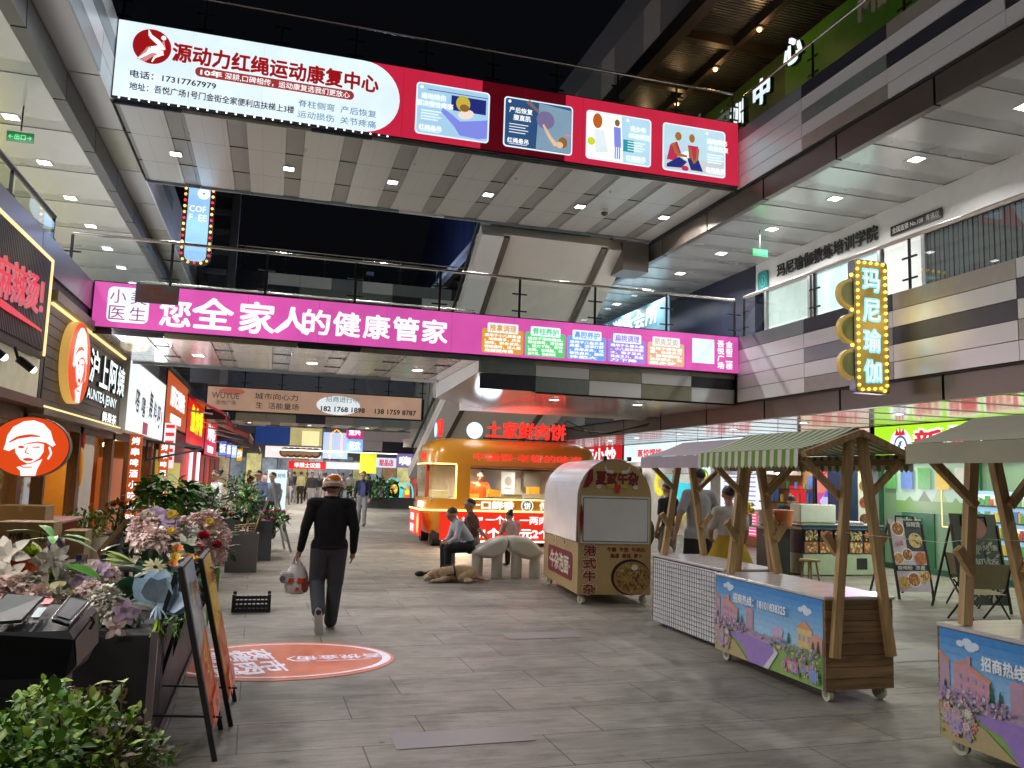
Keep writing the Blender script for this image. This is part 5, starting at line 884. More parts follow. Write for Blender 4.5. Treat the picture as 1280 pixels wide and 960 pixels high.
    b.poly(fr, [(0, 0), (W * .36, 0), (W * .22, H * .2), (0, H * .32)], pc('sand', (.42, .34, .18)), .0122)
    bubbles(b, fr, 0, H * .33, W * .34, H * .5, 130, lav + [pc('petal_w', (.6, .55, .55)), pk], .005, .017, .0135, 3); bubbles(b, fr, W * .55, H * .26, W, H * .44, 150, lav + [pc('petal_y', (.6, .5, .15)), pk, pc('petal_b', (.2, .3, .6))], .005, .017, .0135, 4)
    bubbles(b, fr, W * .1, H * .34, W * .62, H * .43, 90, lav + [gd, pk, gr], .004, .013, .0135, 14)
    def blossoms(x0, y0, x1, y1, n, pal, r0, r1, d, sd_):
        q2 = random.Random(sd_)
        for i in range(n):
            r = q2.uniform(r0, r1); cx = q2.uniform(x0 + r, x1 - r); cy = q2.uniform(y0 + r, y1 - r); c1 = q2.choice(pal); c2 = q2.choice(pal)
            for ring, m_, k_ in ((1, c1, 9), (.62, c2, 7), (.3, c1, 5)):
                for j in range(k_): a = 6.283 * j / k_ + ring; b.ell(fr, cx + r * .62 * ring * math.cos(a), cy + r * .62 * ring * math.sin(a), r * .38 * (.5 + .5 * ring), r * .2, m_, d + i * .0006 + (1 - ring) * .0005 + j * .00002, 7, rot=a)
        bubbles(b, fr, x0, y0, x1, y1, n * 2, [gr, gd, gr], .006, .014, d - .001, sd_)
    blossoms(0, H * .04, W * .2, H * .36, 26, [pc('petal_r', (.6, .24, .22)), pc('petal_w', (.6, .55, .55)), lav[1], lav[3], pc('petal_b', (.2, .3, .6)), pc('petal_c', (.6, .5, .35))], .025, .06, .016, 6)
    blossoms(W * .68, H * .02, W, H * .3, 26, [pc('petal_m', (.55, .12, .3)), pc('petal_b', (.2, .3, .6)), lav[0], gr, pc('petal_y', (.6, .5, .15)), pc('petal_p', (.6, .3, .45))], .025, .075, .018, 7)
    if txt: b.text(fr, '招商热线：18101838325', W * .47, H * .78, .085, pc('white', (.85, .87, .9)), W * .5, .03, .03)
def stall(lb, x0, y0, L_, W, roof, front, xr, half):
    t = thing('market_stall', lb, 'market stall', (x0 + W / 2, y0, 0), 0, 'wooden market stalls on wheels'); y1 = y0 + L_
    b = MB(); b.box((x0 + .02, y0 + .02, .13), (x0 + W - .02, y1 - .02, .8), mat('stall_core', (.12, .08, .05), .7))
    for yy, s_ in ((y0, -1), (y1, 1)):
        for k in range(8):
            z = .1 + k * .0905; e = .025 if k < 4 else 0; b.box((x0 - .005, min(yy, yy + .02 * s_), z), (x0 + W + .005, max(yy, yy + .02 * s_), z + .086), WY)
    for z in range(8): b.box((x0 + W - .02, y0, .1 + z * .0905), (x0 + W, y1, .186 + z * .0905), wood('pine_plank_side', (.2, .115, .05), (.36, .22, .1), .6, axis=1))
    b.build('body', t); b = MB(); b.cbox((x0 - .02, y0 - .03, .805), (x0 + W + .03, y1 + .02, .835), TOPW, .008); b.build('table_top', t)
    b = MB(); fr = FR(x0 - .012, y1 - .01, .1); fr.o = Vector((x0 - .012, y1 - .005, .1))
    if front == 'print': b.fbox(fr, 0, 0, L_ - .01, .7, -.012, -.002, white); scenery(b, fr, L_ - .01, .7); b.build('banner', t)
    else:
        b.fbox(fr, 0, -.06, L_, .69, -.012, -.004, mat('white_cloth', (.82, .82, .86), .7, var=.12, vs=4, bump=.4, bs=6)); b.build('cloth', t); b = MB(); wr = mat('grid_wire', (.05, .05, .06), .4, .5)
        for k in range(31): x = .02 + k * (L_ - .04) / 30; b.fbox(fr, x - .002, -.05, x + .002, .68, .004, .008, wr)
        for k in range(15): z = -.05 + k * .052; b.fbox(fr, 0, z - .002, L_, z + .002, .008, .012, wr)
        b.build('wire_grid', t)
    for x in (x0 + .07, x0 + W - .07):
        for y in (y0 + .06, y1 - .08): b = MB(); caster(b, x, y, a=rnd.uniform(-.5, .5)); b.build('caster', t)
    xc = xr; zr = 2.17; ze = 1.99; m = MB(); fab = MB(); ya, yb = y0 - .06, y1 - .1
    for yy, s_ in ((y0 - .045, -1), (y1 - .15, 1)):
        m = MB(); lo = .36 if s_ < 0 else .84
        L0, R0 = Vector((x0 + .06, yy, lo)), Vector((x0 + W - .04, yy, lo)); LT, RT_ = Vector((xc - .055, yy, zr)), Vector((xc + .055, yy, zr))
        m.bar(L0, LT, .075, .05, WA, (0, 1, 0)); m.build('post', t); m = MB(); m.bar(R0, RT_, .075, .05, WA, (0, 1, 0)); m.build('post', t); m = MB()
        for A0, AT, sx in ((L0, LT, -1), (R0, RT_, 1)):
            p = A0.lerp(AT, (1.62 - lo) / (zr - lo)); m.bar(p + Vector((0, .045 * s_ * -1, 0)), (xc + sx * (half - .05), yy - .045 * s_, ze - .04), .05, .045, WA, (0, 1, 0)); m.build('brace', t); m = MB()
            p = A0.lerp(AT, (1.17 - lo) / (zr - lo)); m.bar(p + Vector((0, -.05 * s_, 0)), p + Vector((sx * .12, -.05 * s_, .17)), .06, .045, WA, (0, 1, 0)); m.build('peg', t); m = MB()
        m = MB()
        for sx in (-1, 1): m.bar((xc, yy + .05 * s_, zr + .0), (xc + sx * half, yy + .05 * s_, ze - .02), .05, .07, WA, (0, 1, 0))
        m.build('rafter', t)
    m = MB(); 
    for sx in (-1, 1): m.bar((xc + sx * (half - .02), ya, ze - .045), (xc + sx * (half - .02), yb, ze - .045), .045, .05, wood('pine_beam', (.2, .12, .05), (.34, .21, .09), .6, axis=1))
    m.bar((xc, ya, zr - .01), (xc, yb, zr - .01), .04, .05, MS['pine_beam']); m.build('beam', t)
    n = int((yb - ya) / .055); st = (yb - ya) / n; b = MB()
    for sx in (-1, 1):
        for k in range(n):
            y = ya + k * st; mm = (STG if k % 2 else STW) if roof == 'stripe' else roof; K = 5
            for j in range(K):
                def P(u, yy): sag = -.018 * math.sin(math.pi * u) - .012 * math.sin(math.pi * (yy - ya) / (yb - ya)) * math.sin(math.pi * u); return Vector((xc + sx * (half + .02) * u, yy, zr + .045 + (ze - zr - .02) * u + sag))
                u0, u1 = j / K, (j + 1) / K; b.add([P(u0, y), P(u1, y), P(u1, y + st), P(u0, y + st)], [(0, 1, 2, 3) if sx < 0 else (3, 2, 1, 0)], mm, True)
            e = xc + sx * (half + .022); dr = .11; lob = .025 if (roof == 'stripe') else 0
            b.add([(e, y, ze + .022), (e, y + st, ze + .022), (e + sx * .006, y + st, ze - dr), (e + sx * .006, y + st / 2, ze - dr - lob), (e + sx * .006, y, ze - dr)], [(0, 1, 2, 3, 4)], mm)
    b.build('canopy', t); return t
stall('market stall with green and white striped awning and garden print front', 4.35, 5.78, 1.66, .64, 'stripe', 'print', 4.64, .54)
MV = mat('canvas_mauve', (.42, .36, .42), .8, var=.08); BE = mat('canvas_beige', (.42, .4, .29), .8, var=.1, vs=3)
stall('market stall with plain mauve awning and white wire-grid front', 4.6, 7.72, 1.64, .64, MV, 'grid', 4.93, .55)
stall('market stall with plain beige awning at the right edge of the view', 4.38, 2.95, 1.66, .64, BE, 'print', 4.62, .55)
b = MB(); b.tube([(4.5, 5.74, 1.35), (4.8, 5.0, 1.33), (4.55, 4.46, 1.4), (5.2, 4.4, 1.38)], .0022, mat('cord', (.6, .6, .55), .6), 5); b.build('cord', label='thin pale cord strung between the market stall posts', cat='cord')
def kbowl(b, fr, cx, cy, r):                                  # printed beef noodle bowl
    pal = [mat('noodle_%d' % i, c, .5, var=.2, vs=30) for i, c in enumerate([(.36, .2, .07), (.45, .3, .12), (.2, .08, .03), (.5, .4, .2), (.28, .3, .06), (.14, .05, .03)])]
    b.ell(fr, cx, cy, r, r * .84, pal[0], .008, 26); q = random.Random(12)
    for i in range(120):
        a = q.uniform(0, 6.3); k = r * .92 * math.sqrt(q.random()); x, y = cx + k * math.cos(a), cy + k * .84 * math.sin(a); l = q.uniform(.015, .05); t_ = q.uniform(0, 3.1)
        if math.hypot(x - cx, (y - cy) / .84) + l < r: b.line(fr, [(x - l * math.cos(t_), y - l * math.sin(t_), .006), (x, y + .008, .02), (x + l * math.cos(t_), y + l * math.sin(t_), .005)], .01, q.choice(pal), .012 + i * .0002)
    b.ell(fr, cx + .02, cy + .15, .05, .04, mat('radish', (.6, .58, .5), .5), .04, 14); b.ell(fr, cx - .06, cy + .16, .04, .03, pal[4], .041, 12)
# ---- beef kiosk on wheels
KR = mat('kraft_print', (.4, .28, .125), .5, var=.12, vs=8, stretch=(6, 6, 1)); MAR = mat('maroon_print', (.2, .012, .02), .45); SHELL = mat('kiosk_white_shell', (.74, .75, .82), .25, var=.04, coat=.4); KB = mat('kiosk_board', (.6, .62, .63), .35, var=.04)
t = thing('food_kiosk', 'kraft coloured beef kiosk on wheels with curved white side shutter', 'food kiosk', (4.7, 10.8, 0), R(-6.5)); W0 = WM[t.name]
class LF(F):                                                   # frame given in the thing's own axes
    def __init__(s, M, o, u, v): s.o = M @ Vector(o); r_ = M.to_3x3(); s.u = r_ @ Vector(u); s.v = r_ @ Vector(v); s.n = s.u.cross(s.v)
hw, KL = .53, 2.25; arch = [(hw * math.cos(R(a)), 1.45 + .56 * math.sin(R(a))) for a in range(0, 181, 10)]
fr = LF(W0, (0, 0, 0), (1, 0, 0), (0, 0, 1)); b = MB(); b.prism(fr, [(-hw, .14), (hw, .14)] + arch, -KL, 0, KR); b.build('body', t)
b = MB(); sh = [(-(hw + .02) * math.cos(R(a)), 1.45 + .58 * math.sin(R(a))) for a in range(0, 111, 6)]; sh = [(-hw - .03, .86)] + sh
inn = [(x * .975, z - .012) for x, z in sh]; b.prism(fr, sh + inn[::-1], -KL + .02, -.03, SHELL); b.build('shutter', t)
b = MB(); b.fbox(fr, -.5, .84, .5, 1.5, .002, .02, mat('kiosk_trim', (.6, .6, .58), .4)); b.fbox(fr, -.475, .865, .475, 1.475, .02, .023, black); b.fbox(fr, -.465, .875, .465, 1.465, .023, .03, KB); b.build('serving_hatch', t)
b = MB()
for k, ch in enumerate('港式牛杂'): b.text(fr, ch, -.36, .74 - k * .175, .16, mat('kiosk_cream', (.7, .6, .5), .5), .2, .003, .03); b.text(fr, ch, -.36, .74 - k * .175, .145, MAR, .185, .006, .022)
b.text(fr, '牛腩  牛筋  牛肉丸', .17, .76, .06, MAR, .56, .004, .03); b.text(fr, '鱼蛋  香菇  萝卜', .17, .675, .06, MAR, .46, .004, .03)
b.ell(fr, .24, .38, .29, .25, black, .004, 28); kbowl(b, fr, .26, .37, .27)
b.text(fr, '夏家牛杂', .02, 1.755, .19, black, .62, .004, .035); b.text(fr, '夏家牛杂', .02, 1.755, .175, MAR, .6, .008, .016); hn = mat('horn_white', (.6, .58, .5), .4)
for s_ in (-1, 1): b.line(fr, [(.02 + s_ * .06, 1.84, .05), (.02 + s_ * .15, 1.85, .045), (.02 + s_ * .19, 1.93, .01)], .04, hn, .01); b.rect(fr, .02 + s_ * .1 - .05, 1.62, .02 + s_ * .1 + .05, 1.67, mat('logo_ochre', (.45, .33, .05), .5), .012); b.ell(fr, .02 + s_ * .27, 1.63, .04, .03, hn, .01, 10)
b.poly(fr, [(-.05, 1.83), (.09, 1.83), (.07, 1.88), (-.03, 1.88)], MS['logo_ochre'], .013); b.poly(fr, [(-.02, 1.66), (.06, 1.66), (.05, 1.56), (.02, 1.53), (-.01, 1.56)], mat('tongue_red', (.5, .02, .02), .4), .014)
b.poly(fr, [(-.48, 1.6), (-.4, 1.85), (-.34, 1.88), (-.33, 1.72), (-.4, 1.62)], MAR, .004); b.poly(fr, [(-.5, .92), (-.47, 1.2), (-.5, 1.4), (-.53, 1.2)], MAR, .034)
fs = LF(W0, (-hw, KL, 0), (0, -1, 0), (0, 0, 1)); b.prism(fs, rr_pts(.35, .28, KL - .3, .68, .1), .002, .006, MAR)
b.text(fs, '·牛杂泡面·', KL / 2 + .02, .48, .26, mat('kiosk_cream', (.7, .6, .5), .5), 1.35, .009, .03); dish(b, fs, .8, .78, .07, 2, .006, True, 10); dish(b, fs, 1.5, .8, .06, 4, .006, True, 10); b.build('print', t)
for x, y in ((-.45, .1), (.45, .1), (-.45, KL - .1), (.45, KL - .1)):
    b = MB(); p = W0 @ Vector((x, y, 0)); caster(b, p.x, p.y, .06, .3); b.build('caster', t)
b = MB(); 
for x in (-.16, .2): b.bar(fr.p(x, 2.0, -.03), fr.p(x, 2.06, -.03), .05, .05, black)
b.build('lug', t)
# ---- amber food truck
AMB = mat('truck_amber', (.55, .24, .02), .3, var=.06, vs=1, coat=.5); REDP = em('truck_red', (.8, .025, .01), .75, .05)
t = thing('food_truck', 'amber rounded food truck with red lit counter and red roof letters', 'food truck', (5.9, 21, 0))
X0, X1, Y0, Y1 = 3.72, 8.25, 20.0, 22.1
def plan(ins, r=.45): return rr_pts(X0 + ins, Y0 + ins, X1 - ins, Y1 - ins, max(.08, r - ins * .3), 6)
def loft(b, rings, m, smooth=True):
    n = len(rings[0][1]); vs = [(x, y, z) for z, ps in rings for x, y in ps]
    b.add(vs, [(i * n + j, i * n + (j + 1) % n, (i + 1) * n + (j + 1) % n, (i + 1) * n + j) for i in range(len(rings) - 1) for j in range(n)], m, smooth)
b = MB(); loft(b, [(.3, plan(.1)), (.88, plan(0)), (1.17, plan(0))], AMB); top = [(2.0, plan(0)), (2.3, plan(.02)), (2.48, plan(.08)), (2.6, plan(.2)), (2.67, plan(.42)), (2.7, plan(.7))]; loft(b, top, AMB); b.add([(x, y, 2.7) for x, y in plan(.7)], [tuple(range(28))], AMB)
b.box((4.42, Y0 + .0, 1.17), (4.78, Y0 + .12, 2.0), AMB); b.box((7.75, Y0, 1.17), (X1 - .1, Y0 + .12, 2.0), AMB); b.box((X1 - .12, Y0 + .3, 1.17), (X1, Y1 - .3, 2.0), AMB); b.box((X0 + .1, Y1 - .1, 1.17), (X1 - .3, Y1, 2.0), mat('truck_inside', (.65, .6, .52), .5)); b.box((X0 + .1, Y0 + .1, 1.1), (X1 - .1, Y1 - .1, 1.16), mat('truck_floor', (.4, .38, .35), .5)); b.box((X0 + .1, Y0 + .1, 2.02), (X1 - .1, Y1 - .1, 2.06), MS['truck_inside']); b.box((4.78, Y0 - .25, 1.96), (7.75, Y0 + .05, 2.0), mat('truck_awning', (.4, .1, .03), .5)); b.build('body', t)
b = MB(); ring = [p for p in plan(.01) if p[0] < 4.45 and p[1] < Y1 - .1]; ring = sorted(ring, key=lambda p: (p[1] > 20.46, p[1] if p[1] > 20.46 else -p[0])); ring = [(4.42, Y0 + .01)] + ring
for p, q_ in zip(ring, ring[1:]): b.add([(p[0], p[1], 1.18), (q_[0], q_[1], 1.18), (q_[0], q_[1], 2.0), (p[0], p[1], 2.0)], [(0, 1, 2, 3)], glass('truck_glass', (.95, .93, .85), .05))
b.build('corner_glass', t)
b = MB(); LY = em('led_truck', (1, .72, .2), 2.4, .03); rg = [(x, y) for x, y in plan(-.015)]; 
b.tube([(4.42, Y0 - .01, 1.17), (4.42, Y0 - .01, 2.0)], .018, LY); b.tube([(p[0], p[1] - .01, 2.02) for p in ring], .018, LY); b.tube([(X0 - .16, 21.6, .885), (X0 - .16, Y0 + .1, .885), (X0 + .05, Y0 - .1, .885), (7.9, Y0 - .1, .885)], .02, LY); b.tube([(4.8, Y0 - .02, 1.175), (7.7, Y0 - .02, 1.175)], .014, LY); b.tube([(4.1, Y0 - .1, .14), (7.9, Y0 - .1, .14)], .02, em('led_truck_white', (1, .9, .75), 2.5)); b.build('light_strip', t)
fr = FS(0, Y0 - .06, 0); b = MB(); b.fbox(fr, 4.05, .17, 7.9, .86, -.04, 0, REDP); b.prism(F((X0 - .16, 21.6, 0), (0, -1, 0), (0, 0, 1)), [(0, .25), (1.5, .25), (1.5, .85), (0, .85)], -.05, 0, REDP)
b.text(fr, '一个饼  一两肉', 6.0, .67, .2, T_WHITE, 1.6, .006, .03); b.text(fr, '6元1个  10元2个', 5.75, .34, .24, T_WHITE, 2.3, .006, .045); b.ell(fr, 4.42, .69, .08, .08, E('badge_gold', (.9, .6, .2), .9), .006, 14); b.text(fr, '土家鲜肉饼', 4.85, .69, .09, T_WHITE, .55, .006, .03)
fl = F((X0 - .165, 21.5, 0), (0, -1, 0), (0, 0, 1)); b.text(fl, '现做', .4, .68, .18, T_WHITE, .5, .006, .03); b.text(fl, '现烤', .4, .4, .2, T_WHITE, .5, .006, .03); b.ell(fl, 1.2, .55, .15, .25, E('badge_gold', (.9, .6, .2), .9), .006); b.build('counter_panel', t)
b = MB(); fr = FS(0, Y0 - .02, 0); b.text(fr, '一口鲜香', 5.35, 1.03, .2, T_WHITE, 1.15, .0, .04, .02); b.build('lettering', t); b = MB(); b.ell(fr, 6.28, 1.03, .16, .16, T_WHITE, .004); b.ell(fr, 6.28, 1.03, .135, .135, mat('badge_grey', (.2, .22, .2), .5), .008); b.text(fr, '饼', 6.28, 1.03, .17, T_WHITE, None, .012, .03); b.build('badge', t); b = MB(); b.text(fr, '传', 6.72, 1.03, .2, T_WHITE, None, 0, .04, .02); b.build('lettering', t); b = MB()
rl = em('letters_red', (1, .03, .02), 1.1); fr = FS(0, Y0 + .03, 0); b.text(fr, '中国饼·老街的味道', 6.3, 2.22, .2, rl, 2.9, .0, .012, .02); b.build('lettering', t); b = MB(); fl = F((X0 + .02, 21.3, 0), (0, -1, 0), (0, 0, 1)); b.text(fl, '中国', .5, 2.2, .2, rl, .6, 0, .03, .02); b.build('lettering', t); b = MB(); b.text(F((X0 - .03, 21.3, 0), (0, -1, 0), (0, 0, 1)), '鲜肉饼', .6, 1.0, .16, T_WHITE, .7, 0, .03, .02)
b.build('lettering', t)
b = MB(); fr = FS(0, Y0 + .45, 0); b.text(fr, '土家鲜肉饼', 6.35, 2.95, .42, rl, 2.15, .0, .022, .05); b.tube([(5.2, Y0 + .5, 2.72), (7.5, Y0 + .5, 2.72)], .02, black); 
for x in (5.4, 6.3, 7.3): b.tube([(x, Y0 + .5, 2.66), (x, Y0 + .5, 3.1)], .015, black)
b.text(FL(X0 + .5, 0, 0) if 0 else F((X0 + .45, 21.4, 0), (0, -1, 0), (0, 0, 1)), '饼', .5, 2.95, .4, rl, .5, 0, .05, .05); b.build('roof_letters', t)
b = MB(); fr = FS(4.95, Y0 + .42, 2.9); b.prism(fr, [(.22 * math.cos(R(a)), .22 * math.sin(R(a))) for a in range(0, 360, 12)], -.06, 0, mat('sign_rim_grey', (.25, .22, .2), .4)); b.ell(fr, 0, 0, .21, .21, em('moon_white', (.55, .8, 1), 1.1, .25, 6), .003); b.build('roof_lamp', t); b = MB(); fl = F((X0 + .42, 21.1, 2.93), (0, -1, 0), (0, 0, 1)); b.ell(fl, -.35, 0, .2, .2, MS['moon_white'], .003); b.build('roof_lamp', t); lamp(t, (4.95, Y0 + .1, 2.95), 11, .3, (.7, .85, 1), 'POINT')
b = MB(); b.box((5.55, 21.9, 1.3), (5.95, 21.97, 1.9), mat('steel_panel', (.4, .4, .4), .3, .7)); b.box((6.0, 21.4, 1.17), (6.35, 21.5, 1.88), em('poster_white', (.75, .75, .72), .6)); fr = FS(6.17, 21.39, 1.55); b.ell(fr, 0, .08, .1, .12, mat('poster_grey', (.3, .3, .3), .5), .006); b.rect(fr, -.1, -.12, .1, -.09, mat('poster_grey', (.3, .3, .3), .5), .006)
for x, z in ((5.5, 1.32), (6.6, 1.42), (4.95, 1.2)): b.box((x, 20.9, z - .1), (x + .3, 21.15, z + .08), em('snack_orange', (.95, .38, .03), .7, .2, 8))
b.box((5.8, 20.5, 1.17), (6.3, 20.8, 1.3), steel); b.tube([(4.9, 21.8, 1.95), (7.6, 21.8, 1.95)], .015, black); b.box((6.7, 21.7, 1.5), (7.2, 21.95, 1.9), mat('oven_grey', (.3, .3, .3), .4, .6)); b.box((3.95, 20.5, 1.17), (4.35, 21.5, 1.35), em('bay_tray', (.9, .75, .4), .5)); b.build('equipment', t)
for x in (5.2, 6.6): lamp(t, (x, 20.9, 1.98), 22, .4, (1, .86, .66))
lamp(t, (4.2, 20.7, 1.95), 8, .3, (1, .85, .5)); lamp(t, (4.4, 19.5, .5), 22, .6, (1, .72, .4), rot=(R(-40), 0, R(30))); lamp(t, (6.2, 19.7, 3.1), 26, 1.5, (1, .08, .05), rot=(R(180), 0, 0))
for x in (4.0, 7.8):
    for y in (20.3, 21.8): b = MB(); b.tube([(x - .1, y, .2), (x + .1, y, .2)], .2, mat('tyre', (.015, .015, .015), .7), 18); b.build('wheel', t)
# ---- cream sculptural bench
t = thing('bench', 'cream sculptural bench of two leaf shaped seats on thick round legs', 'bench', (4.05, 13.95, 0)); CB = mat('bench_cream', (.66, .64, .56), .35, var=.04, vs=2)
for lb, prof in (('seat', [(3.39, .44), (3.47, .5), (3.6, .57), (3.8, .66), (3.98, .71), (4.02, .62), (4.0, .5), (3.93, .4), (3.8, .345), (3.65, .33), (3.5, .36), (3.42, .4)]), ('seat', [(4.02, .7), (4.2, .71), (4.38, .69), (4.52, .6), (4.62, .5), (4.67, .43), (4.6, .36), (4.48, .315), (4.34, .32), (4.22, .37), (4.1, .44), (4.03, .5)])):
    b = MB(); n = len(prof); cx, cz = sum(p[0] for p in prof) / n, sum(p[1] for p in prof) / n; rings = []
    for y, k in ((13.72, .6), (13.735, .82), (13.77, .94), (13.82, 1), (14.1, 1), (14.15, .94), (14.19, .82), (14.2, .6)): rings.append([(cx + (x - cx) * k, y, cz + (z - cz) * k) for x, z in prof])
    b.add([p for r_ in rings for p in r_], [(i * n + j, (i + 1) * n + j, (i + 1) * n + (j + 1) % n, i * n + (j + 1) % n) for i in range(7) for j in range(n)], CB, True); b.add(rings[0] + rings[-1], [tuple(range(n)), tuple(reversed(range(n, 2 * n)))], CB); b.build(lb, t)
for x, h in ((3.5, .42), (3.85, .48), (4.2, .5), (4.54, .44)):
    b = MB(); b.lathe([(.09, 0), (.098, .01), (.098, h)], (x, 13.9, 0), CB, 22); b.build('leg', t)
# ================================================================ left foreground
BLK = mat('counter_black', (.012, .011, .012), .5); GOLD = mat('gold_print', (.22, .16, .07), .4, .3)
t = thing('food_counter', 'black food counter with gold characters on its front, flowers along its top', 'counter', (-1.4, 5.25, 0))
b = MB(); b.cbox((-3.0, 5.25, 0), (-.6, 5.85, .74), BLK, .006); b.cbox((-1.25, 5.86, 0), (-.6, 8.5, .68), BLK, .006); b.build('body', t); b = MB(); b.cbox((-.605, 5.235, 0), (-.565, 5.27, .76), mat('edge_strip', (.3, .25, .25), .3, .7), .004); b.cbox((-.6, 5.9, 0), (-.57, 8.4, .03), darkmetal); b.build('edge_trim', t)
b = MB(); b.text(FS(0, 5.245, 0), '麻辣烫', -.87, .42, .11, GOLD, .34, .002, .02, 0); b.build('lettering', t)
t = thing('kiosk_machine', 'glossy black machine with two slanted windows on top beside the flowers', 'machine', (-.95, 3.6, 0)); GB = mat('gloss_black', (.008, .009, .01), .5, var=.05)
A_ = [(-1.01, 3.45, 1.09), (-0.68, 3.45, 1.09), (-0.66, 3.44, 1.06), (-0.65, 3.46, 0.96), (-0.69, 3.5, 0.91), (-1.01, 3.5, 0.91)]; B_ = [(-1.14, 3.85, 1.14), (-0.68, 3.85, 1.12), (-0.66, 3.85, 1.1), (-0.65, 3.85, 0.97), (-0.67, 3.8, 0.91), (-1.1, 3.8, 0.88)]
b = MB(); n = 6; b.add(A_ + B_, [(i, (i + 1) % n, n + (i + 1) % n, n + i) for i in range(n)] + [tuple(reversed(range(n))), tuple(range(n, 2 * n))], GB); b.cbox((-1.5, 3.5, 0), (-.72, 3.8, .95), BLK); b.build('body', t)
U = Vector((0, -.008, .012)); up_ = lambda L_: [Vector(p) + U for p in L_]
b = MB(); q1 = up_([(-0.74, 3.46, 1.11), (-0.68, 3.46, 1.09), (-0.68, 3.84, 1.12), (-0.76, 3.84, 1.14)]); b.add(q1 + [p + U for p in q1], [(4, 5, 6, 7), (0, 1, 5, 4), (1, 2, 6, 5), (2, 3, 7, 6), (3, 0, 4, 7)], mat('screen_bezel', (.012, .012, .015), .5)); cq = sum(q1, Vector()) / 4; q2 = [cq.lerp(p, .74) + U * 1.4 for p in q1]; b.add(q2, [(0, 1, 2, 3)], mat('screen_plum', (.03, .012, .018), .4)); b.tube([p + U * 1.2 for p in q1], .003, steel, 5, True); b.build('screen', t)
b = MB(); q1 = up_([(-0.99, 3.46, 1.1), (-0.84, 3.46, 1.11), (-0.86, 3.84, 1.14), (-0.99, 3.84, 1.15)]); b.add(q1 + [p + U for p in q1], [(4, 5, 6, 7), (0, 1, 5, 4), (1, 2, 6, 5), (2, 3, 7, 6)], mat('smoked_lid', (.04, .05, .048), .55)); q3 = up_([(-0.82, 3.46, 1.11), (-0.79, 3.46, 1.11), (-0.82, 3.84, 1.14), (-0.85, 3.84, 1.14)]); b.add(q3, [(0, 1, 2, 3)], mat('machine_strip', (.012, .012, .014), .5)); k_ = [q3[0].lerp(q3[3], .15), q3[1].lerp(q3[2], .15), q3[1].lerp(q3[2], .55), q3[0].lerp(q3[3], .55)]; b.add([p + U * .5 for p in k_], [(0, 1, 2, 3)], em('machine_display', (.3, .45, .5), .25, .5, 9)); k_ = [q3[0].lerp(q3[3], .7), q3[1].lerp(q3[2], .7), q3[1].lerp(q3[2], .95), q3[0].lerp(q3[3], .95)]; b.add([p + U * .5 for p in k_], [(0, 1, 2, 3)], E('tomato', (.75, .02, .04), .8)); b.build('lid', t)
b = MB(); m_ = mat('machine_grey_side', (.035, .035, .033), .4, var=.1); s_ = [Vector(p) + Vector((.006, 0, 0)) for p in (A_[2], B_[2], B_[3], A_[3])]; b.add(s_, [(0, 1, 2, 3)], m_); c_ = Vector((-0.66, 3.62, 1.09)) + Vector((.02, 0, 0)); b.tube([c_ + Vector((0, 0, .025)), c_ + Vector((.012, 0, 0)), c_ + Vector((0, 0, -.025))], .007, black, 7); b.build('side_panel', t)
def aboard(lb, y0, y1, xb, xt, h, art, seed, two=False):
    t = thing('sandwich_board', lb, 'sandwich board', (xb, (y0 + y1) / 2, 0)); b = MB()
    for y in (y0, y1): b.bar((xb, y, 0), (xt, y, h), .03, .035, black, (0, 1, 0))
    for z in (.16, .99): f_ = z; b.bar((xb + (xt - xb) * f_, y0, h * f_), (xb + (xt - xb) * f_, y1, h * f_), .03, .03, black)
    b.build('frame', t); b = MB()
    for y in (y0 + .02, y1 - .02): b.bar((xt - .02, y, h - .03), (xt - .27, y, 0), .025, .025, black, (0, 1, 0))
    b.bar((xt - .2, y0, .28), (xt - .2, y1, .28), .02, .02, black); b.bar((xt - .2, y0, .28), (xb + .02, y0 + .1, .22), .012, .012, black); b.build('back_leg', t)
    b = MB(); lo, hi = Vector((xb, y0, 0)), Vector((xt, y0, h)); v = (hi - lo); fr = F(lo + v * .15 + Vector((.02, .02, 0)), (0, 1, 0), v); H = v.length * .84; W = y1 - y0 - .04; b.fbox(fr, 0, 0, W, H, -.012, -.002, white); art(b, fr, W, H, seed); b.build('menu_panel', t); return t
def noodles(b, fr, W, H, seed):
    q = random.Random(seed); pal = [mat('menu_%d' % i, c, .4, e=.1, var=.2, vs=20) for i, c in enumerate([(.55, .36, .04), (.5, .1, .03), (.32, .13, .04), (.6, .45, .12), (.28, .36, .45), (.12, .05, .03)])]
    b.rect(fr, 0, 0, W, H, pal[4] if seed % 2 else pal[0], 0); b.poly(fr, [(0, 0), (W, 0), (W, H * .55), (0, H * .45)], pal[1], .002)
    for i in range(46):
        x, y = q.uniform(.05, W - .05), q.uniform(H * .12, H * .95); l = q.uniform(.04, .12); a = q.uniform(.9, 1.9) if q.random() < .7 else q.uniform(-.4, .4); dx, dy = l * math.cos(a), l * math.sin(a)
        x = min(max(x, abs(dx) + .015), W - abs(dx) - .015); y = min(max(y, dy + .02), H - dy - .02); c = pal[q.choice([0, 0, 1, 2, 3, 5]) if y < H * .7 else q.choice([1, 1, 3, 2, 4])]
        b.line(fr, [(x - dx, y - dy, .008), (x, y + .01, q.uniform(.012, .03)), (x + dx, y + dy, .006)], .02, c, .004 + i * .0003)
    b.rect(fr, .03, .02, W - .03, H * .16, mat('menu_coral', (.6, .15, .1), .4, e=.1), .02); b.text(fr, '招牌', W / 2, H * .09, .06, white, None, .024, .03); b.text(fr, '肥肠粉', W * .3, H * .86, .07, mat('menu_red', (.5, .02, .02), .4), None, .022, .03)
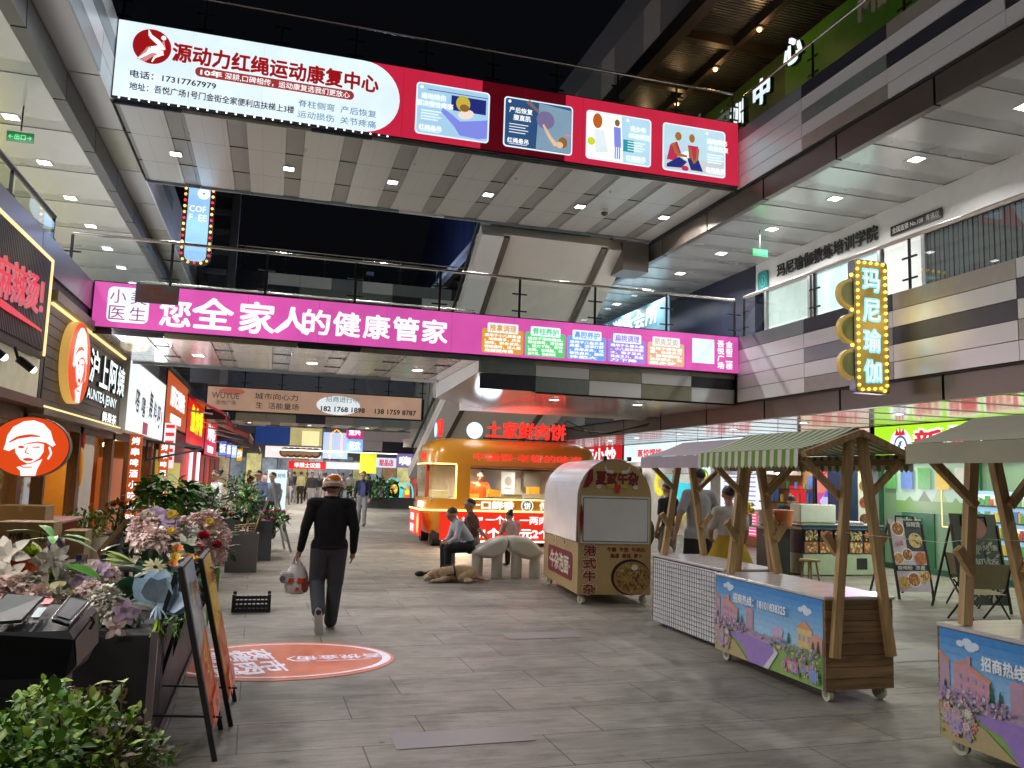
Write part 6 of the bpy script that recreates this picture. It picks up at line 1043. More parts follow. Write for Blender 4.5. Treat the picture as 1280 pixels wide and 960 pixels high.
aboard('sandwich board with pale blue noodle poster, nearer of two by the black counter', 5.31, 5.93, -.21, -.48, 1.12, noodles, 1)
aboard('sandwich board with orange yellow noodle poster behind the nearer one', 5.99, 6.62, -.15, -.42, 1.1, noodles, 2)
# projected logo light, painted as colour on the paving
t = MB(); FO = mat('logo_light_orange', (.75, .2, .11), .5, var=.12, vs=7); FW = mat('logo_light_white', (.85, .8, .95), .5, e=.15, var=.25, vs=14); fr = FG(.2, 7.95, .004)
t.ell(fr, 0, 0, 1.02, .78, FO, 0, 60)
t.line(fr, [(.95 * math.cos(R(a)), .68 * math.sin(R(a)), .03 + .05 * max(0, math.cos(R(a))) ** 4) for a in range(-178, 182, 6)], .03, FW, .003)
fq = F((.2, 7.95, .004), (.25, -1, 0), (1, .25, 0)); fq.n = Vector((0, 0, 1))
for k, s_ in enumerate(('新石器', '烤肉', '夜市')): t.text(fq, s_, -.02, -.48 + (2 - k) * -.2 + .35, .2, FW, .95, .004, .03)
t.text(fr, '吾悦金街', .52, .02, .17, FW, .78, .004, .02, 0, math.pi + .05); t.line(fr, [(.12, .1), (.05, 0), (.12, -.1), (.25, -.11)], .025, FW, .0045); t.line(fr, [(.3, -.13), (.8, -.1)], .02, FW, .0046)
t.build('painted_logo_light', label='round orange logo light with white characters, painted on the paving', cat='floor graphic', origin=(.2, 7.95, .004))
# cartons, red counter, white table, planters
CART = mat('carton', (.42, .3, .16), .7, var=.08); INK = mat('carton_ink', (.04, .03, .02), .6)
t = thing('serving_counter', 'dark red serving counter behind the cartons at the left edge', 'counter', (-2.8, 10.6, 0)); b = MB(); b.cbox((-3.4, 10.2, 0), (-2.3, 11.6, 1.02), mat('red_counter', (.28, .015, .02), .35, coat=.4)); b.cbox((-3.45, 10.15, 1.02), (-2.25, 11.65, 1.06), mat('pink_top', (.62, .3, .28), .4)); b.build('body', t)
def carton(lb, x, y, z, w_, d, h, tx='柠檬水', gp='cartons by the red counter'):
    b = MB(); b.cbox((x, y, z), (x + w_, y + d, z + h), CART, .004); fr = FS(x + w_ / 2, y - .001, z + h / 2); b.rect(fr, -.02, h / 2 - .06, .02, h / 2 - .003, mat('tape', (.5, .4, .25), .3), .002)
    if tx: b.text(fr, tx, -.04, 0, .07, INK, .2, .003, .02); b.line(fr, [(.14, -.05), (.14, .06), (.18, .06), (.18, -.05), (.14, -.05)], .008, INK, .003)
    b.build('cardboard_box', label=lb, cat='cardboard box', group=gp)
carton('brown carton with black print, lower of the stack at the left edge', -2.55, 9.2, .55, .52, .38, .3); carton('brown carton with black print, upper of the stack at the left edge', -2.54, 9.22, .855, .5, .36, .27); carton('plain pinkish carton lying on the dark red counter', -2.9, 10.4, 1.06, .5, .4, .17, None); carton('small open carton leaning behind the lemon cartons', -2.02, 9.6, .6, .2, .35, .42, None)
b = MB(); b.cbox((-2.6, 9.15, 0), (-1.98, 9.65, .54), mat('crate_base_red', (.2, .02, .02), .5)); b.build('storage_box', label='dark red box under the stack of cartons', cat='box')
t = thing('side_table', 'white topped table with small blue cards behind the flowers', 'table', (-1.8, 9, 0)); b = MB(); b.cbox((-2.0, 8.62, .72), (-1.05, 9.3, .76), mat('table_white', (.6, .58, .56), .15, coat=.5)); b.build('table_top', t)
for x, y in ((-1.95, 8.67), (-1.1, 8.67), (-1.95, 9.25), (-1.1, 9.25)): b = MB(); b.bar((x, y, 0), (x, y, .72), .04, .04, black); b.build('leg', t)
for k, (x, y) in enumerate(((-1.72, 9.0), (-1.5, 9.0))):
    b = MB(); b.fbox(FS(x, y, .765), -.05, 0, .05, .07, -.02, 0, mat('card_blue', (.05, .04, .25), .4)); b.rect(FS(x, y, .765), 0, .005, .045, .065, mat('card_tan', (.5, .38, .18), .4), .002); b.build('table_card', label='small blue and tan folded card on the white table', cat='card', group='folded cards on the white table')
PLG = mat('planter_grey', (.14, .13, .125), .45, var=.08); PLD = mat('planter_slate', (.09, .095, .11), .5, var=.1); SOIL = mat('soil', (.03, .02, .015), .9, bump=.6)
def planter(lb, x0, y0, x1, y1, h, m, gp='grey planters along the left'):
    t = thing('planter', lb, 'planter', ((x0 + x1) / 2, (y0 + y1) / 2, 0), 0, gp); b = MB(); c = .03
    for a_, e in (((x0, y0), (x1, y0 + c)), ((x0, y1 - c), (x1, y1)), ((x0, y0 + c), (x0 + c, y1 - c)), ((x1 - c, y0 + c), (x1, y1 - c))): b.box((*a_, 0), (*e, h), m)
    b.build('box', t); b = MB(); b.box((x0 + c, y0 + c, h - .12), (x1 - c, y1 - c, h - .06), SOIL); b.build('soil', t); return t
planter('square mid grey planter holding a tipped wooden crate', -.64, 14.68, -.13, 15.2, .64, PLG); planter('long slate planter behind the square grey one', -1.9, 16.2, -.5, 16.8, .78, PLD); planter('tall slate planter with pink flowers beside the steel easel', -.3, 16.6, .1, 18.6, .75, PLD); planter('long slate planter further along the tables', -2.4, 19.5, -.6, 20.1, .8, PLD)
b = MB()
for k in range(4): b.bar((-.52, 14.85, .66 + k * .035), (-.2, 14.95, .68 + k * .04), .06, .012, WA)
b.bar((-.22, 14.9, .62), (-.12, 14.95, .95), .03, .02, WA); b.bar((-.35, 14.9, .62), (-.33, 14.9, .88), .03, .02, WA); b.build('wooden_crate', label='tipped slatted wooden crate in the square grey planter', cat='crate')
b = MB(); b.lathe([(.13, 0), (.16, .02), (.17, .3), (.15, .3), (.145, .26)], (-.05, 18.0, 0), white, 20); b.build('flower_pot', label='white round flower pot on the ground beside the slate planter', cat='pot')
b = MB(); bk = mat('crate_black', (.012, .012, .014), .5); fr = FS(0, 0, 0); x0, x1, y0, y1 = -.33, .08, 10.6, 10.95
for y in (y0, y1): 
    for z in (.01, .06, .11): b.box((x0, y - .008, z), (x1, y + .008, z + .035), bk)
    for k in range(9): b.box((x0 + k * .05, y - .007, 0), (x0 + .015 + k * .05, y + .007, .15), bk)
for x in (x0, x1):
    for z in (.01, .06, .11): b.box((x - .008, y0, z), (x + .008, y1, z + .035), bk)
    for y in (y0, y1 - .06): b.box((x - .02, y, 0), (x + .02, y + .06, .21), bk)
b.box((x0, y0, 0), (x1, y1, .012), bk); b.build('plastic_crate', label='black slatted plastic crate lying on the paving', cat='crate')
t = thing('easel', 'steel easel board seen edge on beside the planters', 'easel', (.3, 18.4, 0)); b = MB()
for a_, e in (((.52, 18.3, 0), (.08, 18.35, 1.45)), ((.4, 19.0, 0), (.05, 18.9, 1.4)), ((-.35, 18.5, 0), (.06, 18.5, 1.35))): b.bar(a_, e, .05, .03, alu, (0, 1, 0))
b.bar((.3, 18.32, .6), (-.15, 18.5, .6), .03, .02, alu); b.build('frame', t); b = MB(); b.add([(.47, 18.33, .2), (.38, 18.95, .2), (.09, 18.9, 1.38), (.11, 18.36, 1.38)], [(0, 1, 2, 3)], white); b.build('board', t)
b = MB(); p0, p1 = (-0.09, 30.0, 1.76), (0.56, 30.0, 0.3); fr = FS(0, 30, 0); b.fbox(fr, p0[0], p1[2], p1[0], p0[2], -.1, 0, E('pale_blue_sign', (.6, .75, .85), .8)); b.text(fr, '手撕烤鸭', (p0[0] + p1[0]) / 2, p0[2] - .2, .16, T_BLUE, .55, .006, .03); b.ell(fr, (p0[0] + p1[0]) / 2, p0[2] - .75, .22, .14, food[0], .008); b.bar((p0[0] + .1, 30.05, 0), (p0[0] + .1, 30.05, p1[2]), .04, .04, black); b.bar((p1[0] - .1, 30.05, 0), (p1[0] - .1, 30.05, p1[2]), .04, .04, black); b.build('standing_sign', label='pale blue lit standing menu sign in the middle distance', cat='sign')
# ================================================================ right side counter, boards and chairs
t = thing('snack_counter', 'snack counter with rows of grilled food photographs under the arcade', 'counter', (10.9, 14.2, 0)); x0, x1, yf = (10.08, 14.11, 0.0)[0], (11.81, 13.81, 0.0)[0], 14.0
b = MB(); b.box((x0, yf, .02), (x1, yf + .7, .42), mat('counter_mint', (.4, .48, .33), .5)); b.box((x0, yf + .02, .42), (x1, yf + .7, .9), mat('counter_navy', (.04, .07, .14), .4)); b.box((x0 - .05, yf - .05, .9), (x1 + .1, yf + .75, .98), mat('counter_edge', (.05, .1, .2), .35)); b.box((x0 - .08, yf - .08, .98), (x1 + .1, yf + .75, 1.0), steel); b.box((x1 - .5, yf - .005, .12), (x1 - .25, yf, .34), SEAM); b.build('body', t)
fr = FS(x0, yf - .002, .42); b = MB(); w_ = (x1 - x0) / 5
for i in range(5):
    for j in range(2): foodtile(b, fr, i * w_ + .02, .02 + j * .235, (i + 1) * w_ - .02, .235 + j * .235, 10 + i * 2 + j, .01, 46)
b.build('food_photo', t)
t = thing('side_counter', 'dark counter end with stacked white bowls left of the snack counter', 'counter', (9.4, 14.2, 0)); xa = (9.42, 14.25, 0.0)[0]; b = MB(); b.box((xa, 14.0, 0), (x0 - .3, 14.6, .9), mat('counter_black2', (.02, .02, .022), .5)); b.box((xa - .3, 13.9, .9), (x0 - .1, 14.7, .94), mat('counter_brown', (.2, .12, .07), .4)); b.build('body', t)
b = MB(); 
for k in range(9): b.lathe([(.06, 0), (.17, .05), (.17, .056), (.05, .01)], (x0 - .75, 14.15, .94 + k * .032), mat('bowl_cream', (.55, .48, .38), .4), 18)
b.build('bowl_stack', label='stack of cream bowls on the dark counter end', cat='bowls'); b = MB(); b.lathe([(.16, 0), (.2, .3), (.205, .32), (.19, .32)], (x0 - .35, 14.15, .94), mat('tub_orange', (.55, .16, .06), .4), 20); b.build('plastic_tub', label='orange plastic tub beside the stack of bowls', cat='tub')
b = MB(); b.cbox((x0 + .15, 14.3, 1.0), (x0 + 1.0, 14.65, 1.38), mat('register_mint', (.5, .55, .45), .4), .02); b.build('cash_register', label='pale box-shaped till on the snack counter', cat='till')
t = thing('flower_vase', 'small vase of yellow flowers by the stacked bowls', 'vase', (x0 - .9, 14.4, .94)); b = MB(); b.lathe([(.05, 0), (.06, .2), (.04, .22)], (x0 - .95, 14.4, .94), mat('vase_glass', (.5, .55, .5), .1), 12)
yf_ = mat('yellow_blossom', (.75, .6, .03), .6, island=.2)
for k in range(14): b.ball((x0 - .95 + rnd.uniform(-.13, .13), 14.4 + rnd.uniform(-.1, .1), 1.25 + rnd.uniform(-.06, .12)), .045, yf_, 7, 5)
b.build('blossom', t)
def menu_board(lb, x, y, rz, h, w_, kind):
    t = thing('menu_board', lb, 'menu board', (x, y, 0), rz); M_ = WM[t.name]; lean = .22; fr = LF(M_, (-w_ / 2, 0, .12), (1, 0, 0), (0, lean, h)); b = MB()
    for xx in (-w_ / 2, w_ / 2): b.bar(M_ @ Vector((xx, -.02, 0)), M_ @ Vector((xx, lean * 1.0, h + .12)), .03, .03, black)
    for xx in (-w_ / 2, w_ / 2): b.bar(M_ @ Vector((xx, lean + .02, h + .1)), M_ @ Vector((xx, lean + .5, 0)), .025, .025, black)
    hh = [M_ @ Vector((-w_ * .28, lean, h + .1)), M_ @ Vector((-w_ * .26, lean + .02, h + .24)), M_ @ Vector((w_ * .26, lean + .02, h + .24)), M_ @ Vector((w_ * .28, lean, h + .1))]; b.tube(hh, .016, black, 8); b.build('frame', t); b = MB(); H = math.hypot(h, lean)
    if kind == 'food':
        b.fbox(fr, 0, 0, w_, H, -.02, -.002, black); b.rect(fr, .0, .0, w_, H, mat('menu_lilac', (.5, .42, .5), .4, e=.1), 0); b.rect(fr, w_ * .45, H * .55, w_, H * .98, mat('menu_navy', (.03, .03, .08), .4), .003); b.rect(fr, 0, H * .28, w_, H * .36, mat('menu_navy', (.03, .03, .08), .4), .003)
        for k, (cx, cy, r_) in enumerate(((.25, .86, .2), (.72, .7, .24), (.42, .5, .17), (.8, .45, .2), (.15, .45, .16), (.2, .12, .2), (.5, .16, .2), (.82, .2, .19))): dish(b, fr, cx * w_, cy * H, r_ * w_, 20 + k, .006 + k * .001, k % 2 == 0, 24)
        b.text(fr, '麻辣烫', w_ * .7, H * .92, .08, white, None, .03, .02); b.text(fr, '小面', w_ * .2, H * .66, .07, mat('menu_red', (.5, .02, .02), .4), None, .03, .02); b.text(fr, '酸辣粉  凉皮', w_ * .45, H * .32, .06, white, w_ * .8, .03, .02)
    else:
        b.fbox(fr, 0, 0, w_, H, -.02, -.002, mat('chalk_board', (.06, .07, .065), .4)); q = random.Random(8); ck = [mat('chalk_%d' % i, c, .6) for i, c in enumerate([(.5, .5, .45), (.3, .4, .35), (.5, .35, .3), (.25, .3, .35)])]
        b.ell(fr, w_ / 2, H * .84, w_ * .26, H * .12, mat('chalk_rose', (.5, .2, .2), .5), .002)
        bubbles(b, fr, .02, .02, w_ - .02, H * .72, 60, ck + [MS['chalk_board']], .015, .06, .004, 21, .5)
        for k in range(4): b.text(fr, ('羊肉串烤馕', '手抓饭', '大盘鸡拌面', '酸奶')[k], w_ / 2, H * (.62 - k * .15), .075, ck[0], w_ * .8, .02, .015)
    b.build('menu_panel', t); return t
menu_board('standing menu board with noodle dishes, handle on top, under the arcade', 9.95, 10.95, R(-4), 1.05, .62, 'food')
menu_board('dark chalk menu board behind the beige stall posts', 9.9, 9.55, R(-10), 1.12, .72, 'chalk')
def chair(lb, x, y, rz):
    t = thing('folding_chair', lb, 'chair', (x, y, 0), rz, 'canvas folding chairs by the menu boards'); M_ = WM[t.name]; P = lambda *v: M_ @ Vector(v); cv = mat('canvas_tan', (.3, .25, .15), .8)
    b = MB(); b.add([P(-.25, -.22, .42), P(.25, -.22, .42), P(.25, .22, .38), P(-.25, .22, .38)], [(0, 1, 2, 3)], cv); b.build('seat', t); b = MB(); b.add([P(-.25, .2, .45), P(.25, .2, .45), P(.25, .3, .78), P(-.25, .3, .78)], [(0, 1, 2, 3)], cv); b.build('backrest', t)
    for s_ in (-1, 1):
        b = MB(); b.tube([P(s_ * .26, -.28, 0), P(s_ * .26, .2, .45), P(s_ * .26, .3, .8)], .014, black); b.tube([P(s_ * .26, .3, 0), P(s_ * .26, -.25, .6), P(s_ * .26, .2, .6)], .014, black); b.build('leg', t)
chair('tan canvas folding chair between the two menu boards', 10.45, 10.3, R(100)); chair('tan canvas folding chair right of the chalk board', 10.9, 8.9, R(60)); chair('tan canvas folding chair in front of the chalk board', 9.2, 9.0, R(170))
t = thing('cafe_table', 'low bench table with small lantern crates in front of the cream posters', 'table', (11.6, 8.9, 0)); b = MB(); b.box((11.0, 8.4, .9), (12.6, 8.9, .95), mat('table_brown', (.2, .13, .08), .5)); b.box((11.1, 8.5, 0), (12.5, 8.8, .9), mat('table_panel', (.4, .35, .22), .6)); b.build('body', t)
b = MB(); b.box((11.2, 8.45, .952), (12.3, 8.75, 1.2), mat('crate_rose', (.35, .22, .17), .6)); 
for k in range(3): b.box((11.35 + k * .34, 8.44, 1.0), (11.55 + k * .34, 8.455, 1.16), SEAM)
b.build('crate', label='rose brown crate with dark openings on the low table', cat='crate')

t = thing('serving_tray', 'row of steel trays of skewers along the snack counter top', 'trays', (11.2, 14.3, 1.0)); b = MB()
for k in range(4):
    x = x0 + 1.1 + k * .42
    if x + .38 < x1: b.cbox((x, 14.05, 1.002), (x + .38, 14.5, 1.05), steel, .01); fg = F((x, 14.05, 1.055), (1, 0, 0), (0, 1, 0)); bubbles(b, fg, .03, .03, .35, .42, 24, food, .015, .04, .002, 60 + k)
b.build('tray', t)
for lb, x, y in (('white chair leg stool left of the menu board under the arcade', 9.2, 12.6), ('round wooden stool beside the snack counter', 8.9, 14.9)):
    t = thing('stool', lb, 'stool', (x, y, 0)); b = MB(); b.lathe([(.17, .42), (.18, .44), (.17, .46)], (x, y, 0), WA, 18); b.build('seat', t)
    for k in range(4): b = MB(); a = R(45 + 90 * k); b.bar((x + .17 * math.cos(a), y + .17 * math.sin(a), 0), (x + .1 * math.cos(a), y + .1 * math.sin(a), .43), .03, .03, WA); b.build('leg', t)

b = MB(); b.tube([(6.6, 20.6, 2.7), (7.2, 20.7, 3.2), (7.9, 20.75, 3.05), (8.8, 20.7, 3.0), (9.75, 20.2, 3.3)], .018, black, 6); b.tube([(7.0, 20.6, 2.7), (7.6, 20.8, 3.3), (8.4, 20.8, 2.95), (9.75, 20.3, 3.25)], .014, black, 6); b.build('cable', label='loose black cables running from the food truck roof to the right gallery', cat='cable')

t = thing('work_lamp', 'bright white clip lamp above the snack counter under the striped awning', 'lamp', (11.9, 13.4, 2.0)); p = (11.18, 13.4, 2.17); b = MB(); b.ball(p, .06, em('work_lamp_glass', (1, .98, .95), 9)); b.build('bulb', t); b = MB(); b.lathe([(.03, .14), (.1, 0), (.09, 0)], (p[0], p[1] + .02, p[2] - .01), white, 14); b.tube([(p[0], p[1], p[2] + .12), (p[0], p[1], 3.16)], .008, black, 6); b.build('shade', t); lamp(t, (p[0], p[1] - .1, p[2] - .1), 34, .1, (1, .97, .92), 'POINT')

# ================================================================ plants and flowers
def lm(n, c, r=.45, i=.35): return mat(n, c, r, var=.15, vs=20, island=i)
LG = lm('leaf_green', (.1, .23, .035)); LD = lm('leaf_dark', (.035, .1, .045), .35); LY_ = lm('leaf_lime', (.3, .42, .03)); LB = lm('leaf_brown', (.14, .1, .035), .6); BG1 = lm('bush_green', (.1, .22, .025), .5, .4); BG2 = lm('bush_lime', (.27, .38, .03), .5, .4); LGR = lm('leaf_grass', (.11, .32, .04)); STEM = mat('stem', (.06, .09, .02), .6)
FP = lm('petal_blush', (.85, .66, .62), .6, .25); FWt = lm('petal_white', (.68, .64, .56), .6, .15); FM = lm('petal_mauve', (.5, .36, .5), .6, .3); FRd = lm('petal_crimson', (.5, .02, .06), .55, .3); FYl = lm('petal_yellow', (.65, .4, .02), .5, .2); FOr = lm('petal_orange', (.65, .2, .02), .5, .2); FBl = lm('petal_blue', (.42, .56, .68), .6, .12); FCr = lm('petal_cream', (.55, .52, .3), .6, .2); FRl = lm('petal_red_orange', (.6, .07, .02), .5, .2)
def leaf(b, base, d, L_, W, m, fold=.25, bend=.3, up=None):
    d = Vector(d).normalized(); u = Vector(up) if up is not None else Vector((rnd.uniform(-.5, .5), rnd.uniform(-.5, .5), 1))
    s_ = d.cross(u); s_ = s_.normalized() if s_.length > 1e-4 else d.orthogonal().normalized(); n = s_.cross(d).normalized(); base = Vector(base); P = []
    for t_, w_ in ((0, .12), (.3, .8), (.6, 1), (.85, .55), (1, .02)):
        c = base + d * (L_ * t_) - n * (bend * L_ * t_ * t_); P += [c - s_ * W * .5 * w_ + n * fold * W * .5 * w_, c, c + s_ * W * .5 * w_ + n * fold * W * .5 * w_]
    fs = []
    for i in range(4): a = i * 3; fs += [(a, a + 1, a + 4, a + 3), (a + 1, a + 2, a + 5, a + 4)]
    b.add(P, fs, m, True)
def rdir(zb=.2):
    while 1:
        v = Vector((rnd.uniform(-1, 1), rnd.uniform(-1, 1), rnd.uniform(-1, 1)))
        if .1 < v.length < 1: v.normalize(); v.z += zb; return v.normalized()
def cloud(b, c, r, n, L_, W, ms, zb=.4, shell=.5):
    c = Vector(c)
    for i in range(n):
        d = rdir(.15); k = shell + (1 - shell) * rnd.random(); p = c + Vector((d.x * r[0], d.y * r[1], d.z * r[2])) * k; dd = (d * .6 + rdir(zb) * .8)
        s_ = rnd.uniform(.7, 1.3); leaf(b, p, dd, L_ * s_, W * s_, rnd.choice(ms), rnd.uniform(.1, .4), rnd.uniform(.1, .6))
def pompon(b, c, r, m, n=90, k=.24):
    n = int(n * 1.9)
    c = Vector(c)
    for i in range(n):
        d = rdir(.25); leaf(b, c + d * r * rnd.uniform(.45, .75), d + rdir(0) * .7, r * k * rnd.uniform(.9, 1.5), r * k * 1.1, m, .3, .5)
def bloom(b, c, d, r, m, n=6, wid=.5, cup=.35, mc=None, bend=.5):
    r *= .9; d = Vector(d).normalized(); s_ = d.orthogonal().normalized(); o = d.cross(s_)
    for i in range(n):
        a = 2 * math.pi * i / n + rnd.uniform(-.15, .15); rd = s_ * math.cos(a) + o * math.sin(a); leaf(b, Vector(c), rd + d * cup, r, r * wid, m, .2, bend * .6, up=d)
    if mc: b.ball(Vector(c) + d * r * .1, r * .16, mc, 7, 5)
def rose(b, c, r, m, d=(0, -.5, .8)):
    d = Vector(d).normalized(); s_ = d.orthogonal().normalized(); o = d.cross(s_)
    for k, (n, cp, rr_) in enumerate(((4, 2.2, .75), (6, 1.2, .9), (7, .6, 1.05))):
        for i in range(n): a = 2 * math.pi * (i + k * .4) / n; leaf(b, Vector(c) - d * r * .3, (s_ * math.cos(a) + o * math.sin(a)) + d * cp, r * rr_, r * .95, m, -.25, -.25, up=d)
def bouquet(lb, loc, blooms, foliage, cat='flowers'):
    t = thing('flower_arrangement', lb, cat, loc)
    for f in blooms: b = MB(); f(b); b.build('blossom', t)
    b = MB(); foliage(b); b.build('foliage', t); return t
PK = lambda x, y, z, r, m=FP, n=110: (lambda b: pompon(b, (x, y, z), r * 1.2, m, int(n * 1.3)))
RS = lambda x, y, z, r, m: (lambda b: rose(b, (x, y, z), r, m))
BL = lambda x, y, z, r, m, n=6, w_=.5, d=(.1, -.8, .6), cup=.35, mc=None: (lambda b: (bloom(b, (x, y, z), d, r, m, n, w_, cup, None), bloom(b, (x, y, z), d, r * .68, m, max(4, n - 1), w_ * 1.1, cup + .7, mc)))
def at(p): return tuple(p)
# end of the side counter: blush hydrangeas with crimson roses
bouquet('blush hydrangeas with three crimson roses at the far end of the black counter', (-.6, 8.0, .68), [PK(*(-0.51, 8.1, 1.2), .13), PK(*(-0.4, 8.0, 1.09), .1), PK(*(-0.52, 7.9, 0.98), .11), PK(*(-0.41, 8.0, 0.93), .08), PK(*(-0.62, 8.1, 1.19), .11), PK(*(-0.5, 7.9, 0.9), .08, FWt), RS(*(-0.53, 7.85, 1.11), .07, FRd), RS(*(-0.42, 7.85, 1.03), .06, FRd), RS(*(-0.57, 7.8, 1.0), .065, FRd), BL(*(-0.5, 7.95, 1.23), .05, FYl, 8, .8), RS(*(-0.45, 7.85, 1.13), .05, FCr), BL(*(-0.64, 7.9, 1.15), .09, FWt, 6)],
    lambda b: (cloud(b, Vector((-0.5, 8.1, 1.06)) + Vector((0, .12, -.1)), (.2, .2, .2), 36, .13, .06, [LD, LG])))
t = bouquet('green ribbon sheaf hanging at the far end of the black counter', (-.55, 8.5, .1), [], lambda b: [leaf(b, (-.66 + .035 * i, 8.35 + .02 * (i % 3), .98), (rnd.uniform(-.08, .08), rnd.uniform(-.1, .1), -1), rnd.uniform(.6, .9), .07, LGR if i % 3 else LY_, .2, rnd.uniform(-.1, .1), up=(1, -1, 0)) for i in range(8)])
bouquet('blush hydrangeas and mauve orchids in the middle of the black counter', (-.95, 7.2, .68), [PK(*(-0.93, 7.2, 1.21), .13), PK(*(-0.82, 7.4, 1.23), .12), PK(*(-0.84, 6.9, 1.14), .12), PK(*(-0.97, 7.1, 1.17), .09), PK(*(-0.74, 7.2, 1.14), .1), PK(*(-0.7, 7.5, 1.2), .1), PK(*(-0.64, 7.3, 1.14), .08, FWt), BL(*(-0.84, 7.3, 1.3), .1, FM, 5, .8), BL(*(-0.76, 7.2, 1.28), .1, FM, 5, .8), BL(*(-0.9, 7.4, 1.32), .09, FM, 5, .8), BL(*(-0.74, 7.2, 1.33), .05, FYl, 8, .8), BL(*(-0.94, 7.2, 1.31), .07, FCr, 6, .8), BL(*(-0.72, 7.0, 1.21), .04, FYl, 8, .8)], lambda b: cloud(b, Vector((-0.87, 7.2, 1.17)) + Vector((0, .12, -.1)), (.3, .3, .14), 54, .15, .06, [LD, LD, LG]))
bouquet('pale lily and orange cup flowers among dark leaves beside the sandwich boards', (-.72, 6.4, .68), [BL(*(-0.57, 6.6, 1.12), .12, FWt, 6, .45, (.3, -.8, .4), .4, FYl), BL(*(-0.6, 6.3, 1.12), .06, FOr, 6, .9, (.2, -.6, .8), 1.4), BL(*(-0.6, 6.2, 1.07), .06, FYl, 6, .9, (.2, -.6, .8), 1.4), BL(*(-0.51, 6.2, 1.07), .055, FOr, 6, .9, (.2, -.6, .8), 1.4), BL(*(-0.6, 6.1, 1.04), .05, FOr, 6, .9, (.2, -.6, .8), 1.4), RS(*(-0.48, 6.3, 1.06), .04, FYl), lambda b: bloom(b, (-0.7, 6.0, 1.04), (.2, -.7, .6), .09, FCr, 18, .22, .2, mat('sunflower_eye', (.03, .02, .01), .8))],
    lambda b: (cloud(b, Vector((-0.65, 6.4, 1.05)) + Vector((0, .12, -.1)), (.22, .3, .16), 66, .17, .075, [LD]), cloud(b, Vector((-0.53, 6.3, 0.95)) + Vector((0, .12, -.1)), (.12, .2, .16), 30, .13, .05, [LD, LG]), [leaf(b, (-0.82, 6.0, 1.06), (-1, -.3, .2 + .2 * i), .2, .07, LY_, .2, .2) for i in range(4)]))
bouquet('large pale blue silk flower at the front corner of the black counter', (-.62, 5.5, .74), [lambda b: [leaf(b, (-0.6, 5.4, 0.9), dv, .2, .14, FBl, .35, -.1, up=(0, -1, .2)) for dv in ((-.75, -.1, .8), (-.3, .2, 1), (.15, .1, 1), (.5, -.2, .75), (.9, -.3, .1), (-.2, -.5, .9), (.3, -.5, .9), (.95, -.1, -.1))], lambda b: [leaf(b, (-0.59, 5.3, 0.9), (rnd.uniform(-.6, .9), -.6, -.6), .09, .012, FBl, .1, .3) for i in range(9)]],
    lambda b: (cloud(b, Vector((-0.82, 5.5, 0.94)) + Vector((0, .12, -.1)), (.13, .1, .08), 15, .15, .13, [LD], .3), [leaf(b, (-0.58, 5.3, 0.83), (rnd.uniform(-.3, .3), -.3, -1), .12, .03, LY_, .2, .3) for i in range(12)], cloud(b, Vector((-0.53, 5.6, 0.81)) + Vector((0, .12, -.1)), (.07, .1, .05), 36, .07, .012, [LGR], -.2)))
bouquet('white pompon flower and mauve blossoms behind the black machine', (-1.0, 5.4, .74), [PK(*(-0.88, 5.35, 0.91), .1, FWt, 140), PK(*(-0.82, 5.3, 0.85), .07, FWt, 70), BL(*(-0.75, 5.25, 0.87), .09, FM, 5, .6, (.3, -.9, 0)), BL(*(-0.79, 5.2, 0.79), .08, FP, 4, .6, (.2, -.9, -.3)), BL(*(-1.06, 5.6, 0.96), .14, FM, 7, .6, (0, -.6, .8)), BL(*(-1.02, 5.9, 1.02), .1, FM, 6, .6), BL(*(-1.07, 5.8, 1.02), .08, FP, 6, .7), BL(*(-1.18, 5.6, 1.02), .07, FWt, 8, .6), RS(*(-1.09, 5.4, 0.94), .06, FCr), PK(*(-1.2, 5.2, 0.94), .09, FP, 110), PK(*(-0.98, 5.45, 0.95), .075, FP, 90), PK(*(-1.14, 5.8, 1.0), .08, FWt, 90), PK(*(-0.98, 6.0, 0.97), .08, FP, 90), PK(*(-1.13, 5.3, 0.93), .07, FWt, 80), BL(*(-1.17, 5.3, 0.98), .12, FCr, 4, .6, (.1, -.6, .8))],
    lambda b: (cloud(b, Vector((-1.06, 5.6, 0.89)) + Vector((0, .12, -.1)), (.4, .2, .08), 78, .14, .07, [LD, LG], .4)))
bouquet('white lilies with tall glossy leaves and one red lily at the left edge', (-1.4, 5.6, .74), [BL(*(-1.27, 5.5, 1.11), .17, FWt, 6, .4, (.2, -.7, .5)), BL(*(-1.2, 5.5, 1.14), .13, FWt, 6, .4, (.5, -.7, .3)), BL(*(-1.42, 5.4, 1.17), .15, FWt, 6, .5, (-.2, -.8, .5)), BL(*(-1.36, 5.4, 1.12), .12, FRl, 6, .5, (.2, -.7, .6)), BL(*(-1.39, 5.3, 1.06), .13, FWt, 6, .5), PK(*(-1.36, 5.25, 0.95), .13, FP, 150), PK(*(-1.29, 5.3, 1.0), .09, FWt, 100), RS(*(-1.22, 5.6, 1.21), .07, FM), RS(*(-1.3, 5.4, 1.19), .06, LY_)],
    lambda b: ([leaf(b, (-1.26, 5.7, 1.25), dv, .26, .06, LGR, .2, .4, up=(0, 0, 1)) for dv in ((-1, -.3, .1), (1, -.2, .1), (-.6, -.5, .5), (.7, -.4, .3), (.2, -.9, .3), (-.3, .5, .4))], cloud(b, Vector((-1.29, 5.6, 1.01)) + Vector((0, .12, -.1)), (.3, .2, .12), 42, .17, .07, [LD, LG, LGR]), b.tube([(-1.23, 5.6, 0.92), (-1.26, 5.7, 1.25)], .012, STEM), [leaf(b, (-1.14, 5.5, 1.11), (1, -.3, -.1), .22, .07, LGR, .2, .3)]))
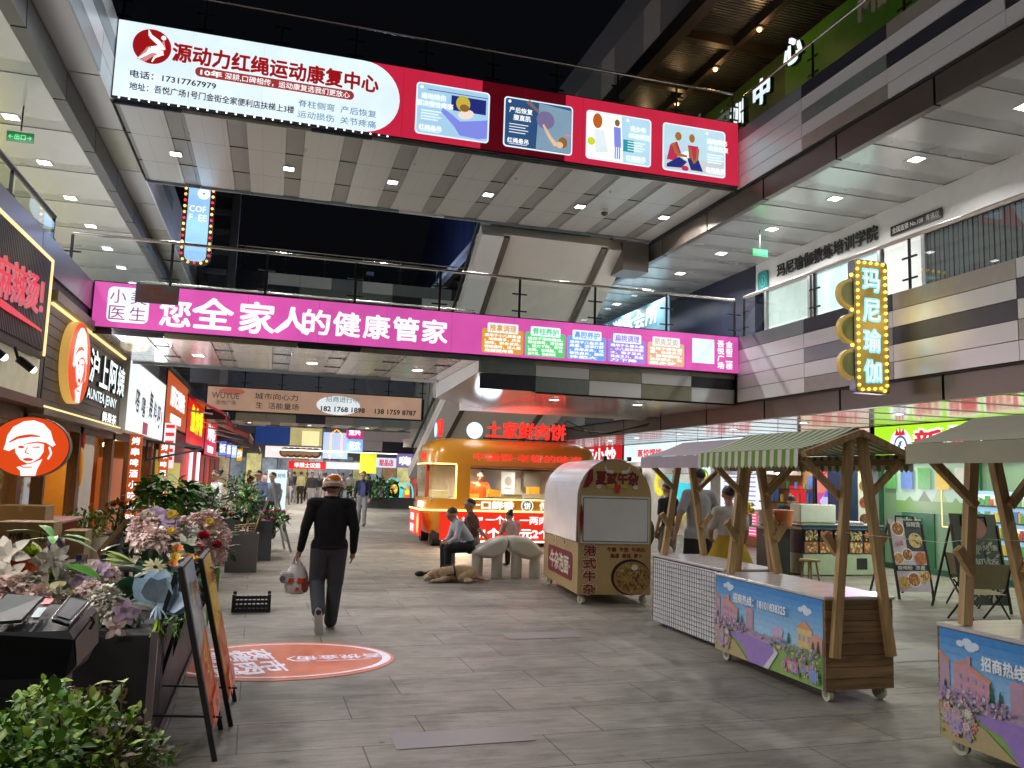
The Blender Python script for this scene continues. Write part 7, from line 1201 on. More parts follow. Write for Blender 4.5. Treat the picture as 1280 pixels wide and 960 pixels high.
# bush in the foreground corner
t = thing('potted_shrub', 'mixed yellow green leafy shrub filling the lower left corner', 'shrub', (-.6, 2.7, 0)); b = MB(); b.cbox((-1.3, 2.25, 0), (-.3, 3.1, .62), BLK); b.build('planter_box', t)
b = MB()
for (px, c) in (((-0.62, 2.6, 0.97), 0), ((-0.58, 2.75, 0.98), 1), ((-0.46, 2.6, 0.97), 2), ((-0.37, 2.7, 0.9), 3), ((-0.49, 2.4, 0.96), 0), ((-0.4, 2.5, 0.91), 3), ((-0.58, 2.4, 0.94), 0), ((-0.34, 2.75, 0.84), 3)):
    ms = [[BG1, BG1, BG2], [BG2, BG1, BG2], [BG1, BG2, BG1], [LB, BG2, BG1, LB]][c]; cloud(b, px, (.11, .13, .085), 190, .034, .021, ms, .5, .15); cloud(b, px, (.1, .12, .1), 130, .022, .014, ms, .6, .3)
b.build('foliage', t); b = MB()
for i in range(16): p = Vector((rnd.uniform(-.75, -.35), rnd.uniform(2.3, 2.9), .6)); q_ = p + Vector((rnd.uniform(-.12, .12), rnd.uniform(-.05, .1), rnd.uniform(.3, .48))); b.tube([p, p.lerp(q_, .5) + Vector((.02, 0, .01)), q_], [.005, .004, .002], STEM, 5); leaf(b, q_, rdir(.6), .06, .035, rnd.choice([LY_, LG])); leaf(b, p.lerp(q_, .8), rdir(.3), .05, .03, LY_)
b.build('twig', t)
def grassy(lb, c, n, h):
    b = MB()
    for i in range(n): leaf(b, Vector(c) + Vector((rnd.uniform(-.03, .03), rnd.uniform(-.03, .03), 0)), (rnd.uniform(-.6, .6), rnd.uniform(-.6, .6), 1.3), h * rnd.uniform(.6, 1.1), .016, rnd.choice([LGR, LY_]), .2, .3)
    b.build('weed', label=lb, cat='plant')
grassy('small sprig of green weed at the foot of the black counter', (-0.45, 5.26, 0.0), 12, .13)
def shrub(lb, c, r, n, L_, W, ms, pot=None, flowers=(), cat='potted plant', zb=.4):
    t = thing('potted_plant', lb, cat, (c[0], c[1], 0)); b = MB(); cloud(b, c, r, n, L_, W, ms, zb, .3); b.build('foliage', t); b = MB(); base = pot[2] if pot else .3
    for i in range(5): b.tube([(c[0] + rnd.uniform(-.04, .04), c[1], base - .05), (c[0] + rnd.uniform(-.6, .6) * r[0], c[1] + rnd.uniform(-.5, .5) * r[1], c[2] + r[2] * .4)], [.014, .006], STEM, 6)
    b.build('stem', t)
    if pot and pot[0] > 0: b = MB(); b.lathe([(pot[0] * .75, 0), (pot[0], pot[2]), (pot[0] * .9, pot[2]), (pot[0] * .85, pot[2] - .05)], (c[0], c[1], 0), pot[1], 18); b.build('pot', t)
    if flowers: 
        b = MB()
        for m, k, fr_ in flowers:
            for i in range(k): d = rdir(.5); p = Vector(c) + Vector((d.x * r[0], d.y * r[1], d.z * r[2])) * rnd.uniform(.85, 1.1); (rose if fr_ > .035 else lambda b_, p_, r_, m_: bloom(b_, p_, d, r_, m_, 5, .8))(b, p, fr_, m)
        b.build('blossom', t)
    return t
shrub('bright lime green bush in a cream basket by the tea shop posts', (-2.27, 12.0, 0.94), (.3, .22, .2), 320, .07, .035, [LY_, LG, LY_], (.28, mat('basket_cream', (.5, .42, .28), .6, bump=.4), .78))
shrub('bronze leaved plant with orange roses behind the basket bush', (-1.98, 12.4, 1.03), (.2, .2, .18), 130, .1, .04, [LB, LD, LG], (.2, PLD, .8), ((FOr, 7, .06),))
t = shrub('big leaved green fatsia plant rising over the flowers', (-1.22, 11.0, 1.34), (.34, .3, .24), 26, .2, .1, [LG], (.25, PLD, .7)); b = MB()
for i in range(26):
    d = rdir(.5); c0 = Vector((-1.21, 11.0, 1.31)) + Vector((d.x * .32, d.y * .3, d.z * .26)); s_ = rnd.uniform(.8, 1.2)
    for k in range(7): a = R(-120 + 40 * k); leaf(b, c0, (math.cos(a) * .9 + d.x * .4, -abs(math.sin(a)) * .4 + d.y * .4, math.sin(a) * .35 + .15), .19 * s_, .07, LGR if i % 4 == 0 else LG, .15, .45)
b.build('leaf_fan', t)
shrub('dark green plant with small white flowers left of the slate planter', (-1.03, 13.5, 1.14), (.35, .3, .22), 240, .13, .05, [LD, LG], (.28, PLD, .7), ((FWt, 6, .04), (FOr, 3, .03)))
for i, (lb, p, r, ms, fl) in enumerate((('low dark green plants with red and white roses in the long slate planter', (-0.9, 16.4, 0.8), (.6, .25, .16), [LD, LG], ((FRd, 9, .055), (FWt, 9, .05))), ('tall white flowered plant at the end of the long slate planter', (-0.4, 16.5, 1.04), (.28, .28, .4), [LG, LGR, LD], ((FWt, 10, .06), (FCr, 4, .06), (FRd, 4, .04))), ('pink flowered plant in the tall slate planter', (0.12, 17.2, 0.74), (.3, .4, .2), [LG, LGR, LD], ((lm('petal_pink', (.6, .12, .35), .6), 14, .06),)), ('bronze and green foliage plant between the tables', (-0.64, 19.8, 1.26), (.4, .3, .38), [LB, LD, LG], ((FRd, 3, .04),)), ('grey green leafy plant beside the seated woman', (-1.32, 18.0, 1.15), (.35, .3, .2), [LD, LG], ((FM, 6, .05),)))):
    shrub(lb, p, r, 260, .13, .05, ms, (0, PLD, .7), fl)
for lb, p, k in (('dark hedge planter by the far right shops, nearest the neon mural', (5.28, 42.0, 1.03), 1), ('dark hedge planter by the far yellow shop', (5.02, 45.0, 0.88), .9)): shrub(lb, p, (1.2 * k, .5, .5), 260, .26, .12, [LD, LG], (0, PLD, .3))
b = MB(); b.box((4.0, 42.5, 0), (7.2, 43.2, .55), PLD); b.build('planter', label='long black planter box under the far hedges', cat='planter')
t = thing('cafe_table', 'white topped dining table among the planters with small red flowers', 'table', (-1.2, 18.2, 0)); b = MB(); b.cbox((-1.9, 17.7, .72), (-.55, 18.4, .76), mat('table_white', (.6, .58, .56), .15, coat=.5)); b.build('table_top', t)
for x, y in ((-1.85, 17.75), (-.6, 17.75), (-1.85, 18.35), (-.6, 18.35)): b = MB(); b.bar((x, y, 0), (x, y, .72), .04, .04, black); b.build('leg', t)
t = thing('wooden_lounger', 'pale wooden lounge chair frame behind the folded cards', 'chair', (-1.5, 10.3, 0)); b = MB(); p0, p1 = Vector((-1.77, 10.2, 0.75)), Vector((-1.59, 10.6, 1.06)); b.bar(p0, p1, .05, .09, WA, (0, 1, 0)); b.bar(p0 + Vector((0, .6, 0)), p1 + Vector((0, .6, 0)), .05, .09, WA, (0, 1, 0)); b.add([p0 + Vector((.03, 0, -.02)), p1 + Vector((.03, 0, -.02)), p1 + Vector((.03, .6, -.02)), p0 + Vector((.03, .6, -.02))], [(0, 1, 2, 3)], BLK); b.bar(p0, p0 + Vector((.25, 0, -.7)), .05, .05, WA, (0, 1, 0)); b.bar(p1, p1 + Vector((.1, 0, -1.1)), .05, .05, BLK, (0, 1, 0)); b.build('frame', t)

# ================================================================ people and the dog
import numpy as np
SKIN = mat('skin_tan', (.42, .24, .16), .5, var=.06, vs=12); HAIR = mat('hair_black', (.012, .01, .009), .45, bump=.5, bs=120, stretch=(1, 1, .2)); SHOE = mat('shoe_black', (.02, .02, .022), .5); SOLE = mat('sole_pale', (.5, .45, .4), .6)
def cl(n, c, r=.85): return mat('cloth_' + n, c, r, var=.1, vs=9, bump=.25, bs=22)
def remeshed(name, segs, parent, vox, smooth=4, front=Vector((0, 1, 0)), hem=None):
    """one continuous skin over all limb segments (a, b, ra, rb, material, depth ratio); each face takes the nearest limb's material"""
    b = MB(); dm = MS['black_paint']
    for a, e, ra, rb, m, fl in segs:
        a, e = Vector(a), Vector(e); d = e - a; L_ = d.length; d = d.normalized() if L_ > 1e-6 else Vector((0, 0, 1)); f = front - d * front.dot(d); f = f.normalized() if f.length > .05 else d.orthogonal().normalized(); s_ = d.cross(f); rows = []
        for k in range(5): t_ = math.pi / 2 * k / 5; rows.append((a - d * ra * math.cos(t_), ra * math.sin(t_)))
        rows += [(a.lerp(e, k / 4), ra + (rb - ra) * k / 4) for k in range(5)]
        for k in range(1, 6): t_ = math.pi / 2 * k / 5; rows.append((e + d * rb * math.sin(t_), rb * math.cos(t_)))
        n = 14; vs = [c + (s_ * math.cos(2 * math.pi * j / n) + f * fl * math.sin(2 * math.pi * j / n)) * max(r, 1e-4) for c, r in rows for j in range(n)]
        K = len(rows); b.add(vs, [(i * n + j, i * n + (j + 1) % n, (i + 1) * n + (j + 1) % n, (i + 1) * n + j) for i in range(K - 1) for j in range(n)] + [tuple(reversed(range(n))), tuple(range((K - 1) * n, K * n))], dm, True)
    me = bpy.data.meshes.new('tmp'); me.from_pydata(b.v, [], b.f); o = bpy.data.objects.new('tmp', me); COL.objects.link(o)
    r = o.modifiers.new('r', 'REMESH'); r.mode = 'VOXEL'; r.voxel_size = vox; sm = o.modifiers.new('s', 'SMOOTH'); sm.iterations = smooth; sm.factor = .5
    dg = bpy.context.evaluated_depsgraph_get(); m2 = bpy.data.meshes.new_from_object(o.evaluated_get(dg)); bpy.data.objects.remove(o); bpy.data.meshes.remove(me)
    m2.name = name; ms = []; 
    for s_ in segs:
        if s_[4] not in ms: ms.append(s_[4])
    m2.materials.clear(); [m2.materials.append(m) for m in ms]
    n = len(m2.polygons); cen = np.empty(n * 3); m2.polygons.foreach_get('center', cen); cen = cen.reshape(-1, 3); best = np.full(n, 1e9); idx = np.zeros(n, int)
    for a, e, ra, rb, m, fl in segs:
        A, D = np.array(a, float), np.array(e, float) - np.array(a, float); dd = D @ D or 1e-9; t_ = np.clip((cen - A) @ D / dd, 0, 1); dist = np.linalg.norm(cen - A - t_[:, None] * D, axis=1) / (ra + (rb - ra) * t_); k = dist < best; best[k] = dist[k]; idx[k] = ms.index(m)
    if hem:                                                   # a level jacket or shirt hem between top and trousers
        hz, mt, mb = hem; T, Bm = ms.index(mt), ms.index(mb); mid = np.abs(cen[:, 0]) < hem_w(cen[:, 2], hz); idx[(idx == T) & (cen[:, 2] < hz) & mid] = Bm; idx[(idx == Bm) & (cen[:, 2] > hz)] = T
    m2.polygons.foreach_set('material_index', idx); m2.polygons.foreach_set('use_smooth', np.ones(n, bool)); m2.update()
    ob = bpy.data.objects.new(name, m2); COL.objects.link(ob); ob.parent = parent; return ob
def hem_w(z, hz): return np.where(z < hz, .2, 1.)
BASE = dict(pel=(0, 0, .93), wai=(0, 0, 1.06), che=(0, .01, 1.28), nek=(0, 0, 1.44), hed=(0, .025, 1.6), shL=(-.175, 0, 1.39), shR=(.175, 0, 1.39), elL=(-.23, -.02, 1.12), elR=(.23, -.02, 1.12), wrL=(-.23, .06, .88), wrR=(.23, .06, .88), haL=(-.22, .09, .79), haR=(.22, .09, .79),
    hiL=(-.09, 0, .9), hiR=(.09, 0, .9), knL=(-.1, .03, .49), knR=(.1, .03, .49), anL=(-.1, -.03, .08), anR=(.1, -.03, .08), toL=(-.11, .14, .035), toR=(.11, .14, .035))
SIT = dict(pel=(0, 0, .53), wai=(0, .03, .66), che=(0, .1, .87), nek=(0, .15, 1.02), hed=(0, .2, 1.16), shL=(-.175, .13, .97), shR=(.175, .13, .97), elL=(-.22, .2, .72), elR=(.22, .2, .72), wrL=(-.12, .4, .62), wrR=(.12, .4, .62), haL=(-.08, .47, .6), haR=(.08, .47, .6), hiL=(-.09, .02, .52), hiR=(.09, .02, .52), knL=(-.12, .43, .5), knR=(.12, .43, .5), anL=(-.12, .42, .09), anR=(.12, .42, .09), toL=(-.13, .58, .035), toR=(.13, .58, .035))
def person(lb, loc, rz, top, bot, J=None, sc=1., vox=.016, sleeve='long', legs='long', hair='short', shoe=None, bulk=1., fingers=False, gap=0., sit=False, group=None, headgear=None, skin=None):
    j = dict(BASE); 
    if sit: j.update(SIT)
    if J: j.update(J)
    j = {k: Vector(v) * sc for k, v in j.items()}; t = thing('person', lb, 'person', loc, rz, group); sk = skin or SKIN; sh = shoe or SHOE; B = bulk; S = []
    def sg(a, e, ra, rb, m, fl=1.): S.append((tuple(j[a] if isinstance(a, str) else a), tuple(j[e] if isinstance(e, str) else e), ra * sc, rb * sc, m, fl))
    sg('pel', 'wai', .14 * B, .135 * B, bot, .72); sg('pel', 'wai', .15 * B, .15 * B, bot, .74) if gap else None; sg('wai', 'che', (.152 if gap else .138) * B, .165 * B, top, .72); sg('che', j['nek'] - (j['nek'] - j['che']) * .25, .155 * B, .085, top, .66)
    sg('shL', 'shR', .066 * B, .066 * B, top); sg(j['nek'] - (j['hed'] - j['nek']) * .25, j['nek'] + (j['hed'] - j['nek']) * .5, .056, .05, sk)
    up = (j['hed'] - j['nek']).normalized(); fw = Vector((0, 1, 0)); hd = j.get('look'); 
    if hd is not None: fw = hd.normalized()
    fw = (fw - up * fw.dot(up)).normalized(); sd = fw.cross(up); hc = j['hed']
    sg(hc + up * .03 * sc - fw * .015 * sc, hc + up * .035 * sc + fw * .02 * sc, .088, .085, sk); sg(hc - up * .02 * sc + fw * .03 * sc, hc - up * .065 * sc + fw * .045 * sc, .066, .045, sk); sg(hc - up * .0 * sc + fw * .1 * sc, hc - up * .028 * sc + fw * .112 * sc, .011, .016, sk)
    for s_ in (-1, 1): sg(hc + sd * s_ * .088 * sc + up * .01 * sc, hc + sd * s_ * .092 * sc - up * .025 * sc, .018, .013, sk)
    am = top if sleeve == 'long' else sk
    for q in 'LR':
        sg('sh' + q, 'el' + q, .058 * B, .05 * B, top if sleeve != 'none' else sk)
        if sleeve == 'short': mid = j['sh' + q].lerp(j['el' + q], .75); S.pop(); sg('sh' + q, mid, .06 * B, .058 * B, top); sg(mid, 'el' + q, .043, .041, sk)
        sg('el' + q, 'wr' + q, .047 * B if sleeve == 'long' else .04, .036 * B if sleeve == 'long' else .028, am)
        w_, h = j['wr' + q], j['ha' + q]; d = (h - w_).normalized(); sg(w_, h, .027, .034, sk, .6)
        if fingers:
            cr_ = d.cross(fw); cr_ = cr_.normalized() if cr_.length > .1 else sd; inw = -1 if q == 'R' else 1; nrm = cr_.cross(d)
            for k in range(4):
                o = h + fw * (.024 - .016 * k) * sc + d * .02 * sc; L_ = (.066, .075, .07, .056)[k] * sc; p1 = o + d * L_ * .55; p2 = p1 + (d * .75 + sd * inw * .55).normalized() * L_ * .5; S.append((tuple(o), tuple(p1), .0095 * sc, .0088 * sc, sk, 1.)); S.append((tuple(p1), tuple(p2), .0088 * sc, .0075 * sc, sk, 1.))
            o = w_.lerp(h, .5) + fw * .03 * sc; S.append((tuple(o), tuple(o + (fw * .8 + d * .7).normalized() * .05 * sc), .012 * sc, .009 * sc, sk, 1.))
        else: sg(h, h + d * .05 * sc + sd * (.02 if q == 'L' else -.02) * sc, .03, .02, sk, .6)
        lw = 1.0
        if legs == 'short': mid = j['hi' + q].lerp(j['kn' + q], .8); sg('hi' + q, mid, .1 * B, .095 * B, bot); sg(mid, 'kn' + q, .062, .058, sk); sg('kn' + q, 'an' + q, .056, .036, sk)
        else: sg('hi' + q, 'kn' + q, .1 * B, .078 * B, bot); sg('kn' + q, 'an' + q, .074 * B, .062 * B, bot)
        a = j['an' + q]; tt = j['to' + q]; sg(a - (a - Vector((a.x, a.y, a.z - .035 * sc))) * 1, tt, .046, .04, sh, .9)
    remeshed('body', S, t, vox, hem=None if sit else ((gap or .97) * sc, top, bot))
    W = WM[t.name]; rot = Matrix((sd, fw, up)).transposed(); hb = MB(); c = hc + up * .035 * sc - fw * .01 * sc
    if hair:
        def hp(v): return W @ (c + rot @ Vector(v))
        vs = []; n, K = 18, 8
        for i in range(K + 1):
            for q in range(n):
                a = 2 * math.pi * q / n; back = .5 - .5 * math.sin(a); lim = 1.0 + back * 1.12; th = lim * i / K
                rr_ = .0975 + .006 * noise.noise(Vector((a * 2, th * 5, loc[0]))); vs.append(hp((rr_ * .95 * sc * math.sin(th) * math.cos(a), rr_ * 1.12 * sc * math.sin(th) * math.sin(a), rr_ * 1.04 * sc * math.cos(th))))
        hb.add(vs, [(i * n + q, (i + 1) * n + q, (i + 1) * n + (q + 1) % n, i * n + (q + 1) % n) for i in range(K) for q in range(n)], HAIR, True)
        if hair == 'bun': hb.ball(hp((0, -.11 * sc, .05 * sc)), .05 * sc, HAIR)
        if hair == 'long': hb.tube([hp((0, -.09 * sc, .0)), hp((0, -.11 * sc, -.12 * sc)), hp((0, -.1 * sc, -.24 * sc))], [.075 * sc, .085 * sc, .05 * sc], HAIR, 12)
        hb.build('hair', t)
    if vox < .03:
        fb = MB(); dk = mat('eye_dark', (.02, .015, .012), .3)
        for s_ in (-1, 1): fb.ball(W @ (hc + fw * .1 * sc + sd * s_ * .034 * sc + up * .008 * sc), .009 * sc, dk, 7, 5); fb.bar(W @ (hc + fw * .103 * sc + sd * s_ * .018 * sc + up * .03 * sc), W @ (hc + fw * .098 * sc + sd * s_ * .055 * sc + up * .032 * sc), .008 * sc, .008 * sc, HAIR)
        fb.bar(W @ (hc + fw * .098 * sc - sd * .024 * sc - up * .058 * sc), W @ (hc + fw * .098 * sc + sd * .024 * sc - up * .058 * sc), .008 * sc, .006 * sc, mat('lip', (.3, .1, .08), .5)); fb.build('face_features', t)
    return t, W, hc, up, fw, sd
# ---- the man walking away
JK = cl('black_jacket', (.004, .004, .005), 1.); TR = cl('charcoal_trousers', (.04, .043, .052))
t, W, hc, up, fw, sd = person('person in black jacket and orange helmet walking away with a shopping bag', (.68, 9.45, 0), R(-2), JK, TR, dict(
    pel=(0, -.0, .93), wai=(0, .01, 1.05), che=(0, .04, 1.25), nek=(.01, .08, 1.4), hed=(.01, .11, 1.52), shL=(-.2, .04, 1.35), shR=(.2, .04, 1.35), elL=(-.27, -.03, 1.1), elR=(.265, .0, 1.08), wrL=(-.31, .04, .86), wrR=(.27, .1, .84), haL=(-.33, .06, .79), haR=(.265, .13, .77),
    knL=(-.115, .05, .5), anL=(-.09, -.3, .24), toL=(-.075, -.27, .06), knR=(.085, .06, .49), anR=(.055, .0, .085), toR=(.065, .2, .035)), vox=.0075, bulk=1.17, fingers=True, gap=.875, hair='short', shoe=mat('shoe_brown_black', (.04, .028, .024), .5))
HO = mat('helmet_orange', (.55, .16, .015), .22, var=.06, coat=.7); b = MB(); rot = Matrix((sd, fw, up)).transposed(); c = W @ (hc + up * .045 + fw * .0); Rz = W.to_3x3() @ rot
b.ball(c, (.126, .144, .134), HO, 28, 12, Rz, -.25); hm = b.build('helmet', t); b = MB(); 
def hpt(a, z, k=1.012): return c + Rz @ Vector((.126 * k * math.sqrt(1 - z * z) * math.cos(a), .144 * k * math.sqrt(1 - z * z) * math.sin(a), .134 * k * z))
HWt = mat('helmet_white', (.6, .58, .55), .3)
for k in range(20): a0, a1 = R(-160 + 7 * k), R(-153 + 7 * k); z0 = -.12 + .05 * math.cos(a0 + 1.57); z1 = -.12 + .05 * math.cos(a1 + 1.57); b.add([hpt(a0, z0), hpt(a1, z1), hpt(a1, z1 + .2), hpt(a0, z0 + .2)], [(0, 1, 2, 3)], HWt)
b.tube([hpt(R(a), -.25, 1.01) for a in range(0, 360, 12)], .011, mat('helmet_edge', (.3, .28, .27), .4), 7, True)
b.build('helmet_trim', hm)
b = MB(); b.tube([W @ Vector((.172 * math.cos(R(a)), .005 + .128 * math.sin(R(a)), .885)) for a in range(0, 360, 15)], .02, JK, 10, True); b.tube([W @ Vector((.075 * math.cos(R(a)), .075 + .07 * math.sin(R(a)), 1.425)) for a in range(0, 360, 20)], .022, JK, 8, True); b.build('jacket_hem', t)
b = MB(); b.bar(W @ Vector((.055, -.02, .012)), W @ Vector((.065, .24, .012)), .095, .024, SOLE); b.build('shoe_sole', t)
b = MB(); SOD = mat('sole_dark', (.015, .015, .017), .6); v0, v1 = W @ Vector((-.092, -.335, .24)), W @ Vector((-.073, -.315, .03)); fr = F(v0, (1, 0, 0), v1 - v0); b.prism(fr, [(.03, -.03), (.045, .04), (.04, .12), (.05, .2), (.035, .26), (0, .275), (-.035, .26), (-.05, .2), (-.04, .12), (-.045, .04), (-.03, -.03), (0, -.045)], -.03, .005, SOLE, SOLE); b.prism(fr, [(.025, -.025), (.04, .04), (.035, .12), (.044, .2), (.03, .25), (0, .265), (-.03, .25), (-.044, .2), (-.035, .12), (-.04, .04), (-.025, -.025), (0, -.04)], .005, .012, SOD); b.build('shoe_sole', t)
# shopping bags
t = thing('shopping_bag', 'white plastic shopping bag with red print hanging from the walking man\'s hand', 'shopping bag', (.3, 9.5, .4)); BG = mat('bag_white', (.66, .63, .6), .35, var=.12, vs=14, bump=.7, bs=18); h = W @ Vector((-.352, .06, .75)); b = MB(); n = 22; rings = []
for z, rx, ry in ((.0, .1, .06), (-.06, .055, .045), (-.12, .1, .06), (-.2, .125, .085), (-.3, .13, .09), (-.36, .12, .085), (-.385, .06, .05)):
    rings += [h + Vector((.02 + rx * math.cos(2 * math.pi * k / n) * (1 + .16 * noise.noise(Vector((k * .9, z * 9, 1)))), ry * math.sin(2 * math.pi * k / n) * (1 + .2 * noise.noise(Vector((k * .8, z * 8, 5)))), z + .012 * noise.noise(Vector((k, z * 5, 2))))) for k in range(n)]
b.add(rings[n:], [(i * n + k, (i + 1) * n + k, (i + 1) * n + (k + 1) % n, i * n + (k + 1) % n) for i in range(5) for k in range(n)], BG, True); bg_ = b.build('bag', t)
b = MB(); 
for s_ in (-1, 1): b.tube([h + Vector((.02 + s_ * .05, 0, -.1)), h + Vector((s_ * .03, 0, -.02)), h + Vector((0, .0, .05))], [.03, .018, .012], BG, 8)
b.build('handle', t); b = MB(); fr = FS(h.x + .02, h.y - .085, h.z - .26); pr = mat('bag_red', (.6, .07, .03), .4)
for x, z, r in ((-.06, .03, .04), (.04, .03, .045), (.01, -.06, .03)): b.poly(fr, [(x - r, z - r * .5), (x - r * .2, z - r * .8), (x + r * .8, z - r * .3), (x + r * .5, z + r * .2), (x + r, z + r * .7), (x + r * .1, z + r * .5), (x - r * .6, z + r * .8)], pr, .012)
b.ell(fr, .09, -.02, .04, .08, mat('bag_brown', (.2, .05, .02), .4), .003, 12); b.build('print', bg_)
b = MB(); q_ = h + Vector((-.075, -.05, -.2)); b.cbox(q_ - Vector((.085, .04, .06)), q_ + Vector((.05, .04, .06)), mat('pack_grey', (.5, .5, .52), .3, var=.2, vs=20, bump=.6, bs=25), .02); fp_ = FS(q_.x, q_.y - .042, q_.z); b.ell(fp_, -.06, -.01, .03, .035, mat('pack_dark', (.15, .13, .13), .4), .003, 12); [b.rect(fp_, -.01, .02 - k * .02, .045, .03 - k * .02, white, .003) for k in range(3)]; b.build('parcel', label='grey wrapped parcel carried with the shopping bag', cat='parcel')
# ---- people by the bench
WS = cl('pale_shirt', (.5, .55, .62)); BR = cl('brown_shirt', (.09, .045, .03)); BKT = cl('black_trousers', (.012, .012, .014)); PKS = cl('dusty_pink_shirt', (.5, .32, .3))
person('person in pale blue shirt sitting bent forward on the end of the cream bench', (3.38, 14.05, 0), R(95), WS, BKT, dict(che=(0, .2, .86), nek=(0, .28, .99), hed=(0, .33, 1.08), shL=(-.17, .24, .95), shR=(.17, .24, .95), elL=(-.2, .3, .7), elR=(.2, .3, .7), look=(0, 1, -.5)), sc=.97, vox=.013, sit=True)
person('person in brown shirt sitting behind the pale blue shirt, resting an arm on the bench', (3.66, 14.75, 0), R(80), BR, cl('grey_shorts', (.2, .18, .16)), dict(che=(0, .06, .9), nek=(0, .1, 1.06), hed=(0, .12, 1.2), elL=(-.28, -.05, .78), wrL=(-.3, -.2, .62), haL=(-.3, -.26, .58), look=(-.4, 1, 0)), sc=.99, vox=.014, sit=True, sleeve='short')
person('person in dusty pink shirt sitting with their back to us behind the bench', (4.55, 15.3, 0), R(15), PKS, BKT, dict(hed=(0, .2, 1.12)), sc=.86, vox=.015, sit=True, hair='bun')
# dog
DS = 1.16
t = thing('dog', 'golden dog in a black harness lying on the paving by the bench', 'dog', (2.95, 13.4, 0)); GD = mat('dog_fur', (.5, .35, .19), .85, var=.25, vs=20, bump=.8, bs=60); GP = mat('dog_pale_fur', (.6, .48, .33), .85, var=.2, vs=18, bump=.8, bs=60); ND = mat('dog_nose', (.01, .01, .01), .3)
S = [((.3, .02, .12), (.05, 0, .125), .115, .125, GD, 1), ((.05, 0, .125), (-.14, -.02, .12), .125, .105, GD, 1), ((-.14, -.02, .12), (-.28, -.03, .13), .09, .075, GD, 1), ((-.28, -.04, .12), (-.36, -.06, .1), .078, .065, GD, 1), ((-.36, -.07, .085), (-.45, -.1, .055), .05, .035, GP, 1), ((-.3, .02, .14), (-.27, .07, .07), .03, .025, GD, 1), ((-.3, -.1, .13), (-.26, -.13, .06), .03, .022, GD, 1),
     ((-.1, -.1, .07), (-.2, -.16, .04), .05, .035, GP, 1), ((-.2, -.16, .04), (-.36, -.19, .03), .033, .026, GP, 1), ((-.1, .1, .07), (-.34, .12, .03), .045, .027, GP, 1), ((.27, -.08, .1), (.12, -.17, .07), .085, .05, GD, 1), ((.12, -.17, .05), (.28, -.22, .035), .04, .03, GP, 1), ((.28, -.22, .03), (.18, -.25, .03), .028, .026, GP, 1), ((.36, .02, .09), (.55, -.06, .03), .035, .022, GD, 1), ((.55, -.06, .03), (.66, -.02, .025), .024, .012, GP, 1)]
S = [(a_, e_, ra * DS, rb * DS, m_, f_) for a_, e_, ra, rb, m_, f_ in S]; remeshed('body', S, t, .011, 3, Vector((0, 0, 1))); W = WM[t.name]; b = MB(); b.ball(W @ Vector((-.475, -.108, .062)), .014, ND, 8, 6); b.ball(W @ Vector((-.385, -.125, .115)), .008, ND, 6, 5); b.ball(W @ Vector((-.37, -.02, .125)), .008, ND, 6, 5); b.build('face_features', t)
b = MB(); HN = mat('harness_black', (.012, .013, .018), .6); ring = lambda x, r, tilt: [W @ Vector((x + tilt * math.sin(R(a)), r * 1.02 * math.cos(R(a)) - .01, .12 + r * math.sin(R(a)))) for a in range(-20, 201, 14)]
b.tube(ring(.02, .133, 0), .018, HN, 6); b.tube(ring(-.16, .11, .05), .014, HN, 6); b.tube([W @ Vector((.02, -.13, .13)), W @ Vector((-.1, -.13, .12)), W @ Vector((-.2, -.11, .1))], .016, HN, 6); b.tube([W @ Vector((.02, 0, .255)), W @ Vector((-.15, 0, .24))], .022, HN, 8); b.build('harness', t)
b = MB(); b.ball((2.52, 13.95, .06), (.09, .05, .05), BLK, 10, 6); b.tube([(2.6, 13.95, .07), (2.75, 13.9, .12), (2.85, 13.9, .05), (2.95, 13.95, .03)], .02, BLK, 7); b.tube([(2.8, 13.9, .05), (2.9, 13.6, .05), (2.9, 13.45, .2)], .008, mat('leash_grey', (.3, .3, .3), .5), 6); b.build('leash', label='black leash and pouch lying beside the golden dog', cat='leash')
# ---- people behind the stalls
GT = cl('grey_tshirt', (.32, .32, .35)); YS = cl('mustard_skirt', (.4, .26, .01))
person('tall person in grey t-shirt and black shorts seen from behind the mauve stall', (5.9, 10.6, 0), R(6), GT, cl('black_shorts', (.012, .012, .015)), dict(elR=(.3, .02, 1.16), wrR=(.3, .16, .98), haR=(.28, .22, .93), elL=(-.3, -.02, 1.13), wrL=(-.33, .02, .9), haL=(-.34, .04, .82)), sc=1.12, vox=.014, sleeve='short', legs='short', bulk=1.08, gap=.84)
t, W, *_ = person('person in pale top and mustard skirt standing beside the tall one', (5.85, 9.7, 0), R(-10), cl('pale_top', (.5, .48, .46)), BKT, dict(elL=(-.24, .05, 1.12), wrL=(-.18, .2, 1.0), haL=(-.12, .25, .98)), sc=.98, vox=.015, sleeve='short', hair='bun', gap=1.0)
b = MB(); n = 28; vs = []
for i, (z, r) in enumerate(((1.05, .135), (.98, .16), (.85, .22), (.7, .27), (.62, .29))): vs += [W @ Vector((r * 1.1 * math.cos(2 * math.pi * k / n) * (1 + .05 * i * .4 * (k % 2)), r * .85 * math.sin(2 * math.pi * k / n) * (1 + .05 * i * .4 * (k % 2)), z)) for k in range(n)]
b.add(vs, [(i * n + k, i * n + (k + 1) % n, (i + 1) * n + (k + 1) % n, (i + 1) * n + k) for i in range(4) for k in range(n)], YS, True); b.build('skirt', t)
person('person in black top and grey shorts left of the tall one', (6.75, 13.2, 0), R(20), cl('black_top', (.02, .02, .025)), cl('grey_shorts', (.2, .18, .16)), dict(), sc=1.0, vox=.018, sleeve='short', legs='short')
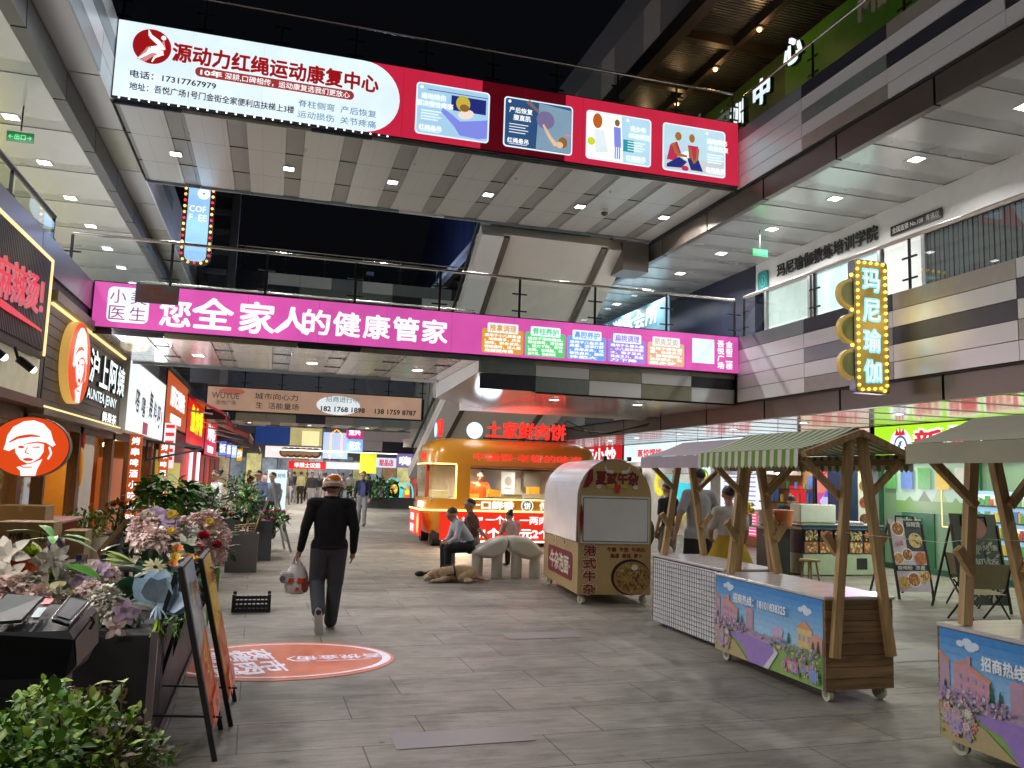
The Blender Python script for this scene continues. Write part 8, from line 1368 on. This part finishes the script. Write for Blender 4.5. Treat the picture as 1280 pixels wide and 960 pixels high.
b = MB(); b.ball((5.38, 10.55, .72), (.1, .08, .13), mat('pink_bag', (.6, .42, .46), .4, bump=.5, bs=15), 14, 9); b.tube([(5.38, 10.55, .83), (5.42, 10.6, .92), (5.48, 10.6, .95)], .012, MS['pink_bag']); b.build('carrier_bag', label='small pink carrier bag held by the tall grey t-shirt', cat='bag')
person('person in dark shirt bent over the till behind the snack counter', ((10.13, 14.11, 0.0)[0] + .45, 15.3, 0), R(170), cl('slate_shirt', (.06, .07, .08)), BKT, dict(che=(0, .12, 1.2), nek=(0, .22, 1.33), hed=(0, .3, 1.43), shL=(-.17, .15, 1.3), shR=(.17, .15, 1.3), look=(0, 1, -.7)), sc=.98, vox=.018)
person('person in olive shirt sitting behind the chalk menu board', (12.0, 9.9, 0), R(110), cl('olive_shirt', (.1, .1, .06)), BKT, sc=1.0, vox=.018, sit=True, sleeve='short')
b = MB(); b.ball((7.0, 14.9, .55), (.25, .22, .4), cl('white_jacket', (.5, .5, .46)), 12, 8); b.ball((7.05, 14.75, .75), (.2, .15, .3), cl('black_jacket2', (.02, .02, .02)), 12, 8); b.tube([(6.85, 15, 0), (6.85, 15, .5)], .02, black); b.tube([(7.2, 15, 0), (7.2, 15, .5)], .02, black); b.build('clothes_heap', label='black and pale jackets draped over a stool beside the kiosk', cat='jackets')
# ---- truck worker
person('person in orange apron working inside the amber food truck', (5.35, 21.3, .0), R(180), em('apron_orange', (.9, .12, .02), .45), BKT, dict(elL=(-.26, .1, 1.15), wrL=(-.2, .3, 1.15), haL=(-.15, .36, 1.15), hed=(0, .06, 1.58), look=(.4, 1, -.6)), sc=1.1, vox=.022, sleeve='short')
# ---- man walking towards us
NJ = cl('navy_jacket', (.018, .02, .05)); NS = cl('blue_shirt', (.07, .08, .22)); t, W, hc, up, fw, sd = person('person in open navy jacket and blue shirt walking towards us', (2.95, 27.5, 0), R(172), NJ, cl('grey_trousers', (.22, .22, .23)), dict(knL=(-.09, .14, .5), anL=(-.09, .12, .09), toL=(-.09, .3, .05), knR=(.09, -.02, .5), anR=(.09, -.25, .12), toR=(.09, -.1, .05)), sc=1.04, vox=.02)
b = MB(); b.add([W @ Vector(v) for v in ((-.07, .135, 1.42), (.07, .135, 1.42), (.09, .16, 1.25), (.08, .14, .98), (-.08, .14, .98), (-.09, .16, 1.25))], [(0, 1, 2, 3, 4, 5)], NS); b.build('shirt_front', t)
# ---- left side tables
person('person in white top and mask standing by the red shop front', ((-1.1, 19.0, 1.13)[0], 19, 0), R(120), cl('white_top', (.55, .56, .6)), BKT, dict(elL=(-.24, .05, 1.12), wrL=(-.15, .22, 1.05), haL=(-.1, .28, 1.05)), sc=.98, vox=.02, hair='bun')
person('person in blue shirt and flat cap reading a phone beside the plants', ((-0.27, 21.0, 1.09)[0], 21, 0), R(160), cl('denim_shirt', (.1, .14, .24)), BKT, dict(elL=(-.25, .1, 1.13), wrL=(-.1, .28, 1.1), haL=(-.05, .3, 1.12), elR=(.25, .1, 1.13), wrR=(.1, .28, 1.1), haR=(.05, .3, 1.12), look=(0, 1, -.6)), sc=.99, vox=.02)
person('person in grey blue shirt next to the flat cap reader', ((0.07, 22.0, 1.07)[0], 22, 0), R(150), cl('grey_blue_shirt', (.14, .17, .24)), BKT, dict(look=(0, 1, -.5)), sc=.97, vox=.02)
person('person with dark hair sitting at the plants in a patterned top', ((-1.27, 18.6, 1.05)[0], 18.6, 0), R(100), cl('patterned_top', (.3, .22, .26)), BKT, dict(), sc=.98, vox=.02, sit=True, hair='long')
# ---- couple by the truck
person('person in pale pink shirt standing by the left end of the food truck', ((7.05, 39.01, 0.0)[0] - .4, 32, 0), R(-60), cl('pale_pink_shirt', (.5, .34, .36)), BKT, sc=1.0, vox=.024)
person('person in grey top standing beside the pale pink shirt', ((7.05, 39.01, 0.0)[0] - .95, 32.3, 0), R(-40), cl('grey_top', (.3, .3, .34)), BKT, sc=.96, vox=.024, hair='long')
# ---- the far crowd: four figures copied down the street
GR = 'people walking far down the street'
protos = [person('person in dark clothes walking far down the street', (1.9, 40, 0), R(180), cl('dark_top', (.03, .03, .035)), cl('grey_trousers', (.22, .22, .23)), dict(knL=(-.09, .12, .5), anL=(-.09, .15, .09), toL=(-.09, .3, .05), anR=(.09, -.2, .12)), vox=.03, group=GR)[0], person('person in pale top and trousers walking far down the street', (.6, 42, 0), 0, cl('beige_top', (.45, .38, .36)), cl('rose_trousers', (.4, .3, .3)), vox=.03, group=GR, hair='long')[0], person('person in yellow green top walking far down the street', (1.6, 46, 0), R(20), cl('khaki_top', (.35, .33, .15)), BKT, vox=.03, group=GR)[0], person('person in white top and dark trousers far down the street', (3.4, 44, 0), R(-30), cl('white_tee', (.55, .55, .55)), BKT, vox=.03, sleeve='short', group=GR)[0]]
for i, (x, y, k, rz) in enumerate(((2.4, 43, 0, 170), (2.9, 46, 1, 10), (.9, 44, 0, 190), (1.3, 48, 0, 0), (2.1, 50, 2, 180), (3.9, 47, 0, 90), (4.6, 50, 3, 160), (-.2, 47, 1, 200), (3.2, 52, 0, 0), (5.2, 46, 3, 30), (-1.0, 44, 0, 120))): dup(protos[k], (x, y, 0), R(rz))
